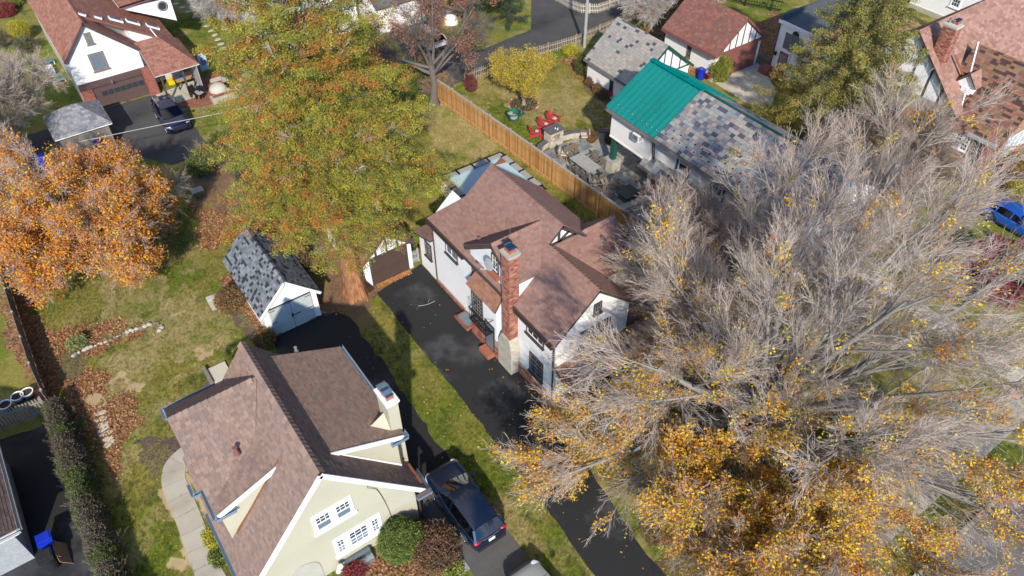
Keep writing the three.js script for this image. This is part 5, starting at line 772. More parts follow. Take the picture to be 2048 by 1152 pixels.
{ // orange maple on the left
  const b = G(212, 545);
  bareTree('orange_maple', 'broad maple in full orange leaf on the left lawn, twigs bare on its outer side', b, {
    r: 0.26, fork: 1.7, limbs: 13, turns: 2, limbLen: 6.1, elev: (i) => [0.25, 0.6, 0.95, 0.42, 1.2][i % 5], max: 3, step: 0.7, wander: [0.1, 0.13, 0.15, 0.15], up: [0.03, 0.02, 0.01, 0], upFn: (t, l) => (l === 0 ? 1 - 1.2 * t : 1), taper: [0.3, 0.25, 0.3, 0.4],
    kids: [8, 6, 5, 0], from: [0.22, 0.2, 0.2], ang: [[0.5, 0.95], [0.5, 0.95], [0.5, 0.9]], len: [0.55, 0.5, 0.5], rad: [0.02, 0.016, 0.013], tipsPerM: 2.2, thin: 0.35, twig: [0.6, 1.0], twigMat: twigMats.grey, bark: M.barkDark,
    leaf: { n: (p) => { const out = (b.x - p.x) * 0.75 + (b.z - p.z) * 0.45, pr = sstep(5.2, 0.6, out) * sstep(0.2, 0.5, vn(p.x * 0.6, p.z * 0.6 + p.y * 0.5)) * (p.y > 8 ? 0.4 : 1); return rnd() < pr * 0.85 ? 1 + Math.floor(rnd() * 2.4) : 0; }, c: cmix([[0.70, 0.27, 0.012], [0.74, 0.35, 0.015], [0.60, 0.19, 0.01], [0.46, 0.13, 0.015], [0.66, 0.40, 0.03]], 0.2), s: 1.08 },
  });
}
reseed(104);
{ // russet oak by the far end of the cedar fence
  const b = V(26.0, 0, -47.6);
  bareTree('russet_oak', 'tall oak with pinkish russet leaves at the far end of the cedar fence', b, {
    r: 0.3, fork: 3.5, limbs: 9, turns: 2, limbLen: 5.6, elev: (i) => [0.55, 0.9, 1.2, 0.2][i % 4], max: 3, step: 0.7, wander: [0.1, 0.14, 0.16, 0.16], up: [0.05, 0.03, 0.02, 0], taper: [0.3, 0.25, 0.3, 0.4], kids: [6, 5, 4, 0], from: [0.25, 0.25, 0.2], ang: [[0.5, 1.0], [0.5, 1.0], [0.5, 0.9]], len: [0.5, 0.5, 0.5], rad: [0.02, 0.016, 0.013], tipsPerM: 2, thin: 0.35, twig: [0.5, 0.9], twigMat: twigMats.dark, bark: M.barkDark,
    leaf: { n: (p) => (rnd() < 0.26 * sstep(0.3, 0.65, vn(p.x * 0.5, p.z * 0.5 + p.y * 0.4)) ? 2 : 0), c: cmix([[0.38, 0.17, 0.10], [0.44, 0.22, 0.13], [0.32, 0.12, 0.07], [0.40, 0.16, 0.06]], 0.2), s: 0.95 },
  });
  const o2 = { r: 0.26, fork: 2.6, limbs: 11, turns: 2, limbLen: 4.6, elev: (i) => [0.45, 0.8, 1.1][i % 3], max: 3, step: 0.7, wander: [0.1, 0.14, 0.16, 0.16], up: [0.04, 0.02, 0.02, 0], taper: [0.3, 0.25, 0.3, 0.4], kids: [6, 5, 4, 0], from: [0.25, 0.25, 0.2], ang: [[0.5, 1.0], [0.5, 1.0], [0.5, 0.9]], len: [0.5, 0.5, 0.5], rad: [0.02, 0.016, 0.013], tipsPerM: 2, thin: 0.35, twig: [0.5, 0.9], twigMat: twigMats.dark, bark: M.barkDark };
  bareTree('russet_oak', 'oak with dense salmon-brown leaves beside the parked white car', V(35.2, 0, -57.0), { ...o2, limbLen: 5.2, leaf: { n: (p) => (rnd() < 0.75 ? 4 : 3), c: cmix([[0.42, 0.20, 0.12], [0.48, 0.25, 0.15], [0.34, 0.14, 0.08]], 0.2), s: 1.05 } });
  bareTree('orange_tree', 'low tree with bright orange leaves behind the red-doored garage', V(55.5, 0, -47), { ...o2, limbLen: 3.6, fork: 1.4, leaf: { n: () => (rnd() < 0.8 ? 2 : 0), c: cmix([[0.60, 0.20, 0.03], [0.55, 0.15, 0.03], [0.5, 0.26, 0.05]]), s: 1 } });
}
reseed(105);
{ // small yellow tree on its round bed
  const b = G(1047, 209);
  bareTree('yellow_tree', 'small yellow-leaved tree in a round mulch bed on the fenced lawn', b, { r: 0.13, fork: 1.15, limbs: 9, turns: 2, limbLen: 2.9, elev: (i) => [0.55, 0.95, 1.25][i % 3], max: 3, step: 0.45, wander: [0.1, 0.12, 0.14, 0.14], up: [0.08, 0.07, 0.05, 0.02], taper: [0.35, 0.3, 0.3, 0.4], kids: [6, 4, 3, 0], from: [0.25, 0.2, 0.2], ang: [[0.4, 0.8], [0.4, 0.8], [0.4, 0.8]], len: [0.5, 0.5, 0.5], rad: [0.024, 0.02, 0.016], rmin: 0.006, tipsPerM: 2.6, twig: [0.35, 0.6], twigMat: twigMats.brown, bark: M.bark, thin: 0.4, leaf: { n: () => 1 + (rnd() < 0.4 ? 1 : 0), c: cmix([[0.55, 0.42, 0.02], [0.48, 0.36, 0.02], [0.60, 0.47, 0.04], [0.36, 0.28, 0.03]], 0.2), g: LEAF.small, s: 1.1 } });
  const bed = structure('mulch_bed', plate(ring(b.x, b.z, 1.15, 1.15, 22), -0.02, 0.03), M.mulch);
  const e = thing('bed_edging', 'ring of small reddish edging stones round the yellow tree', 'edging', [b.x, 0, b.z]); for (let i = 0; i < 40; i++) { const a = i / 40 * 6.283; mesh('stone', new THREE.DodecahedronGeometry(0.1 * rr(0.8, 1.1), 0).scale(1, 0.7, 1).translate(b.x + 1.2 * Math.cos(a), 0.04, b.z + 1.2 * Math.sin(a)), pick([M.brickRed, M.stone, M.terracotta]), e); }
  // red japanese maple at the right edge
  const m = V(42.6, 0, -8.6);
  bareTree('japanese_maple', 'crimson-leaved low maple beside the front walk at the right', m, { r: 0.13, fork: 0.9, limbs: 11, turns: 2, limbLen: 3.0, elev: (i) => [0.3, 0.6, 1.0][i % 3], max: 3, step: 0.45, wander: [0.12, 0.14, 0.16, 0.14], up: [0.02, 0.01, 0, 0], taper: [0.35, 0.3, 0.3, 0.4], kids: [6, 4, 3, 0], from: [0.25, 0.2, 0.2], ang: [[0.5, 0.9], [0.5, 0.9], [0.5, 0.9]], len: [0.5, 0.5, 0.5], rad: [0.024, 0.02, 0.016], rmin: 0.006, tipsPerM: 2.6, twig: [0.35, 0.6], twigMat: twigMats.brown, bark: M.barkDark, leaf: { n: () => 2, c: cmix([[0.30, 0.008, 0.03], [0.22, 0.006, 0.025], [0.36, 0.015, 0.04]], 0.25), g: LEAF.small, s: 1.25 } });
}
reseed(106);
// the tall yellow-green conifer with fluted red trunk
{
  const b = V(10.95, 0, -31.9), H = 22.5, t = thing('dawn_redwood', 'tall yellow-green conifer with fluted reddish trunk beside the white garage', 'tree', [b.x, 0, b.z]), T = new Tubes(), F = [], S = [];
  const ax = []; for (let i = 0; i <= 24; i++) ax.push(V(b.x - 0.01 * i, H * i / 24 - 0.15, b.z));
  T.add(ax, (s, a) => (0.56 * Math.pow(1 - s, 1.0) + 0.03) * (1 + (s < 0.25 ? (0.25 - s) * 0.7 : 0) * Math.sin(a * 6)) * (s < 0.02 ? 1.45 + 0.3 * Math.sin(a * 6) : s < 0.06 ? 1.12 : 1), 24);
  mesh('trunk', T.geo(), M.barkRed, t);
  const B = new Tubes();
  const cols = (h) => { const u = rnd(); return u < 0.48 ? [0.33, 0.285, 0.022] : u < 0.76 ? [0.20, 0.215, 0.02] : u < 0.85 ? [0.42, 0.35, 0.035] : u < 0.94 ? [0.36, 0.145, 0.02] : [0.10, 0.115, 0.018]; };
  const n = 170;
  for (let i = 0; i < n; i++) {
    const u = (i + rnd()) / n, h = lerp(5.6, H - 0.4, Math.pow(u, 0.92)), a = i * 2.39996 + rr(-0.3, 0.3), w = clamp((H - h) / (H - 5)), L = (h < 7.5 ? lerp(3.6, 5.9, (h - 5.6) / 1.9) : 6.2 * Math.pow(w, 0.62) + 0.3) * rr(0.78, 1.12) * (1 + 0.1 * Math.cos(a - 5.6)), up = lerp(-0.12, 0.5, clamp((h - 3) / H)) + rr(-0.12, 0.12);
    let p = V(b.x - 0.01 * h, h, b.z), d = V(Math.cos(a), up, Math.sin(a)).normalize(); const pts = [p.clone()], k = 7; for (let j = 1; j <= k; j++) { d.addScaledVector(rdir(), 0.1).addScaledVector(_Y, j > 3 ? 0.05 : -0.03).normalize(); p = p.clone().addScaledVector(d, L / k); pts.push(p); }
    B.add(pts, pts.map((_, j) => lerp(0.03 + 0.004 * L, 0.008, j / k)), 5);
    const sd = d.clone().cross(_Y).normalize(), m = Math.round(L / 0.36);
    for (let j = 0; j < m * 2 + 2; j++) { const s = j < m * 2 ? lerp(0.14, 0.98, (Math.floor(j / 2) + rnd()) / m) : 1, f = s * k, q = Math.min(k - 1, Math.floor(f)), c = pts[q].clone().lerp(pts[q + 1], f - q), bd = pts[q + 1].clone().sub(pts[q]).normalize().multiplyScalar(0.75).addScaledVector(sd, (j % 2 ? 1 : -1) * (j < m * 2 ? rr(0.5, 1) : 0.1)).addScaledVector(_Y, rr(-0.25, 0.3)).normalize(), bl = (L * 0.26 * (1.1 - 0.75 * s) + 0.35) * rr(0.7, 1.2), tone = cols(h), rust = vn(c.x * 0.9 + 5, c.y * 0.9 + c.z * 0.9) > 0.62 && rnd() < 0.75;
      for (let e = 0.1; e < bl; e += 0.2) { const pos = c.clone().addScaledVector(bd, e).addScaledVector(rdir(), 0.09); pos.y -= 0.08 * e; const cc = rust && e > bl * 0.35 ? [0.40, 0.165, 0.02] : rnd() < 0.6 ? tone : cols(h), kk = rr(0.8, 1.2); F.push({ p: pos, d: rdir(), s: rr(0.7, 1.2), c: [cc[0] * kk, cc[1] * kk, cc[2] * kk] }); } }
    if (rnd() < 0.22) for (let j = 0; j < 3; j++) { const c = pts[3 + j]; S.push({ p: c, d: tilt(d, 0.7), s: rr(0.7, 1.2) }); }
  }
  mesh('branches', B.geo(), M.barkDark, t); scatter('crown', t, LEAF.spray, firLeafMat, F); scatter('twigs', t, TW, twigMats.pale, S);
  console.log('redwood sprays', F.length);
}
// conifers with tiers of drooping boughs
function spruce(name, label, b, H, R, n, cols, h0 = 0.8) {
  const t = thing(name, label, 'tree', [b.x, 0, b.z]), T = new Tubes(), F = []; T.add([V(b.x, -0.1, b.z), V(b.x, H * 0.5, b.z), V(b.x, H, b.z)], [0.03 * H * 0.6, 0.02 * H * 0.6, 0.02], 10);
  for (let i = 0; i < n; i++) { const u = (i + rnd()) / n, h = lerp(h0, H - 0.2, u), a = i * 2.39996 + rr(-0.25, 0.25), L = R * Math.pow(1 - (h - h0) / (H - h0), 0.8) * rr(0.8, 1.15) + 0.2; let p = V(b.x, h, b.z), d = V(Math.cos(a), 0.15, Math.sin(a)).normalize(); const pts = [p.clone()], k = 6; for (let j = 1; j <= k; j++) { d.addScaledVector(_Y, j < 4 ? -0.09 : 0.07).addScaledVector(rdir(), 0.05).normalize(); p = p.clone().addScaledVector(d, L / k); pts.push(p); } T.add(pts, pts.map((_, j) => lerp(0.045, 0.01, j / k)), 4); const sd = V(-Math.sin(a), 0, Math.cos(a));
    for (let j = 0; j < L * 19; j++) { const s = Math.pow(rnd(), 0.7), f = s * k, q = Math.min(k - 1, Math.floor(f)), c = pts[q].clone().lerp(pts[q + 1], f - q).addScaledVector(sd, gauss() * 0.16 * L * (1.1 - s)).add(V(0, -Math.abs(gauss()) * 0.22, 0)); F.push({ p: c, d: rdir(), s: rr(0.7, 1.3), c: cols(s) }); } }
  mesh('trunk', T.geo(), M.barkDark, t); scatter('crown', t, LEAF.needle, firLeafMat, F); return t;
}
reseed(107);
{
  const c1 = (s) => (rnd() < 0.3 + 0.35 * s ? [0.32 * rr(0.8, 1.2), 0.28 * rr(0.85, 1.15), 0.045] : rnd() < 0.18 ? [0.40, 0.28, 0.12] : [0.08 * rr(0.7, 1.3), 0.10 * rr(0.7, 1.3), 0.018]);
  spruce('spruce_tree', 'large drooping spruce with yellow-green tips between the white house and the brick house', V(47.2, 0, -25.6), 15.5, 6.0, 200, c1, 1.0);
  const c2 = () => { const k = rr(0.7, 1.3); return [0.045 * k, 0.075 * k, 0.03 * k]; };
  spruce('cedar_tree', 'dark bluish evergreen beside the salmon-leaved oak and the pole', G(1015, 42), 5.5, 1.8, 40, c2, 0.2);
}

// ---------- vehicles ----------
// loft through stations; each station a list of [x, y] from the sill round to the centre line, mirrored
function loft(st, cap = true) {
  const K = st[0].pts.length, row = (s) => [...s.pts.map(([x, y]) => [-x, y]), ...s.pts.slice(0, -1).reverse().map(([x, y]) => [x, y])], N = 2 * K - 1, p = [], idx = [];
  for (const s of st) for (const [x, y] of row(s)) p.push(x, y, s.z);
  for (let i = 0; i < st.length - 1; i++) for (let j = 0; j < N - 1; j++) { const a = i * N + j, b = a + 1, c = a + N, d = c + 1; idx.push(a, c, d, a, d, b); }
  if (cap) for (const [i, f] of [[0, 1], [st.length - 1, -1]]) { const b = i * N; for (let j = 1; j < N - 1; j++) f > 0 ? idx.push(b, b + j, b + j + 1) : idx.push(b, b + j + 1, b + j); }
  const g = new THREE.BufferGeometry(); g.setAttribute('position', new THREE.Float32BufferAttribute(p, 3)); g.setIndex(idx); g.computeVertexNormals(); return g;
}
const gridGeo = (rows) => { const n = rows[0].length, p = [], idx = []; for (const r of rows) for (const v of r) p.push(v.x, v.y, v.z); for (let i = 0; i < rows.length - 1; i++) for (let j = 0; j < n - 1; j++) { const a = i * n + j; idx.push(a, a + n, a + n + 1, a, a + n + 1, a + 1); } const g = new THREE.BufferGeometry(); g.setAttribute('position', new THREE.Float32BufferAttribute(p, 3)); g.setIndex(idx); g.computeVertexNormals(); return g; };
const quadStrip = (A, B) => gridGeo([A, B]);
function makeCar(name, label, o) {
  const t = thing(name, label, o.cat ?? 'car', [0, 0, 0], o.group), s = o.L / 4.6, W = o.W / 2, kH = o.H / 1.68;
  const S = o.stations ?? [[-2.3, 0.42, 0.66, 0.62], [-2.24, 0.34, 0.8, 0.76], [-2.08, 0.28, 0.93, 0.86], [-1.8, 0.25, 0.99, 0.905], [-1.3, 0.25, 1.03, 0.92], [-0.95, 0.25, 1.07, 0.925], [-0.2, 0.25, 1.06, 0.925], [0.8, 0.25, 1.08, 0.925], [1.5, 0.25, 1.11, 0.92], [1.95, 0.27, 1.1, 0.905], [2.2, 0.32, 1.02, 0.86], [2.3, 0.42, 0.9, 0.78]];
  const sec = ([z, yb, yt, w]) => { const k = w / 0.92 * W; return { z: z * s, pts: [[k * 0.3, yb], [k * 0.93, yb], [k * 0.985, yb + 0.12], [k, lerp(yb, yt, 0.55)], [k * 0.985, yt - 0.09], [k * 0.93, yt - 0.02], [k * 0.6, yt + 0.012], [0, yt + 0.02]] }; };
  const body = mesh('body', loft(S.map(sec)), o.paint, t);
  // greenhouse
  const C = (o.cabin ?? [[-1.08, 1.05, 1.08, 0.80, 0.78], [-0.3, 1.05, 1.53, 0.86, 0.69], [0.15, 1.06, 1.64, 0.875, 0.665], [0.9, 1.08, 1.66, 0.875, 0.66], [1.6, 1.1, 1.6, 0.865, 0.655], [1.86, 1.1, 1.54, 0.85, 0.65], [2.2, 1.04, 1.08, 0.78, 0.76]]).map(([z, yb, yr, wb, wt]) => ({ z: z * s, yb, yr: yb < yr - 0.1 ? (yr - 1.68) * 1 + 1.68 * kH : yr, wb: wb / 0.92 * W, wt: wt / 0.92 * W }));
  const roofPts = (c, k) => [V(-c.wt, c.yr - 0.035, c.z), V(-c.wt * 0.85, c.yr + k, c.z), V(0, c.yr + 0.025 + k, c.z), V(c.wt * 0.85, c.yr + k, c.z), V(c.wt, c.yr - 0.035, c.z)];
  const mid = C.slice(1, -1), panel = [gridGeo(mid.map((c) => roofPts(c, 0)))];
  const roof = mesh('roof', panel, o.roofPaint ?? o.paint, t);
  if (o.ribs) for (const x of [-0.38, -0.13, 0.13, 0.38]) mesh('rib', [bar(V(x, mid[1].yr + 0.028, mid[1].z), V(x, mid[mid.length - 2].yr + 0.022, mid[mid.length - 2].z), 0.03, 0.022)], o.paint, roof);
  if (o.rails) for (const x of [-1, 1]) mesh('roof_rail', [bar(V(x * mid[1].wt * 0.95, mid[1].yr + 0.04, mid[0].z + 0.2), V(x * mid[1].wt * 0.95, mid[1].yr + 0.04, mid[mid.length - 1].z - 0.15), 0.035, 0.05)], M.chrome, roof);
  mesh('windshield', quadStrip([V(-C[0].wt, C[0].yr, C[0].z), V(0, C[0].yr + 0.01, C[0].z - 0.1), V(C[0].wt, C[0].yr, C[0].z)], [V(-C[1].wt, C[1].yr - 0.04, C[1].z), V(0, C[1].yr + 0.02, C[1].z - 0.02), V(C[1].wt, C[1].yr - 0.04, C[1].z)]), M.carGlass, t);
  const e = C.length - 1; mesh('rear_window', quadStrip([V(-C[e - 1].wt, C[e - 1].yr - 0.04, C[e - 1].z), V(0, C[e - 1].yr + 0.02, C[e - 1].z), V(C[e - 1].wt, C[e - 1].yr - 0.04, C[e - 1].z)], [V(-C[e].wt, C[e].yr, C[e].z), V(0, C[e].yr + 0.01, C[e].z + 0.05), V(C[e].wt, C[e].yr, C[e].z)]), M.carGlass, t);
  for (const x of [-1, 1]) { mesh('side_window', quadStrip(C.map((c) => V(x * c.wb, c.yb - 0.03, c.z)), C.map((c) => V(x * c.wt, c.yr - 0.03, c.z))), M.carGlass, t);
    const pil = []; for (const [i, w] of [[1, 0.07], [2, 0.06], [4, 0.08]]) { const c = C[Math.min(i, e - 1)], f = i === 1 ? C[0] : c; pil.push(bar(V(x * (f.wb + 0.006), f.yb, f.z), V(x * (c.wt + 0.006), c.yr - 0.03, c.z), w, 0.03)); } pil.push(bar(V(x * (C[e].wb + 0.004), C[e].yb, C[e].z), V(x * (C[e - 1].wt + 0.004), C[e - 1].yr - 0.03, C[e - 1].z), 0.1, 0.04)); mesh('pillar', pil, o.paint, t);
    mesh('mirror', [box(x * (W + 0.1), 1.12, -0.72 * s, 0.2, 0.14, 0.12)], o.paint, t);
    mesh('headlight', [new THREE.SphereGeometry(1, 14, 8).scale(0.17, 0.06, 0.26).rotateY(x * 0.45).rotateX(0.35).translate(x * W * 0.8, S[2][2] - 0.12, -1.98 * s)], M.lampClear, t);
    mesh('tail_light', [new THREE.SphereGeometry(1, 12, 8).scale(0.2, 0.09, 0.12).translate(x * W * 0.76, 0.98, 2.18 * s)], M.lampRed, t);
    mesh('sill_trim', [boxM(x * W * 0.9, x * (W + 0.012), 0.24, 0.36, -1.1 * s, 1.05 * s)], M.plastic, t); mesh('door_handle', [box(x * (W + 0.005), 0.95, 0.15 * s, 0.03, 0.03, 0.16), box(x * (W + 0.005), 0.97, 1.0 * s, 0.03, 0.03, 0.16)], o.paint, t);
    for (const z of [-1.36, 1.3]) { const wz = z * s, R = o.R ?? 0.36; mesh('wheel_arch', new THREE.TorusGeometry(R + 0.05, 0.045, 6, 18, Math.PI).rotateY(Math.PI / 2).translate(x * (W - 0.01), R, wz), M.plastic, t); const wh = mesh('wheel', [new THREE.TorusGeometry(R - 0.09, 0.1, 10, 24).rotateY(Math.PI / 2).translate(x * (W - 0.085), R, wz), new THREE.CylinderGeometry(R - 0.02, R - 0.02, 0.16, 24).rotateZ(Math.PI / 2).translate(x * (W - 0.12), R, wz)], M.rubber, t); const sp = [new THREE.TorusGeometry(R - 0.13, 0.025, 6, 20).rotateY(Math.PI / 2).translate(x * (W - 0.01), R, wz)]; for (let k = 0; k < 5; k++) { const a = k * 1.2566; sp.push(bar(V(x * (W - 0.02), R, wz), V(x * (W - 0.012), R + (R - 0.13) * Math.cos(a), wz + (R - 0.13) * Math.sin(a)), 0.06, 0.03)); } mesh('rim', sp, M.rim, wh); } }
  mesh('grille', [boxM(-0.5, 0.5, 0.55, 0.76, -2.315 * s, -2.2 * s)], M.plastic, t); mesh('bumper', [boxM(-W * 0.8, W * 0.8, 0.36, 0.6, 2.2 * s, 2.36 * s)], M.plastic, t); mesh('licence_plate', boxM(-0.16, 0.16, 0.72, 0.88, 2.29 * s, 2.335 * s), M.white, t); mesh('wiper', [bar(V(-0.5, 1.11, -1.03 * s), V(0.05, 1.2, -0.86 * s), 0.02), bar(V(0.05, 1.11, -1.05 * s), V(0.55, 1.2, -0.86 * s), 0.02)], M.plastic, t); mesh('trim_strip', [bar(V(-0.4, 1.0, 2.27 * s), V(0.4, 1.0, 2.27 * s), 0.04, 0.06)], M.chrome, t);
  return t;
}
function park(c, x, z, turn) { c.position.set(x, 0.012, z); c.rotation.y = turn; return c; }
reseed(61);
const SEDAN = { stations: [[-2.3, 0.4, 0.6, 0.62], [-2.2, 0.3, 0.72, 0.8], [-1.9, 0.24, 0.83, 0.89], [-1.3, 0.22, 0.89, 0.92], [-0.9, 0.22, 0.92, 0.925], [0, 0.22, 0.92, 0.925], [1, 0.22, 0.94, 0.925], [1.7, 0.24, 0.96, 0.91], [2.15, 0.3, 0.92, 0.86], [2.3, 0.42, 0.8, 0.76]], cabin: [[-1.0, 0.9, 0.94, 0.80, 0.77], [-0.25, 0.92, 1.33, 0.86, 0.66], [0.2, 0.92, 1.42, 0.87, 0.63], [0.8, 0.93, 1.43, 0.87, 0.63], [1.2, 0.94, 1.36, 0.86, 0.63], [1.45, 0.95, 1.28, 0.84, 0.63], [1.95, 0.96, 0.99, 0.74, 0.72]] };
park(makeCar('sport_utility_vehicle', 'black-blue sport utility vehicle with ribbed roof parked beside the cream house', { L: 4.55, W: 1.84, H: 1.68, paint: paint([0.005, 0.015, 0.044], 0.3), ribs: true }), 8.52, -16.0, 0);
park(makeCar('sport_utility_vehicle', 'dark blue sport utility vehicle with silver roof rails outside the mauve garage door', { L: 4.4, W: 1.8, H: 1.64, paint: paint([0.004, 0.01, 0.045], 0.3), rails: true }), 7.98, -57.2, Math.PI);
park(makeCar('hatchback_car', 'white hatchback parked in front of the white garage', { L: 4.3, W: 1.78, H: 1.55, paint: paint([0.74, 0.74, 0.73], 0) }), 30.9, -56.8, 0);
park(makeCar('blue_car', 'bright blue car with dark sunroof parked by the crimson maple', { L: 4.6, W: 1.82, H: 1.6, ...SEDAN, paint: paint([0.015, 0.10, 0.45], 0.2) }), 49.2, -12.2, Math.PI);
park(makeCar('silver_car', 'silver car on the drive behind the black-blue sport utility vehicle', { L: 4.5, W: 1.8, H: 1.5, ...SEDAN, paint: paint([0.48, 0.53, 0.54], 0.5) }), 8.72, -9.7, 0);

// ---------- fences ----------
reseed(71);
const cedar = [[0.40, 0.205, 0.065], [0.46, 0.25, 0.085], [0.34, 0.165, 0.05], [0.50, 0.29, 0.115], [0.42, 0.23, 0.08]].map((c) => std(null, 0.85, { map: rep(streak(c, 0.35, 24), 1.1), bumpMap: rep(grainTex, 0.8), bumpScale: 0.004 }));
const along = (pts) => { const seg = []; let L = 0; for (let i = 0; i < pts.length - 1; i++) { const l = pts[i].distanceTo(pts[i + 1]); seg.push([L, l, pts[i], pts[i + 1]]); L += l; } return { L, at: (s) => { const g = seg.find((q) => s <= q[0] + q[1] + 1e-6) ?? seg[seg.length - 1], t = (s - g[0]) / g[1], p = g[2].clone().lerp(g[3], t), d = g[3].clone().sub(g[2]).normalize(); return [p, d]; } }; };
function put(name, g, mat, parent, p, ang, extraRot) { const m = new THREE.Mesh(g, mat); m.name = name; m.castShadow = m.receiveShadow = true; m.position.copy(p).sub(originOf(parent)); m.rotation.y = ang; if (extraRot) m.rotation.z = extraRot; parent.add(m); return m; }
const boxG = (w, h, d) => boxUV(soup(new THREE.BoxGeometry(w, h, d).translate(0, h / 2, 0)));
{ // cedar fence between the two yards
  const P = [[26.45, -48.2], [26.6, -47.07], [26.85, -42.24], [27.08, -38.5], [27.3, -33.88], [27.62, -27.56], [28.35, -20.5]].map(([x, z]) => V(x, 0, z)), C = along(P), f = thing('cedar_fence', 'tall orange cedar board fence with pale cap rail between lawn and stone patio', 'fence', [27.2, 0, -36]);
  const bg = [0, 1, 2].map((k) => boxG(0.135, 1.68 + k * 0.006, 0.022)), n = Math.floor(C.L / 0.142);
  for (let i = 0; i < n; i++) { const [p, d] = C.at(i * 0.142 + 0.07), a = Math.atan2(-d.z, d.x); put('board', pick(bg), pick(cedar), f, p.clone().add(V(rr(-0.004, 0.004), 0.22, 0)), a); }
  const rail = [], cap = [], kick = []; for (let i = 0; i < P.length - 1; i++) { const u = (y, dx) => [P[i].clone().add(V(dx, y, 0)), P[i + 1].clone().add(V(dx, y, 0))]; cap.push(bar(...u(1.96, 0), 0.14, 0.035)); rail.push(bar(...u(1.86, -0.03), 0.04, 0.1), bar(...u(0.5, 0.03), 0.04, 0.09), bar(...u(1.55, 0.03), 0.04, 0.09), bar(...u(0.24, -0.03), 0.04, 0.09)); kick.push(bar(...u(0.1, 0), 0.04, 0.22)); }
  mesh('cap_rail', cap, M.woodPale, f); mesh('rail', rail, cedar[3], f); mesh('kickboard', kick, cedar[1], f); const pg = boxG(0.13, 2.02, 0.13); for (let s = 0; s <= C.L; s += 2.42) { const [p, d] = C.at(s); const m = put('post', pg, cedar[2], f, p, Math.atan2(-d.z, d.x)); put('post_cap', boxG(0.16, 0.05, 0.16), M.woodPale, f, p.clone().add(V(0, 2.02, 0)), Math.atan2(-d.z, d.x)); }
}
function boardFence(name, label, pts, h, o = {}) {
  const C = along(pts), f = thing(name, label, 'fence', [pts[0].x, 0, pts[0].z], o.group), w = o.w ?? 0.08, step = o.step ?? 0.13, mats = o.mats ?? [M.woodGrey], s0 = new THREE.Shape(); s0.moveTo(-w / 2, 0); s0.lineTo(w / 2, 0); s0.lineTo(w / 2, h - (o.point ?? 0.06)); s0.lineTo(0, h); s0.lineTo(-w / 2, h - (o.point ?? 0.06)); const g = boxUV(soup(new THREE.ExtrudeGeometry(s0, { depth: 0.022, bevelEnabled: false })));
  const n = Math.floor(C.L / step); for (let i = 0; i < n; i++) { const [p, d] = C.at((i + 0.5) * step); put(o.part ?? 'picket', g, pick(mats), f, p.clone().add(V(0, 0.05, 0)), Math.atan2(-d.z, d.x)); }
  const rails = []; for (let i = 0; i < pts.length - 1; i++) for (const y of o.rails ?? [0.3, h - 0.25]) rails.push(bar(pts[i].clone().add(V(0, y, 0)), pts[i + 1].clone().add(V(0, y, 0)), 0.05, 0.09)); mesh('rail', rails, mats[0], f); const pg = boxG(0.1, h + 0.1, 0.1); for (let s = 0; s <= C.L + 0.01; s += o.post ?? 2.4) { const [p, d] = C.at(Math.min(s, C.L)); put('post', pg, o.postMat ?? mats[0], f, p, Math.atan2(-d.z, d.x)); }
  return f;
}
const weathered = [tex([0.30, 0.25, 0.19], 0.3, 0.6, 0.95, 0.004, { p: 8 }), tex([0.36, 0.30, 0.22], 0.3, 0.6, 0.95, 0.004, { p: 8 }), tex([0.25, 0.21, 0.165], 0.3, 0.6, 0.95, 0.004, { p: 8 })];
boardFence('picket_fence', 'weathered picket fence along the near edge of the alley by the slate garage', [[930, 172], [950, 160], [1050, 122], [1150, 92], [1205, 68], [1260, 44], [1360, 8]].map(([x, y]) => G(x, y)), 1.0, { mats: weathered, step: 0.19, post: 3 });
boardFence('picket_fence', 'curved pale picket fence on the far side of the alley', [[1112, 2], [1135, 16], [1162, 27], [1195, 27], [1235, 14], [1275, 2]].map(([x, y]) => G(x, y)), 0.95, { mats: [tex([0.42, 0.38, 0.31], 0.2, 0.6, 0.9, 0.004)], step: 0.17, post: 2.2 });
boardFence('picket_fence', 'short grey picket fence between red garage and white two-storey house', [V(52.3, 0, -37.0), V(52.05, 0, -35.7)], 1.1, { step: 0.13, post: 1.3 });
boardFence('orange_picket_gate', 'small orange wooden picket gate beside the blue bin', [[1377, 150], [1400, 162]].map(([x, y]) => G(x, y)), 1.0, { mats: [cedar[0], cedar[2]], step: 0.15, post: 1.2 });
boardFence('garden_gate', 'low grey slatted gate between the brown-doored garage and the white stucco house', [V(14.98, 0, -32.2), V(15.5, 0, -32.2)], 1.0, { mats: [M.woodPale], step: 0.1, w: 0.05, post: 0.52 });
boardFence('side_gate', 'grey-green board gate joining the stucco house to the cedar fence', [V(24.0, 0, -25.2), V(27.6, 0, -25.6)], 1.4, { mats: [tex([0.17, 0.19, 0.16], 0.3, 0.6, 0.95, 0.004)], step: 0.145, w: 0.14, point: 0.01, part: 'board' });
boardFence('old_board_fence', 'weathered board fence with pale posts along the left leaf-strewn bed', [V(-6.02, 0, -47.5), V(-6.1, 0, -40.9), V(-6.1, 0, -36.0), V(-5.95, 0, -33.4)], 1.35, { mats: [M.woodGrey, weathered[2]], step: 0.15, w: 0.145, point: 0.01, part: 'board', post: 2.3, postMat: M.woodPale });
boardFence('old_picket_fence', 'worn grey picket fence closing the dark driveway beside the hedge', [V(-6.15, 0, -33.25), V(-8.4, 0, -33.5), V(-10.6, 0, -33.8)], 1.3, { mats: [weathered[2], M.woodGrey], step: 0.15, w: 0.09, post: 2.2 });
boardFence('dark_rail_fence', 'thin dark rail fence behind the red-doored garage', [[1440, 0], [1500, 14], [1562, 26]].map(([x, y]) => G(x, y)), 1.3, { mats: [M.iron], step: 0.25, w: 0.03, post: 2.5 });
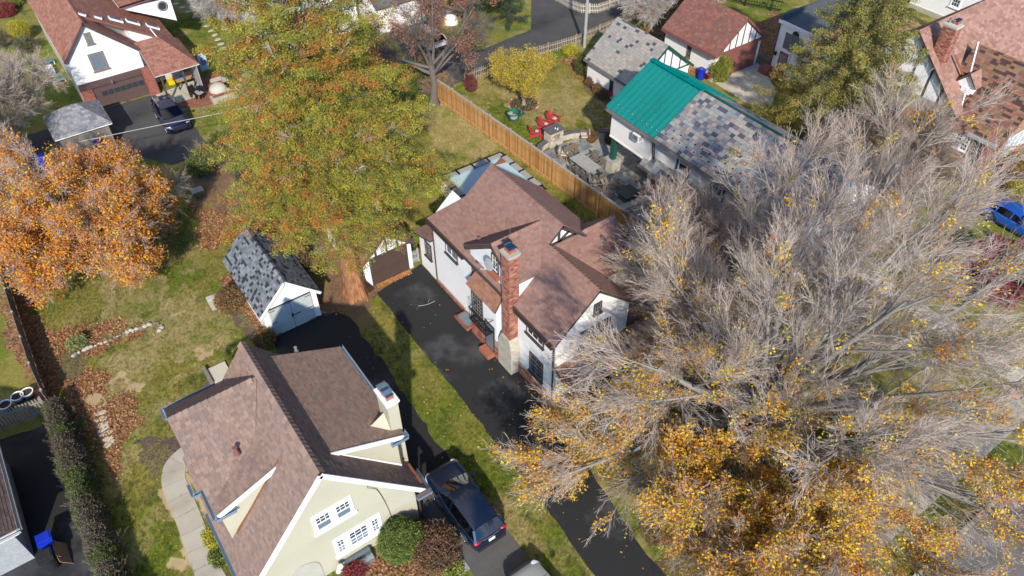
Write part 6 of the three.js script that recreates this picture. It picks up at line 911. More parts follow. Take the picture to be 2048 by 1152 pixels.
{ const p0 = G(1062, 0), f = boardFence('picket_fence', 'upper run of weathered pickets climbing beside the alley', [[1380, 2], [1420, -12], [1460, -25]].map(([x, y]) => G(x, y)), 1.0, { mats: weathered, step: 0.2 }); }

// ---------- pool ----------
{
  const t = thing('above_ground_pool', 'rectangular white above-ground pool with grey deck edge and blue water behind the stucco house', 'pool', [23, 0, -35]);
  const x0 = 20.35, x1 = 25.5, z0 = -37.3, z1 = -32.2, h = 1.3;
  mesh('pool_wall', [boxM(x0, x0 + 0.08, 0, h - 0.04, z0, z1), boxM(x1 - 0.08, x1, 0, h - 0.04, z0, z1), boxM(x0 + 0.08, x1 - 0.08, 0, h - 0.04, z0, z0 + 0.08), boxM(x0 + 0.08, x1 - 0.08, 0, h - 0.04, z1 - 0.08, z1)], M.white, t);
  for (let i = 0; i < 4; i++) { const a = lerp(x0, x1, i / 4), b = lerp(x0, x1, (i + 1) / 4); for (const z of [z0 - 0.06, z1 - 0.34]) mesh('rim_plank', boxM(a + 0.06, b - 0.06, h - 0.04, h + 0.02, z, z + 0.4), M.woodPale, t); }
  for (let i = 0; i < 4; i++) { const a = lerp(z0 + 0.34, z1 - 0.34, i / 4), b = lerp(z0 + 0.34, z1 - 0.34, (i + 1) / 4); for (const x of [x0 - 0.06, x1 - 0.34]) mesh('rim_plank', boxM(x, x + 0.4, h - 0.04, h + 0.02, a + 0.06, b - 0.06), M.woodPale, t); }
  const br = []; for (let i = 0; i <= 4; i++) { const a = lerp(x0 + 0.05, x1 - 0.05, i / 4), c = lerp(z0 + 0.38, z1 - 0.38, i / 4); for (const z of [z0 - 0.08, z1 - 0.36]) br.push(boxM(a - 0.07, a + 0.07, h - 0.06, h + 0.04, z, z + 0.44)); for (const x of [x0 - 0.08, x1 - 0.36]) br.push(boxM(x, x + 0.44, h - 0.06, h + 0.04, c - 0.07, c + 0.07)); } br.forEach((g) => mesh('rim_bracket', g, M.iron, t));
  const cover = new THREE.PlaneGeometry(x1 - x0 - 0.2, z1 - z0 - 0.2, 40, 40).rotateX(-Math.PI / 2); { const p = cover.attributes.position; for (let i = 0; i < p.count; i++) { const x = p.getX(i), z = p.getZ(i); p.setY(i, 0.05 * (fbm(x * 1.6 + 9, z * 1.6 + 3, 3) - 0.5) - 0.05); } cover.translate((x0 + x1) / 2, h - 0.06, (z0 + z1) / 2); cover.computeVertexNormals(); }
  mesh('water', cover, std([0.42, 0.58, 0.63], 0.25), t); mesh('pipe', [rod(V(20.1, 1.15, -37.35), V(20.1, 1.3, -37.35), 0.06), new THREE.SphereGeometry(0.1, 10, 8).translate(20.05, 1.3, -37.3), rod(V(20.05, 1.25, -37.3), V(20.35, 1.25, -37.25), 0.04)], M.white, t);
  const lm = mesh('leaf_heap', plate([[24.5, -36.6], [25.2, -37.0], [25.15, -36.3], [24.7, -36.35], [24.2, -36.5]], 1.21, 1.25), std([0.25, 0.10, 0.05], 0.95), t);
}

// ---------- patio, walls and furniture behind the cedar fence ----------
reseed(73);
{
  const flag = [[0.27, 0.31, 0.315], [0.21, 0.25, 0.265], [0.32, 0.335, 0.31], [0.15, 0.17, 0.185], [0.36, 0.32, 0.25], [0.24, 0.235, 0.225]].map((c) => tex(c, 0.3, 0.9, 0.8, 0.006, { p: 6 }));
  const pat = structure('stone_patio', plate([[27.6, -37.2], [29.4, -37.8], [33.8, -36.2], [35.4, -34], [35.4, -29.3], [31.9, -29.3], [31.9, -25.5], [28, -25.2]], -0.03, 0.008), std([0.09, 0.085, 0.075], 0.95));
  const c = 0.42, nx = 19, nz = 30, used = {}; const inP = (x, z) => x > 27.55 + (z + 37) * 0.035 && (z < -29.4 ? x < 35.3 : x < 31.9) && z > -37.4 + Math.abs(x - 30.6) * 0.25 && z < -25.2;
  for (let j = 0; j < nz; j++) for (let i = 0; i < nx; i++) { if (used[i + ',' + j]) continue; let w = pick([1, 1, 2, 2, 3]), h = pick([1, 1, 2]); const free = (w, h) => { for (let a = 0; a < w; a++) for (let b = 0; b < h; b++) if (used[(i + a) + ',' + (j + b)]) return false; return true; }; while (w > 1 && !free(w, h)) w--; while (h > 1 && !free(w, h)) h--; for (let a = 0; a < w; a++) for (let b = 0; b < h; b++) used[(i + a) + ',' + (j + b)] = 1; const x0 = 27.5 + i * c, z0 = -37.6 + j * c, x1 = x0 + w * c, z1 = z0 + h * c; if (!inP((x0 + x1) / 2, (z0 + z1) / 2)) continue; mesh('flagstone', boxM(x0 + 0.012, x1 - 0.012, 0.0, 0.026 + rr(0, 0.012), z0 + 0.012, z1 - 0.012), pick(flag), pat); }
  // outdoor fireplace with dark top, between curved seat walls
  const fp = V(30.4, 0, -37.6), f = thing('outdoor_fireplace', 'pale stone outdoor fireplace with dark slab top beside the red chairs', 'fireplace', [fp.x, 0, fp.z]);
  mesh('core', [boxM(fp.x - 0.58, fp.x - 0.32, 0, 1.25, fp.z - 0.4, fp.z + 0.4), boxM(fp.x + 0.32, fp.x + 0.58, 0, 1.25, fp.z - 0.4, fp.z + 0.4), boxM(fp.x - 0.32, fp.x + 0.32, 0, 0.5, fp.z - 0.4, fp.z + 0.4), boxM(fp.x - 0.32, fp.x + 0.32, 1.05, 1.25, fp.z - 0.4, fp.z + 0.4), boxM(fp.x - 0.32, fp.x + 0.32, 0.5, 1.05, fp.z - 0.4, fp.z - 0.3)], M.mortar, f); mesh('top', boxM(fp.x - 0.68, fp.x + 0.68, 1.25, 1.34, fp.z - 0.5, fp.z + 0.5), M.stoneDark, f);
  const stones = (par, o, u, n, w, h, hole) => { for (let r = 0; r * 0.13 < h - 0.05; r++) { let a = 0; while (a < w - 0.05) { const l = Math.min(rr(0.14, 0.34), w - a), y0 = r * 0.13, cy = y0 + 0.06; const p = o.clone().addScaledVector(u, a + l / 2); if (!(hole && hole(a + l / 2, cy))) mesh('stone', new THREE.BoxGeometry(Math.abs(u.x) * (l - 0.014) + Math.abs(n.x) * 0.05, 0.117, Math.abs(u.z) * (l - 0.014) + Math.abs(n.z) * 0.05).translate(p.x + n.x * rr(0, 0.015), cy, p.z + n.z * rr(0, 0.015)), pick([M.stone, M.concretePale, M.concrete]), par); a += l; } } };
  stones(f, V(fp.x - 0.58, 0, fp.z - 0.4), V(0, 0, 1), V(-1, 0, 0), 0.8, 1.24); stones(f, V(fp.x - 0.58, 0, fp.z + 0.4), V(1, 0, 0), V(0, 0, 1), 1.16, 1.24, (a, y) => Math.abs(a - 0.58) < 0.3 && y > 0.5 && y < 1.05);
  for (const [x, z] of [[0.05, 0.1], [0.2, 0.18], [0.12, 0.28]]) { const g = thing('glass_jar', 'small white jar on the dark top of the outdoor fireplace', 'jar', [fp.x + x, 1.34, fp.z + z], 'white jars on the outdoor fireplace'); mesh('jar', rod(V(fp.x + x, 1.34, fp.z + z), V(fp.x + x, 1.46, fp.z + z), 0.05, 0.04, 10), M.white, g); mesh('lid', rod(V(fp.x + x, 1.46, fp.z + z), V(fp.x + x, 1.485, fp.z + z), 0.045, 0.045, 10), M.steel, g); }
  const curveWall = (label, pts, h) => { const C = new THREE.CatmullRomCurve3(pts.map(([x, z]) => V(x, 0, z))), w = thing('seat_wall', label, 'wall', [pts[0][0], 0, pts[0][1]]), n = 9; for (let i = 0; i < n; i++) { const a = C.getPoint(i / n), b = C.getPoint((i + 1) / n); mesh('cap_stone', bar(a.clone().setY(h + 0.04), b.clone().setY(h + 0.04), 0.42, 0.07), M.stoneDark, w); for (let r = 0; r < Math.round(h / 0.14); r++) mesh('stone', bar(a.clone().setY(0.07 + r * 0.14), a.clone().lerp(b, 0.96).setY(0.07 + r * 0.14), 0.34 + rr(-0.02, 0.02), 0.128), pick([M.stone, M.concretePale, M.concrete]), w); } return w; };
  curveWall('low curved stone wall from the outdoor fireplace to the cedar fence', [[29.7, -37.55], [28.9, -37.3], [28.2, -36.5], [27.7, -35.6]], 0.5); curveWall('low curved stone wall from the outdoor fireplace towards the slate garage', [[31.1, -37.6], [32, -37.4], [32.7, -37.0], [33.2, -36.5]], 0.5); curveWall('short curved stone wall with dark cap under the green-roofed room', [[33.6, -36.2], [34.4, -35.6], [35.2, -34.8]], 0.6);
}
reseed(74);
function tableAt(name, label, cx, cz, w, l, h, mat, legMat, turn = 0) { const t = thing(name, label, 'table', [0, 0, 0]); for (let i = 0; i < 6; i++) mesh('plank', boxM(-w / 2 + w * i / 6 + 0.004, -w / 2 + w * (i + 1) / 6 - 0.004, h - 0.04, h, -l / 2, l / 2), mat, t); for (const [a, b] of [[-1, -1], [1, -1], [-1, 1], [1, 1]]) mesh('leg', boxM(a * (w / 2 - 0.1) - 0.04, a * (w / 2 - 0.1) + 0.04, 0, h - 0.041, b * (l / 2 - 0.12) - 0.04, b * (l / 2 - 0.12) + 0.04), legMat, t); mesh('apron', [boxM(-w / 2 + 0.08, w / 2 - 0.08, h - 0.13, h - 0.042, -l / 2 + 0.1, -l / 2 + 0.13), boxM(-w / 2 + 0.08, w / 2 - 0.08, h - 0.13, h - 0.042, l / 2 - 0.13, l / 2 - 0.1)], legMat, t); t.position.set(cx, 0.03, cz); t.rotation.y = turn; return t; }
// arm chair facing +z
function chairMk(name, label, m, seat, o = {}) { const t = thing(name, label, 'chair', [0, 0, 0], o.group), w = o.w ?? 0.6; mesh('seat', boxM(-w / 2 + 0.04, w / 2 - 0.04, 0.38, 0.44, -0.25, 0.28), m, t); if (seat) mesh('cushion', [boxM(-w / 2 + 0.06, w / 2 - 0.06, 0.44, 0.54, -0.22, 0.27), boxM(-w / 2 + 0.07, w / 2 - 0.07, 0.5, 0.92, -0.3, -0.2).rotateX(-0.15)], seat, t); for (let i = 0; i < 6; i++) { const x = -w / 2 + 0.08 + (w - 0.16) * i / 5; mesh('slat', bar(V(x, 0.44, -0.28), V(x, 0.92, -0.42), 0.06, 0.02), m, t); } mesh('top_rail', bar(V(-w / 2, 0.93, -0.42), V(w / 2, 0.93, -0.42), 0.04, 0.08), m, t); for (const x of [-1, 1]) { mesh('arm', boxM(x * w / 2 - 0.035, x * w / 2 + 0.035, 0.62, 0.655, -0.36, 0.3), m, t); mesh('leg', boxM(x * w / 2 - 0.025, x * w / 2 + 0.025, 0, 0.62, 0.22, 0.27), m, t); mesh('leg', bar(V(x * w / 2, 0, -0.3), V(x * w / 2, 0.94, -0.43), 0.05), m, t); } return t; }
function place(t, x, z, turn) { t.position.set(x, 0.035, z); t.rotation.y = turn; return t; }
{
  const A = G(1141.6, 317.7, 0.78), B = G(1162.7, 306.7, 0.78), C = G(1202.5, 334.8, 0.78), cx = (A.x + C.x) / 2, cz = (A.z + C.z) / 2 - 0.1;
  tableAt('dining_table', 'long pale grey plank dining table on the stone patio', cx, cz, 1.15, Math.abs(C.z - B.z) + 0.05, 0.76, M.woodPale, M.wicker);
  const dc = place(chairMk('dining_chair', 'grey-brown patio chair pulled up to the long dining table', M.wicker, null, { group: 'chairs round the long patio table' }), cx - 0.85, cz + 0.15, Math.PI / 2); copyOf(dc, [cx - 0.88, 0.035, cz + 0.9], Math.PI / 2); copyOf(dc, [cx + 0.88, 0.035, cz - 0.35], -Math.PI / 2); copyOf(dc, [cx + 0.9, 0.035, cz + 0.5], -Math.PI / 2); copyOf(dc, [cx, 0.035, cz + 1.6], Math.PI); copyOf(dc, [cx, 0.035, cz - 1.65], 0);
  const p1 = G(1168, 282), p2 = G(1128, 318), lc = place(chairMk('lounge_chair', 'wooden patio armchair with cream cushions turned to the stone fireplace', M.teak, M.cushion, { w: 0.7 }), p1.x, p1.z, -2.2); place(chairMk('lounge_chair', 'wooden patio armchair with cream cushions beside the cedar fence', M.teak, M.cushion, { w: 0.7 }), p2.x, p2.z, 0.7); const ps = G(1148, 302); tableAt('side_table', 'small brown square side table between the two cushioned armchairs', ps.x, ps.z, 0.6, 0.6, 0.45, M.teak, M.teak, 0.5);
  const pf = G(1255, 398), ft = thing('fire_table', 'dark square fire table with glossy top near the patio steps', 'table', [pf.x, 0, pf.z]); mesh('base', boxM(pf.x - 0.5, pf.x + 0.5, 0.03, 0.6, pf.z - 0.45, pf.z + 0.45), M.stoneDark, ft); mesh('top', boxM(pf.x - 0.65, pf.x + 0.65, 0.6, 0.66, pf.z - 0.6, pf.z + 0.6), std([0.06, 0.075, 0.075], 0.25), ft);
  copyOf(dc, [pf.x - 0.9, 0.035, pf.z - 0.9], 0.6, 'dark patio chair beside the square fire table', 'chairs by the fire table'); copyOf(dc, [pf.x + 0.1, 0.035, pf.z - 1.15], 0, 'dark patio chair beside the square fire table', 'chairs by the fire table'); copyOf(dc, [pf.x - 1.4, 0.035, pf.z - 1.6], 0.9, 'dark patio chair beside the square fire table', 'chairs by the fire table');
  const sb = thing('storage_bench', 'wooden storage cabinet under the overhanging green-roofed room', 'cabinet', [33.6, 0, -30.4]); mesh('cabinet', boxM(33.1, 33.9, 0.1, 0.75, -30.7, -30.2), M.teak, sb); mesh('top', boxM(33.05, 33.95, 0.75, 0.8, -30.75, -30.15), M.stoneDark, sb); for (const [x, z] of [[33.15, -30.65], [33.85, -30.65], [33.15, -30.25], [33.85, -30.25]]) mesh('leg', boxM(x - 0.03, x + 0.03, 0.02, 0.1, z - 0.03, z + 0.03), M.teak, sb);
  const pw = G(1262, 416), st = thing('stone_step_wall', 'low pale stone ledge at the front end of the patio', 'wall', [pw.x, 0, pw.z]); for (let i = 0; i < 4; i++) mesh('cap_stone', boxM(pw.x - 0.9 + i * 0.5, pw.x - 0.42 + i * 0.5, 0.35, 0.43, pw.z - 0.25, pw.z + 0.25), M.woodPale, st); for (let i = 0; i < 6; i++) mesh('stone', boxM(pw.x - 0.88 + i * 0.33, pw.x - 0.57 + i * 0.33, 0, 0.345, pw.z - 0.2, pw.z + 0.2), pick([M.stone, M.concrete]), st);
}
// red slatted lawn chairs facing +z
function adirondack(label, group) { const t = thing('adirondack_chair', label, 'chair', [0, 0, 0], group), m = M.redPaint; for (let i = 0; i < 5; i++) { const x = -0.24 + i * 0.12, top = 0.98 - Math.abs(i - 2) * 0.07; mesh('slat', bar(V(x, 0.28, -0.28), V(x * 1.15, top, -0.58), 0.105, 0.022), m, t); } for (let i = 0; i < 5; i++) mesh('seat_slat', bar(V(-0.29, 0.3 + i * 0.022, -0.24 + i * 0.12), V(0.29, 0.3 + i * 0.022, -0.24 + i * 0.12), 0.1, 0.022), m, t); for (const x of [-1, 1]) { mesh('arm', boxM(x * 0.36 - 0.07, x * 0.36 + 0.07, 0.55, 0.575, -0.45, 0.36), m, t); mesh('leg', boxM(x * 0.33 - 0.04, x * 0.33 + 0.04, 0, 0.55, 0.24, 0.34), m, t); mesh('leg', bar(V(x * 0.29, 0.42, 0.3), V(x * 0.29, 0.02, -0.62), 0.03, 0.11), m, t); } mesh('cushion', [boxM(-0.17, 0.17, 0.4, 0.48, -0.1, 0.14)], M.cushion, t); return t; }
{
  const spots = [[1073, 273, 0.9], [1091, 258, 0.6], [1108, 247, 0.35]]; const labels = ['red slatted lawn chair beside the red footstool', 'red slatted lawn chair, middle one of the row by the stone fireplace', 'red slatted lawn chair at the end of the row away from the cedar fence'];
  let first; spots.forEach(([px, py, a], i) => { const p = G(px, py); if (!i) { first = adirondack(labels[0], 'red lawn chairs'); place(first, p.x, p.z, a); first.position.y = 0.005; } else copyOf(first, [p.x, 0.005, p.z], a, labels[i]); });
  const p = G(1088, 278), s = thing('footstool', 'red slatted footstool before the red lawn chair', 'footstool', [p.x, 0, p.z]); for (let i = 0; i < 4; i++) mesh('slat', boxM(p.x - 0.26, p.x + 0.26, 0.33, 0.355, p.z - 0.24 + i * 0.125, p.z - 0.13 + i * 0.125), M.redPaint, s); for (const [a, b] of [[-1, -1], [1, -1], [-1, 1], [1, 1]]) mesh('leg', boxM(p.x + a * 0.23 - 0.025, p.x + a * 0.23 + 0.025, 0, 0.33, p.z + b * 0.2 - 0.025, p.z + b * 0.2 + 0.025), M.redPaint, s);
  // green tub chair
  const g = G(1027, 243), t = thing('tub_chair', 'round dark green wicker chair with cushion by the cedar fence', 'chair', [g.x, 0, g.z]); const gm = std([0.01, 0.10, 0.06], 0.7); mesh('shell', new THREE.CylinderGeometry(0.55, 0.42, 0.5, 20, 1, true, 0.6, 4.6).translate(g.x, 0.6, g.z), gm, t); mesh('rim', new THREE.TorusGeometry(0.55, 0.04, 8, 24, 4.6).rotateX(Math.PI / 2).rotateY(0.97).translate(g.x, 0.85, g.z), gm, t); mesh('seat', rod(V(g.x, 0.34, g.z), V(g.x, 0.4, g.z), 0.43, 0.43, 18), gm, t); mesh('cushion', [rod(V(g.x, 0.4, g.z), V(g.x, 0.48, g.z), 0.34, 0.32, 16), box(g.x - 0.2, 0.62, g.z - 0.2, 0.4, 0.35, 0.14)], M.woodPale, t); for (const a of [0.5, 2, 3.6, 5.2]) mesh('leg', rod(V(g.x + 0.36 * Math.cos(a), 0, g.z + 0.36 * Math.sin(a)), V(g.x + 0.33 * Math.cos(a), 0.35, g.z + 0.33 * Math.sin(a)), 0.025), gm, t);
  const q = G(1042, 236), ct = thing('garden_stool', 'small green round table with red pot beside the green tub chair', 'table', [q.x, 0, q.z]); mesh('top', rod(V(q.x, 0.42, q.z), V(q.x, 0.46, q.z), 0.3, 0.3, 16), gm, ct); for (const a of [0, 2.1, 4.2]) mesh('leg', rod(V(q.x + 0.22 * Math.cos(a), 0, q.z + 0.22 * Math.sin(a)), V(q.x + 0.15 * Math.cos(a), 0.42, q.z + 0.15 * Math.sin(a)), 0.02), gm, ct); mesh('pot', rod(V(q.x, 0.46, q.z), V(q.x, 0.6, q.z), 0.06, 0.08, 10), M.terracotta, ct);
}
// ---------- patio of the gabled house ----------
{
  const p = G(372, 170), t = tableAt('porch_table', 'brown wooden table with blue cloth under the gabled house porch', p.x, p.z, 1.5, 1.3, 0.75, tex([0.42, 0.25, 0.15], 0.15, 0.8, 0.7, 0.002), M.iron); const cl = thing('blue_cloth', 'crumpled blue cloth lying on the brown porch table', 'cloth', [p.x - 0.2, 0.78, p.z]); { const g = new THREE.SphereGeometry(0.24, 14, 8); const a = g.attributes.position; for (let i = 0; i < a.count; i++) { const k = 1 + 0.35 * (fbm(a.getX(i) * 9 + 5, a.getZ(i) * 9 + a.getY(i) * 5, 3) - 0.5); a.setXYZ(i, a.getX(i) * k, Math.max(0, a.getY(i)) * 0.45 * k, a.getZ(i) * k); } g.computeVertexNormals(); mesh('cloth', g.translate(p.x - 0.2, 0.79, p.z), std([0.01, 0.22, 0.5], 0.9), cl); }
  const b = G(345, 168), y = thing('yellow_toy', 'yellow plastic toy bin on the porch floor', 'bin', [b.x, 0, b.z]); mesh('bin', boxM(b.x - 0.3, b.x + 0.3, 0.03, 0.4, b.z - 0.2, b.z + 0.2), std([0.7, 0.52, 0.0], 0.5), y); mesh('rim', boxM(b.x - 0.33, b.x + 0.33, 0.4, 0.44, b.z - 0.23, b.z + 0.23), std([0.7, 0.52, 0.0], 0.5), y);
  const s = G(340, 155), so = thing('outdoor_sofa', 'white outdoor sofa under the porch roof', 'sofa', [s.x, 0, s.z]); mesh('seat', boxM(s.x - 0.7, s.x + 0.7, 0.1, 0.45, s.z - 0.35, s.z + 0.35), M.cushion, so); mesh('backrest', boxM(s.x - 0.7, s.x + 0.7, 0.45, 0.85, s.z - 0.45, s.z - 0.25), M.cushion, so); mesh('arm', boxM(s.x - 0.85, s.x - 0.7, 0.1, 0.62, s.z - 0.4, s.z + 0.35), M.cushion, so); mesh('arm', boxM(s.x + 0.7, s.x + 0.85, 0.1, 0.62, s.z - 0.4, s.z + 0.35), M.cushion, so);
  const c = G(394, 196), ch = place(chairMk('metal_chair', 'black metal chair on the red brick patio', M.iron, null, { w: 0.5, group: 'black chairs on the brick patio' }), c.x, c.z, 0.4); const c2 = G(408, 188); copyOf(ch, [c2.x, 0.035, c2.z], 2.6); const tb = G(401, 196); tableAt('patio_table', 'small white-topped table between the black metal chairs', tb.x, tb.z, 0.5, 0.7, 0.5, M.woodPale, M.iron, 0.4);
  const o = G(457, 172), ov = thing('stone_seat_ring', 'curved pale stone bench with hearth at the edge of the brick patio', 'bench', [o.x, 0, o.z]); for (let i = 0; i < 12; i++) { const a = -1.7 + i * 0.3, r = 1.25; mesh('stone', new THREE.BoxGeometry(0.42, 0.5, 0.4).rotateY(-a).translate(o.x + 0.2 + r * Math.cos(a), 0.25, o.z + 0.2 + r * Math.sin(a)), pick([M.stone, M.concrete]), ov); mesh('cap_stone', new THREE.BoxGeometry(0.5, 0.07, 0.42).rotateY(-a).translate(o.x + 0.2 + r * Math.cos(a), 0.54, o.z + 0.2 + r * Math.sin(a)), pick([M.brickRed, M.concretePale, M.woodPale]), ov); } mesh('hearth', new THREE.SphereGeometry(0.75, 18, 10, 0, 6.283, 0, 1.57).scale(1, 0.75, 1).translate(o.x - 0.9, 0.02, o.z + 0.1), M.concretePale, ov); mesh('hearth_mouth', new THREE.BoxGeometry(0.5, 0.4, 0.3).translate(o.x - 0.35, 0.2, o.z + 0.15), M.iron, ov);
  const w = G(447, 200), wl = thing('planter_wall', 'long pale stone planter wall at the lawn side of the brick patio', 'wall', [w.x, 0, w.z]); for (let i = 0; i < 5; i++) for (let r = 0; r < 3; r++) mesh('stone', boxM(w.x - 0.9 + i * 0.42, w.x - 0.5 + i * 0.42, r * 0.17, r * 0.17 + 0.16, w.z - 0.3, w.z + 0.3), pick([M.stone, M.concrete]), wl); mesh('soil', boxM(w.x - 0.75, w.x + 1.05, 0.51, 0.53, w.z - 0.2, w.z + 0.2), M.brickRed, wl);
  for (const [px, py] of [[431, 160], [447, 180]]) { const k = G(px, py), m = thing('paver', 'pale square paving stone set in the red brick patio', 'paving stone', [k.x, 0, k.z], 'pale stones in the brick patio'); mesh('slab', boxM(k.x - 0.45, k.x + 0.45, 0.024, 0.05, k.z - 0.3, k.z + 0.3), M.concretePale, m); mesh('edge', boxM(k.x - 0.47, k.x + 0.47, 0.022, 0.035, k.z - 0.32, k.z + 0.32), M.concrete, m); }
  const dr = G(411, 140), fd = thing('folding_screen', 'pale blue panel with oval motif leaning by the porch corner', 'panel', [dr.x, 0, dr.z]); mesh('panel', boxM(dr.x - 0.35, dr.x + 0.35, 0.05, 1.5, dr.z - 0.04, dr.z + 0.04), std([0.45, 0.58, 0.66], 0.7), fd); mesh('motif', new THREE.SphereGeometry(0.22, 14, 10).scale(1, 1.6, 0.1).translate(dr.x, 0.8, dr.z + 0.05), std([0.15, 0.22, 0.32], 0.7), fd); mesh('foot', boxM(dr.x - 0.35, dr.x + 0.35, 0, 0.05, dr.z - 0.15, dr.z + 0.15), M.woodPale, fd);
  // lawn game boards beside the house
  for (const [px, py, l] of [[97, 127, 'teal lawn game board beside the gabled house, nearer its rear wall'], [119, 163, 'teal lawn game board beside the gabled house, by the brick garage jamb']]) { const k = G(px, py), g = thing('game_board', l, 'game board', [k.x, 0, k.z], 'teal game boards'); mesh('board', slab([V(k.x - 0.5, 0.12, k.z - 0.45), V(k.x - 0.5, 0.35, k.z + 0.45), V(k.x + 0.5, 0.35, k.z + 0.45), V(k.x + 0.5, 0.12, k.z - 0.45)], 0.05), std([0.02, 0.26, 0.36], 0.6), g); mesh('leg', [boxM(k.x - 0.48, k.x - 0.42, 0, 0.3, k.z + 0.35, k.z + 0.41)], M.white, g); mesh('leg', [boxM(k.x + 0.42, k.x + 0.48, 0, 0.3, k.z + 0.35, k.z + 0.41)], M.white, g); }
  const k = G(103, 147), wb = thing('white_bench', 'white slatted bench between the teal game boards', 'bench', [k.x, 0, k.z]); for (let i = 0; i < 4; i++) mesh('slat', boxM(k.x - 0.3 + i * 0.16, k.x - 0.16 + i * 0.16, 0.4, 0.43, k.z - 0.8, k.z + 0.8), M.white, wb); for (const dz of [-0.7, 0.7]) mesh('leg', boxM(k.x - 0.28, k.x + 0.3, 0, 0.4, k.z + dz - 0.03, k.z + dz + 0.03), M.white, wb);
}
// ---------- bins, pots, pole, wires ----------
function bin(label, p, mat, lid, group) { const t = thing('wheeled_bin', label, 'bin', [p.x, 0, p.z], group); const g = new THREE.CylinderGeometry(0.4, 0.32, 0.85, 4, 1).rotateY(Math.PI / 4).translate(p.x, 0.5, p.z); mesh('body', g, mat, t); mesh('lid', [box(p.x, 0.97, p.z, 0.62, 0.07, 0.66), box(p.x, 1.02, p.z - 0.05, 0.5, 0.05, 0.45)], lid, t); for (const s of [-1, 1]) mesh('wheel', new THREE.CylinderGeometry(0.1, 0.1, 0.05, 12).rotateZ(Math.PI / 2).translate(p.x + s * 0.28, 0.1, p.z - 0.25), M.rubber, t); return t; }
{
  bin('blue wheeled bin behind the orange picket gate', G(1399, 160), M.blueBin, M.blueBin); bin('blue-lidded wheeled bin at the corner of the edge house', V(-7.75, 0, -25.2), M.blueBin, M.blueBin); bin('black wheeled bin at the corner of the edge house', V(-7.9, 0, -24.3), M.plastic, M.plastic); bin('blue wheeled bin half hidden under the orange maple', G(92, 336), M.blueBin, M.blueBin); bin('dark blue wheeled bin by the grey outbuilding', G(205, 305), std([0.02, 0.02, 0.12], 0.5), std([0.03, 0.03, 0.2], 0.5));
  { const p = V(-7.2, 0, -24.6), t = thing('cardboard_sheet', 'flattened cardboard sheet leaning by the black bin', 'cardboard', [p.x, 0, p.z]); mesh('sheet', slab([V(p.x, 0.02, p.z - 0.5), V(p.x, 0.02, p.z + 0.4), V(p.x - 0.35, 0.75, p.z + 0.4), V(p.x - 0.35, 0.75, p.z - 0.5)], 0.02), std([0.36, 0.22, 0.12], 0.95), t); mesh('flap', slab([V(p.x, 0.02, p.z + 0.42), V(p.x + 0.05, 0.02, p.z + 0.7), V(p.x - 0.3, 0.6, p.z + 0.7), V(p.x - 0.35, 0.62, p.z + 0.42)], 0.02), std([0.36, 0.22, 0.12], 0.95), t); }
  { const p = G(1418, 162), t = thing('red_wheelbarrow', 'red wheelbarrow between blue bin and round holly', 'barrow', [p.x, 0, p.z]); mesh('tub', new THREE.CylinderGeometry(0.42, 0.28, 0.3, 4, 1).rotateY(0.78).translate(p.x, 0.5, p.z), M.redPaint, t); mesh('handle', [bar(V(p.x - 0.2, 0.45, p.z), V(p.x - 0.25, 0.6, p.z + 0.9), 0.04), bar(V(p.x + 0.2, 0.45, p.z), V(p.x + 0.25, 0.6, p.z + 0.9), 0.04)], M.teak, t); mesh('wheel', new THREE.TorusGeometry(0.17, 0.05, 8, 16).rotateY(Math.PI / 2).translate(p.x, 0.2, p.z - 0.45), M.rubber, t); mesh('leg', [rod(V(p.x - 0.2, 0, p.z + 0.3), V(p.x - 0.2, 0.45, p.z + 0.25), 0.02), rod(V(p.x + 0.2, 0, p.z + 0.3), V(p.x + 0.2, 0.45, p.z + 0.25), 0.02), rod(V(p.x, 0.2, p.z - 0.45), V(p.x, 0.45, p.z - 0.1), 0.02)], M.steel, t); }
  const pots = [[17, 818, 'white-rimmed round planter standing alone by the worn picket fence'], [41, 801, 'white-rimmed round planter, middle of three behind the worn picket fence'], [60, 793, 'white-rimmed round planter nearest the old board fence']]; for (const [px, py, l] of pots) { const p = G(px, py), t = thing('round_planter', l, 'planter', [p.x, 0, p.z], 'white-rimmed planters'); mesh('pot', new THREE.CylinderGeometry(0.29, 0.22, 0.4, 20, 1, true).translate(p.x, 0.2, p.z), M.woodPale, t); mesh('rim', new THREE.TorusGeometry(0.3, 0.035, 8, 24).rotateX(Math.PI / 2).translate(p.x, 0.4, p.z), M.white, t); mesh('soil', rod(V(p.x, 0.0, p.z), V(p.x, 0.34, p.z), 0.23, 0.27, 18), M.mulch, t); }
  { const p = V(41.9, 0, -48.0), t = thing('utility_pole', 'tall pale wooden utility pole beside the alley and yellow tree', 'pole', [p.x, 0, p.z]); mesh('pole', rod(p, p.clone().setY(11), 0.15, 0.11, 12), M.woodPale, t); mesh('crossarm', [bar(V(p.x - 1.1, 9.6, p.z), V(p.x + 1.1, 9.6, p.z), 0.1, 0.12)], M.woodGrey, t); for (const x of [-0.9, -0.3, 0.4, 0.95]) mesh('insulator', rod(V(p.x + x, 9.66, p.z), V(p.x + x, 9.85, p.z), 0.05, 0.03, 8), M.woodPale, t); }
  { const a = G(310, 252, 5.0), b = G(560, 200, 6.0), t = thing('overhead_wire', 'pale overhead cable running from the conifer towards the gabled house drive', 'cable', [a.x, a.y, a.z]); mesh('cable', tubePts([a.clone().add(a.clone().sub(b).multiplyScalar(0.6)), a, a.clone().lerp(b, 0.5).add(V(0, -0.05, 0)), b, b.clone().add(b.clone().sub(a).multiplyScalar(0.25))], 0.028, 6, 40), M.woodPale, t); }
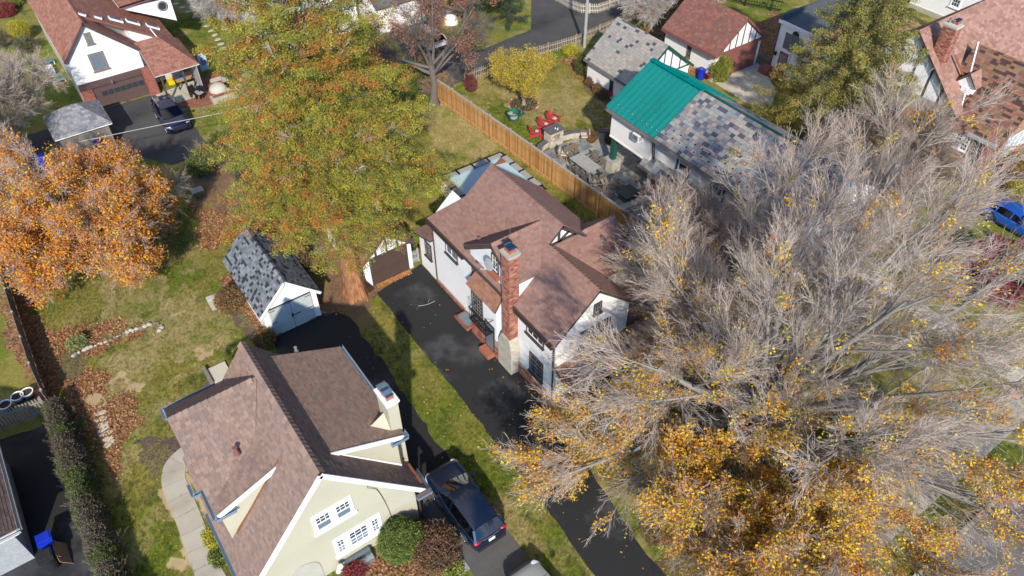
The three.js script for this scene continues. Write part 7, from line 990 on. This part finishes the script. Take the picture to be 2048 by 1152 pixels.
  { const a = V(41.2, 9.6, -48.0), b = V(37.5, 7.2, -57), t = thing('overhead_wire', 'thin overhead cable from the utility pole across the dark evergreen', 'cable', [a.x, a.y, a.z]); mesh('cable', tubePts([a, a.clone().lerp(b, 0.5).add(V(0, -0.12, 0)), b], 0.02, 5, 40), M.woodPale, t); }
  { const p = G(897, 42), t = thing('covered_boat', 'white tarpaulin-covered heap with orange side beside the white garage', 'tarpaulin', [p.x, 0, p.z]); const g = new THREE.SphereGeometry(1, 18, 10, 0, 6.283, 0, 1.57).scale(0.8, 0.9, 1.2); const q = g.attributes.position; for (let i = 0; i < q.count; i++) { const k = 1 + 0.15 * (fbm(q.getX(i) * 3 + 4, q.getZ(i) * 3 + q.getY(i) * 2, 3) - 0.5); q.setXYZ(i, q.getX(i) * k, q.getY(i), q.getZ(i) * k); } g.computeVertexNormals(); mesh('tarpaulin', g.translate(p.x, 0, p.z), std([0.72, 0.72, 0.74], 0.7), t); mesh('side_panel', boxM(p.x - 1.0, p.x - 0.75, 0, 1.3, p.z - 0.9, p.z + 0.6), std([0.5, 0.22, 0.06], 0.8), t); }
  // bench and small items in the left garden
  { const p = G(398, 392), t = thing('garden_bench', 'small grey-topped bench in the leaf litter beneath the orange maple edge', 'bench', [p.x, 0, p.z]); mesh('top', boxM(p.x - 0.4, p.x + 0.4, 0.5, 0.56, p.z - 0.3, p.z + 0.3), M.woodPale, t); mesh('leg', boxM(p.x - 0.35, p.x - 0.25, 0, 0.5, p.z - 0.25, p.z + 0.25), M.stoneDark, t); mesh('leg', boxM(p.x + 0.25, p.x + 0.35, 0, 0.5, p.z - 0.25, p.z + 0.25), M.stoneDark, t); }
  { const p = G(432, 602), t = thing('stone_steps', 'two pale stone steps at the corner of the shed bed', 'steps', [p.x, 0, p.z]); for (let i = 0; i < 3; i++) mesh('step', boxM(p.x - 0.45, p.x + 0.45, 0, 0.1 + i * 0.1, p.z + 0.35 - i * 0.34, p.z + 0.67 - i * 0.34), M.concretePale, t); }
  { const p = G(425, 752), t = thing('cellar_hatch', 'concrete cellar step with grey timber beside the cream house rear', 'steps', [p.x, 0, p.z]); mesh('slab', boxM(p.x - 0.1, p.x + 0.9, 0, 0.15, p.z - 0.5, p.z + 0.6), M.concretePale, t); mesh('timber', boxM(p.x - 0.3, p.x - 0.12, 0, 0.3, p.z - 0.6, p.z + 0.7), M.woodGrey, t); }
  // stones edging the leaf bed, stepping stones
  const edge = thing('stone_edging', 'row of pale rounded field stones curving along the leaf-covered bed', 'edging', [G(240, 680).x, 0, G(240, 680).z]); { const C = new THREE.CatmullRomCurve3([[148, 712], [170, 700], [195, 690], [220, 680], [245, 668], [270, 660], [292, 652], [315, 648], [325, 655], [318, 662]].map(([x, y]) => G(x, y))); for (let i = 0; i < 36; i++) { const p = C.getPoint(i / 35); const r = rr(0.08, 0.16); mesh('stone', new THREE.DodecahedronGeometry(r, 1).scale(1, 0.65, rr(0.8, 1.2)).rotateY(rnd() * 6).translate(p.x + rr(-0.06, 0.06), r * 0.35, p.z + rr(-0.06, 0.06)), pick([M.stone, M.woodGrey, M.concrete]), edge); } }
  const stp = (label, list, w, l, mat, grp) => list.forEach(([px, py]) => { const p = G(px, py), t = thing('stepping_stone', label, 'stepping stone', [p.x, 0, p.z], grp), s = new THREE.Shape(ring(0, 0, w, l, 7).map(([x, y]) => new THREE.Vector2(x * rr(0.85, 1.1), y * rr(0.85, 1.1)))); mesh('stone', new THREE.ExtrudeGeometry(s, { depth: 0.05, bevelEnabled: true, bevelSize: 0.015, bevelThickness: 0.01, bevelSegments: 1 }).rotateX(-Math.PI / 2).rotateY(rr(-0.3, 0.3)).translate(p.x, -0.015, p.z), mat, t); });
  stp('flat pale stepping stone set in the brown leaf litter', [[201, 826], [203, 838], [205, 850], [207, 858], [211, 868], [216, 878], [218, 888]], 0.34, 0.15, M.concretePale, 'stepping stones in the leaf litter');
  stp('pale stepping stone crossing the rear lawn by the gabled house', [[352, 8], [365, 15], [376, 24], [390, 34], [402, 44], [413, 52], [422, 62], [430, 70], [436, 79], [442, 88], [446, 97], [451, 107], [452, 117], [448, 124]], 0.3, 0.2, M.concretePale, 'stepping stones on the rear lawn');
  // flagstone landing by the cream house
  const lp = G(905, 1132), lf = thing('stone_landing', 'grey slate slabs beside the leaf bed at the cream house front', 'paving', [lp.x, 0, lp.z]); for (const [a, b, w, l] of [[-0.2, -0.35, 0.5, 0.62], [0.32, -0.3, 0.5, 0.5], [-0.2, 0.3, 0.48, 0.6], [0.32, 0.28, 0.5, 0.6], [-0.3, 0.9, 0.6, 0.55]]) mesh('slab', boxM(lp.x + a - w / 2, lp.x + a + w / 2, 0, 0.05, lp.z + b - l / 2 + 0.02, lp.z + b + l / 2 - 0.02), M.woodPale, lf);
  { const p = G(836, 613), q = G(870, 603), t = thing('fallen_twig', 'pale fallen twig lying on the dark driveway', 'twig', [p.x, 0, p.z]); mesh('stem', tubePts([p.clone().setY(0.04), p.clone().lerp(q, 0.5).add(V(0, 0.05, 0.1)), q.clone().setY(0.04)], 0.018, 5), M.woodPale, t); mesh('shoot', rod(p.clone().lerp(q, 0.6).setY(0.05), q.clone().add(V(-0.2, 0.1, -0.3)), 0.012, 0.006, 5), M.woodPale, t); }
}

// ---------- shrubs ----------
// leaves through the volume of a bumpy ellipsoid, thicker towards its skin, round a few stems
function bush(name, label, p, rx, ry, rz, n, cols, o = {}) {
  const t = thing(name, label, o.cat ?? 'shrub', [p.x, 0, p.z], o.group), F = [], cy = o.cy ?? ry * 0.95, ph = rnd() * 50;
  for (let i = 0; i < n; i++) { const d = rdir(), bump = 0.78 + 0.44 * fbm(d.x * 2.2 + ph, d.z * 2.2 + d.y * 2.6 + ph, 3), r = (0.55 + 0.45 * Math.sqrt(rnd())) * bump * (o.loose ? rr(0.5, 1.1) : 1), q = V(p.x + d.x * rx * r, Math.max(0.06, cy + d.y * ry * r), p.z + d.z * rz * r); const c = cols(), k = rr(0.78, 1.22); F.push({ p: q, d: rdir(), s: rr(0.75, 1.3) * (o.s ?? 1), c: [c[0] * k, c[1] * k, c[2] * k] }); }
  const T = new Tubes(); for (let i = 0; i < (o.stems ?? 7); i++) { const a = i * 2.4, e = V(p.x + Math.cos(a) * rx * rr(0.3, 0.8), cy + ry * rr(0.1, 0.7), p.z + Math.sin(a) * rz * rr(0.3, 0.8)), s = V(p.x + Math.cos(a) * 0.08, 0, p.z + Math.sin(a) * 0.08); T.add([s, s.clone().lerp(e, 0.5).add(V(0, 0.1, 0)), e], [0.03, 0.02, 0.01], 5); }
  mesh('stems', T.geo(), M.barkDark, t); if (o.twigs) { const L = []; for (let i = 0; i < o.twigs; i++) { const d = rdir(); d.y = Math.abs(d.y) * 0.9 + 0.25; d.normalize(); L.push({ p: V(p.x + d.x * rx * 0.3, Math.max(0.05, cy * 0.3 + d.y * ry * 0.4), p.z + d.z * rz * 0.3), d, s: rr(0.6, 1.1) * Math.max(rx, ry) }); } scatter('twigs', t, TW, twigMats.brown, L); }
  if (F.length) scatter('foliage', t, o.g ?? LEAF.shrub, leafMat, F); return t;
}
reseed(81);
const gB = cmix([[0.10, 0.155, 0.012], [0.15, 0.20, 0.018], [0.07, 0.11, 0.012], [0.20, 0.24, 0.03]]), gD = cmix([[0.04, 0.065, 0.015], [0.055, 0.085, 0.02], [0.03, 0.05, 0.012]]), gO = cmix([[0.10, 0.09, 0.035], [0.07, 0.075, 0.03], [0.14, 0.11, 0.05], [0.09, 0.12, 0.02]]), rB = cmix([[0.16, 0.065, 0.035], [0.22, 0.10, 0.04], [0.12, 0.055, 0.03], [0.20, 0.15, 0.04]]), yG = cmix([[0.42, 0.36, 0.015], [0.30, 0.30, 0.02], [0.5, 0.42, 0.03]]), rd = cmix([[0.26, 0.02, 0.03], [0.18, 0.015, 0.02], [0.32, 0.05, 0.03]]), hl = cmix([[0.16, 0.19, 0.015], [0.30, 0.31, 0.03], [0.09, 0.12, 0.012], [0.38, 0.37, 0.06]]);
{ // beside the cream house front
  bush('clipped_boxwood', 'clipped bright green rounded boxwood beneath the cream house front windows', V(5.15, 0, -15.9), 0.98, 1.0, 0.9, 2600, gB, { g: LEAF.box });
  bush('azalea_shrub', 'brown-leaved round shrub at the corner of the cream house by the drive', V(6.25, 0, -14.9), 1.0, 0.75, 1.15, 1500, rB, { twigs: 60 });
  bush('low_shrub', 'small yellow-green shrub spilling from the leaf bed at the cream house drive', V(6.5, 0, -13.9), 0.5, 0.35, 0.6, 260, hl, {}); bush('low_shrub', 'small red-leaved shrub under the cream house front wall', G(712, 1150), 0.5, 0.35, 0.4, 260, rd, {});
  bush('yellow_shrub', 'yellow-leaved shrub against the left eave of the cream house', G(432, 1090), 0.35, 0.6, 0.5, 420, yG, {}); bush('low_shrub', 'green ground shrub beside the curved walk of the cream house', G(440, 1118), 0.4, 0.25, 0.5, 260, gB, {});
  bush('mixed_shrub', 'small green and red shrub at the shed corner by the driveway', G(532, 690), 0.6, 0.55, 0.5, 480, cmix([[0.10, 0.14, 0.02], [0.30, 0.25, 0.03], [0.25, 0.03, 0.03], [0.35, 0.12, 0.03]]), {}); bush('bronze_shrub', 'rounded bronze-leaved shrub beside the shed wall', G(463, 612), 0.85, 0.6, 0.95, 900, cmix([[0.24, 0.12, 0.03], [0.16, 0.11, 0.03], [0.33, 0.2, 0.05], [0.14, 0.06, 0.03]]), { twigs: 30 });
  bush('low_shrub', 'pale green low shrub at the end of the stone-edged bed', G(158, 692), 0.55, 0.3, 0.45, 300, cmix([[0.25, 0.28, 0.08], [0.3, 0.3, 0.1]]), {}); bush('low_shrub', 'yellow-leaved sprawling shrub behind the grey-roofed shed', G(480, 478), 1.2, 0.45, 0.9, 800, cmix([[0.5, 0.30, 0.03], [0.42, 0.18, 0.03], [0.32, 0.25, 0.05]]), { loose: 1 });
  bush('vine_tangle', 'yellow-tipped brown vine tangle over the dark side of the shed roof', V(9.0, 0, -35.4), 0.9, 1.25, 1.5, 900, cmix([[0.12, 0.07, 0.03], [0.20, 0.12, 0.04], [0.30, 0.22, 0.05], [0.06, 0.06, 0.02]]), { loose: 1, twigs: 60 });
  bush('vine_tangle', 'brown leafless thicket between shed and conifer', V(9.6, 0, -37.6), 1.4, 1.0, 1.6, 700, cmix([[0.14, 0.07, 0.04], [0.10, 0.055, 0.03], [0.2, 0.11, 0.05]]), { loose: 1, twigs: 90 });
}
{ // hedge along the dark driveway
  const t = thing('hedge', 'long ragged olive hedge between the dark driveway and the leaf-strewn lawn', 'hedge', [-5.75, 0, -28]), F = [], T = new Tubes(), L = [];
  for (let i = 0; i < 9500; i++) { const z = rr(-33.0, -19.5), w = 0.62 * (0.8 + 0.4 * vn(z * 0.9, 3)), h = 1.35 * (0.8 + 0.35 * vn(z * 0.7 + 9, 1)), a = rr(0, Math.PI), r = 0.6 + 0.4 * Math.sqrt(rnd()), x = -5.8 + Math.cos(a) * w * r + gauss() * 0.08, y = 0.15 + Math.sin(a) * h * r; const dead = vn(z * 1.1 + 20, y * 1.3 + x), c = dead > 0.5 ? pick([[0.13, 0.105, 0.06], [0.10, 0.09, 0.05], [0.17, 0.13, 0.07], [0.09, 0.07, 0.055]]) : pick([[0.09, 0.125, 0.018], [0.13, 0.16, 0.025], [0.06, 0.085, 0.015]]), k = rr(0.75, 1.2); F.push({ p: V(x, y, z), d: rdir(), s: rr(0.7, 1.15), c: c.map((q) => q * k) }); if (i % 26 === 0) L.push({ p: V(x, y * 0.6, z), d: tilt(_Y, rr(0.1, 0.9)), s: rr(0.4, 0.75) }); }
  for (let z = -32.8; z < -19.5; z += 0.5) T.add([V(-5.8 + rr(-0.15, 0.15), 0, z), V(-5.8 + rr(-0.2, 0.2), 0.6, z + rr(-0.1, 0.1)), V(-5.8 + rr(-0.4, 0.4), 1.25, z + rr(-0.2, 0.2))], [0.04, 0.03, 0.01], 5);
  mesh('stems', T.geo(), M.barkDark, t); scatter('twigs', t, TW, twigMats.brown, L); scatter('foliage', t, LEAF.shrub, leafMat, F);
}
reseed(82);
{ // upper left gardens
  bush('round_holly', 'clipped round holly with yellowish leaves by the red garage apron', G(1437, 160), 0.95, 1.15, 0.95, 1700, hl, { g: LEAF.box, s: 1.2 });
  bush('clipped_yew', 'clipped round green yew by the brick patio of the gabled house', G(470, 155), 1.05, 0.8, 1.0, 1300, cmix([[0.10, 0.13, 0.012], [0.15, 0.17, 0.02], [0.06, 0.085, 0.012]]), { g: LEAF.box }); bush('dark_yew', 'larger dark green spreading yew behind the clipped yew', G(492, 122), 1.3, 0.95, 1.2, 1500, gD, {});
  bush('yellow_shrub', 'bright yellow shrub at the porch corner of the gabled house', G(413, 118), 0.65, 0.65, 0.75, 600, yG, {}); bush('yellow_shrub', 'yellow-green topped shrub beside the left wall of the gabled house', G(48, 82), 0.9, 0.8, 0.9, 800, yG, { cy: 1.1 }); bush('brown_shrub', 'brown twiggy shrub in front of the yellow-topped one', G(58, 105), 1.0, 0.8, 0.9, 500, gO, { loose: 1, twigs: 60 }); bush('red_shrub', 'low deep red shrub at the upper left garden corner', G(14, 32), 1.0, 0.7, 0.9, 700, rd, {}); bush('green_shrub', 'low light green shrub behind the deep red one', G(30, 12), 0.9, 0.5, 0.9, 500, hl, {}); bush('twiggy_shrub', 'grey twiggy shrub at the left edge of the gabled house garden', G(6, 95), 0.9, 1.0, 0.9, 250, gO, { loose: 1, twigs: 80 });
  bush('red_shrub', 'dark red shrub beside the top of the conifer', G(521, 25), 0.7, 0.7, 0.6, 450, rd, {});
  for (const [px, py, rx, ry, l, c] of [[430, 330, 1.6, 0.9, 'broad olive shrub beside the dark blue vehicle drive', gO], [405, 345, 1.1, 0.7, 'low dark green shrub at the end of the asphalt drive', gB], [480, 300, 1.3, 1.0, 'dark leafy shrub under the left edge of the conifer', gB], [500, 360, 1.2, 0.8, 'olive shrub below the conifer with dry stalks', gO], [445, 300, 1.0, 0.8, 'green shrub between lawn and drive of the gabled house', gB]]) bush('garden_shrub', l, G(px, py), rx, ry, rx * 0.9, 700, c, { loose: 1, twigs: 25 });
  bush('dry_grass_clump', 'dry straw-coloured stalks beneath the conifer edge', G(505, 400), 0.5, 0.8, 0.5, 60, cmix([[0.35, 0.27, 0.12]]), { twigs: 60, loose: 1 });
  bush('evergreen_shrub', 'dark glossy evergreen shrub at the base of the russet oak', G(830, 175), 1.6, 1.2, 1.4, 1200, cmix([[0.08, 0.12, 0.015], [0.13, 0.17, 0.02], [0.05, 0.07, 0.012]]), {}); bush('evergreen_shrub', 'second dark evergreen shrub between conifer and russet oak', G(800, 205), 1.3, 1.0, 1.3, 900, gB, {});
  bush('vine_thicket', 'brownish bare vine thicket where the cedar fence begins', V(27.0, 0, -48.8), 1.3, 1.0, 1.0, 420, cmix([[0.30, 0.16, 0.10], [0.22, 0.10, 0.07], [0.5, 0.30, 0.03]]), { loose: 1, twigs: 120 }); bush('burgundy_shrub', 'burgundy shrub inside the cedar fence corner', G(942, 182), 0.5, 0.75, 0.5, 420, cmix([[0.12, 0.02, 0.025], [0.18, 0.04, 0.03]]), { twigs: 30 });
  for (const [px, py, l] of [[1180, 172, 'rust-brown small shrub against the slate garage wall, nearest its downspout'], [1196, 186, 'rust-brown small shrub against the slate garage wall, middle of three'], [1207, 196, 'reddish small shrub against the slate garage wall, nearest the green roof']]) bush('garage_shrub', l, G(px, py), 0.45, 0.4, 0.45, 300, rB, { group: 'shrubs along the slate garage' });
  bush('green_shrub', 'dark green shrub at the rear corner of the slate garage', G(1163, 150), 0.5, 0.8, 0.9, 600, cmix([[0.08, 0.10, 0.015], [0.12, 0.13, 0.02]]), {}); bush('yellow_shrub', 'yellow-green shrub by the alley pickets near the yellow tree', G(1140, 108), 0.7, 0.4, 0.6, 420, yG, {}); bush('blue_spruce_shrub', 'small round blue-green shrub in the bed by the alley', G(1300, 47), 0.4, 0.4, 0.4, 420, cmix([[0.10, 0.15, 0.12], [0.14, 0.19, 0.16]]), { g: LEAF.box });
  bush('potted_shrub', 'bronze potted plant at the end of the curved stone wall', V(32.9, 0, -36.1), 0.35, 0.45, 0.35, 300, rB, {}); bush('potted_shrub', 'bronze plant against the short curved wall under the green-roofed room', V(33.9, 0, -35.2), 0.4, 0.45, 0.35, 300, rB, {});
  bush('autumn_shrub', 'orange-brown shrub in front of the brick house front wall', G(2020, 340), 1.2, 0.7, 0.9, 700, cmix([[0.30, 0.14, 0.02], [0.14, 0.12, 0.02], [0.40, 0.2, 0.03]]), {}); bush('autumn_shrub', 'yellow-stemmed shrub beside the curved concrete walk of the brick house', G(2025, 385), 0.8, 0.5, 0.7, 350, yG, { twigs: 50, loose: 1 }); bush('dark_shrub', 'dark shrub at the corner of the white clapboard house', G(2040, 112), 0.8, 0.8, 0.8, 500, gD, {});
  for (const [px, py, l] of [[1560, 420, 'bare brown shrub between slate-roofed house and spruce'], [1700, 420, 'bare brown shrub before the brick house walk, beside the upright tree'], [1800, 380, 'bare brown shrub under the spruce skirts'], [1620, 330, 'bare brown shrub behind the slate-roofed house']]) bush('bare_shrub', l, G(px, py), 1.6, 1.3, 1.5, 160, gO, { loose: 1, twigs: 160 });
  bush('low_evergreen', 'dark low evergreen under the large bare maple beside the front walk', G(1690, 900), 1.5, 0.5, 1.2, 900, cmix([[0.05, 0.09, 0.012], [0.09, 0.13, 0.015]]), {}); bush('low_evergreen', 'dark low evergreen by the porch of the white stucco house', G(1440, 700), 1.3, 0.7, 1.2, 900, gD, {}); bush('low_evergreen', 'olive shrub against the front wall of the white stucco house', G(1240, 800), 1.2, 0.7, 1.0, 800, cmix([[0.12, 0.12, 0.02], [0.2, 0.15, 0.03], [0.4, 0.22, 0.02]]), {});
}
// ---------- grass blades and fallen leaves ----------
reseed(83);
{
  const blade = (() => { const a = []; for (let i = 0; i < 9; i++) { const x = rr(-0.06, 0.06), z = rr(-0.06, 0.06), an = rnd() * 6.283, w = 0.007, h = rr(0.04, 0.085), lx = rr(-0.04, 0.04), lz = rr(-0.04, 0.04), c = Math.cos(an) * w, s = Math.sin(an) * w; a.push(x - c, 0, z - s, x + c, 0, z + s, x + lx, h, z + lz); } return fromTris(a); })();
  const leaf1 = (() => { const a = [], k = 0.055; a.push(-k, 0.004, -k * 0.4, k * 0.1, 0.018, -k, k, 0.004, 0, -k, 0.004, -k * 0.4, k, 0.004, 0, 0, 0.02, k * 0.9); return fromTris(a); })();
  const built = (x, z) => (x > -0.8 && x < 6.7 && z > -24.5 && z < -16.8) || (x > 5.2 && x < 8.5 && z > -36.9 && z < -31.4) || (x > 11.6 && x < 15 && z > -37.3 && z < -31.8) || (x > 15.4 && x < 22.2 && z > -32 && z < -18) || (x > 20.3 && x < 25.6 && z > -37.4 && z < -32);
  const tuft = [], lv = [];
  const boxes = [[-6, 12.2, -46, -6, 52000], [15, 27, -48, -26, 16000], [28, 41, -49, -37, 12000], [8, 24, -75, -50, 12000], [12, 40, -18, -2, 14000]];
  for (const [a, b, c, d, n] of boxes) for (let i = 0; i < n; i++) { const x = rr(a, b), z = rr(c, d); if (built(x, z) || onPaved(x, z)) continue; const k = kindAt(x, z); if (k === 'lawn' || k === 'dry') { const q = groundColor(x, z, k), f = rr(0.8, 1.35); tuft.push({ p: V(x, 0, z), d: _Y, s: rr(0.8, 1.6), c: [q[0] * f, q[1] * f, q[2] * f] }); if (rnd() < 0.02) lv.push({ p: V(x, 0.03, z), d: tilt(_Y, rr(0, 0.5)), s: rr(0.7, 1.2), c: pick([[0.45, 0.3, 0.06], [0.4, 0.18, 0.05], [0.5, 0.4, 0.15]]) }); } else if (k === 'understory') { if (rnd() < 0.5) tuft.push({ p: V(x, 0, z), d: _Y, s: rr(0.8, 1.5), c: groundColor(x, z, 'lawn') }); if (rnd() < 0.6) lv.push({ p: V(x, 0.03, z), d: tilt(_Y, rr(0, 0.6)), s: rr(0.7, 1.3), c: pick([[0.35, 0.18, 0.04], [0.2, 0.09, 0.04], [0.28, 0.15, 0.06]]) }); } else if (k === 'litter') { for (let j = 0; j < 2; j++) lv.push({ p: V(x + rr(-0.2, 0.2), rr(0.005, 0.05), z + rr(-0.2, 0.2)), d: tilt(_Y, rr(0, 0.9)), s: rr(0.7, 1.5), c: pick([[0.26, 0.115, 0.045], [0.35, 0.17, 0.07], [0.16, 0.075, 0.035], [0.42, 0.24, 0.11], [0.30, 0.13, 0.045]]) }); } else if (k === 'needles' && rnd() < 0.5) lv.push({ p: V(x, 0.02, z), d: tilt(_Y, rr(0, 0.6)), s: rr(0.5, 1.0), c: pick([[0.24, 0.13, 0.06], [0.17, 0.085, 0.04], [0.3, 0.18, 0.09]]) }); }
  // extra leaves: along the garage threshold, drive edges, under the big tree
  for (let i = 0; i < 1500; i++) { const x = rr(12.3, 14.6), z = -31.8 + Math.abs(gauss()) * 0.22; lv.push({ p: V(x, 0.02 + rr(0, 0.04), z), d: tilt(_Y, rr(0, 0.8)), s: rr(0.5, 1.0), c: pick([[0.42, 0.18, 0.06], [0.35, 0.14, 0.05], [0.5, 0.25, 0.1]]) }); }
  for (let i = 0; i < 110; i++) lv.push({ p: V(rr(9, 15.2), 0.02, rr(-30, -8)), d: tilt(_Y, rr(0, 0.5)), s: rr(0.5, 1.0), c: pick([[0.45, 0.25, 0.06], [0.4, 0.16, 0.05], [0.5, 0.36, 0.1]]) });
  for (let i = 0; i < 6000; i++) { const a = rnd() * 6.283, r = 11 * Math.sqrt(rnd()), x = 21.5 + r * Math.cos(a), z = -11 + r * Math.sin(a); if (z > 3 || built(x, z) || (x < 15.2 && rnd() < 0.93) || rnd() < 0.5) continue; lv.push({ p: V(x, 0.03 + (z < -3.4 && z > -5 ? 0.02 : 0), z), d: tilt(_Y, rr(0, 0.5)), s: rr(0.6, 1.2), c: pick([[0.45, 0.25, 0.03], [0.35, 0.14, 0.04], [0.28, 0.14, 0.06], [0.5, 0.34, 0.05]]) }); }
  const gm = std([1, 1, 1], 0.9); const gt = thing('grass', 'short mixed green and straw grass across the lawns', 'grass', [0, 0, 0], null, 'stuff'); scatter('blades', gt, [blade], gm, tuft); const lt = thing('fallen_leaves', 'fallen brown and gold leaves scattered over lawns and drives', 'leaves', [0, 0, 0], null, 'stuff'); scatter('leaf_cover', lt, [leaf1], gm, lv); console.log('tufts', tuft.length, 'leaves', lv.length);
}
scene.traverse((o) => { if (o.isMesh) { o.castShadow = true; o.receiveShadow = true; } });
renderer.render(scene, camera);
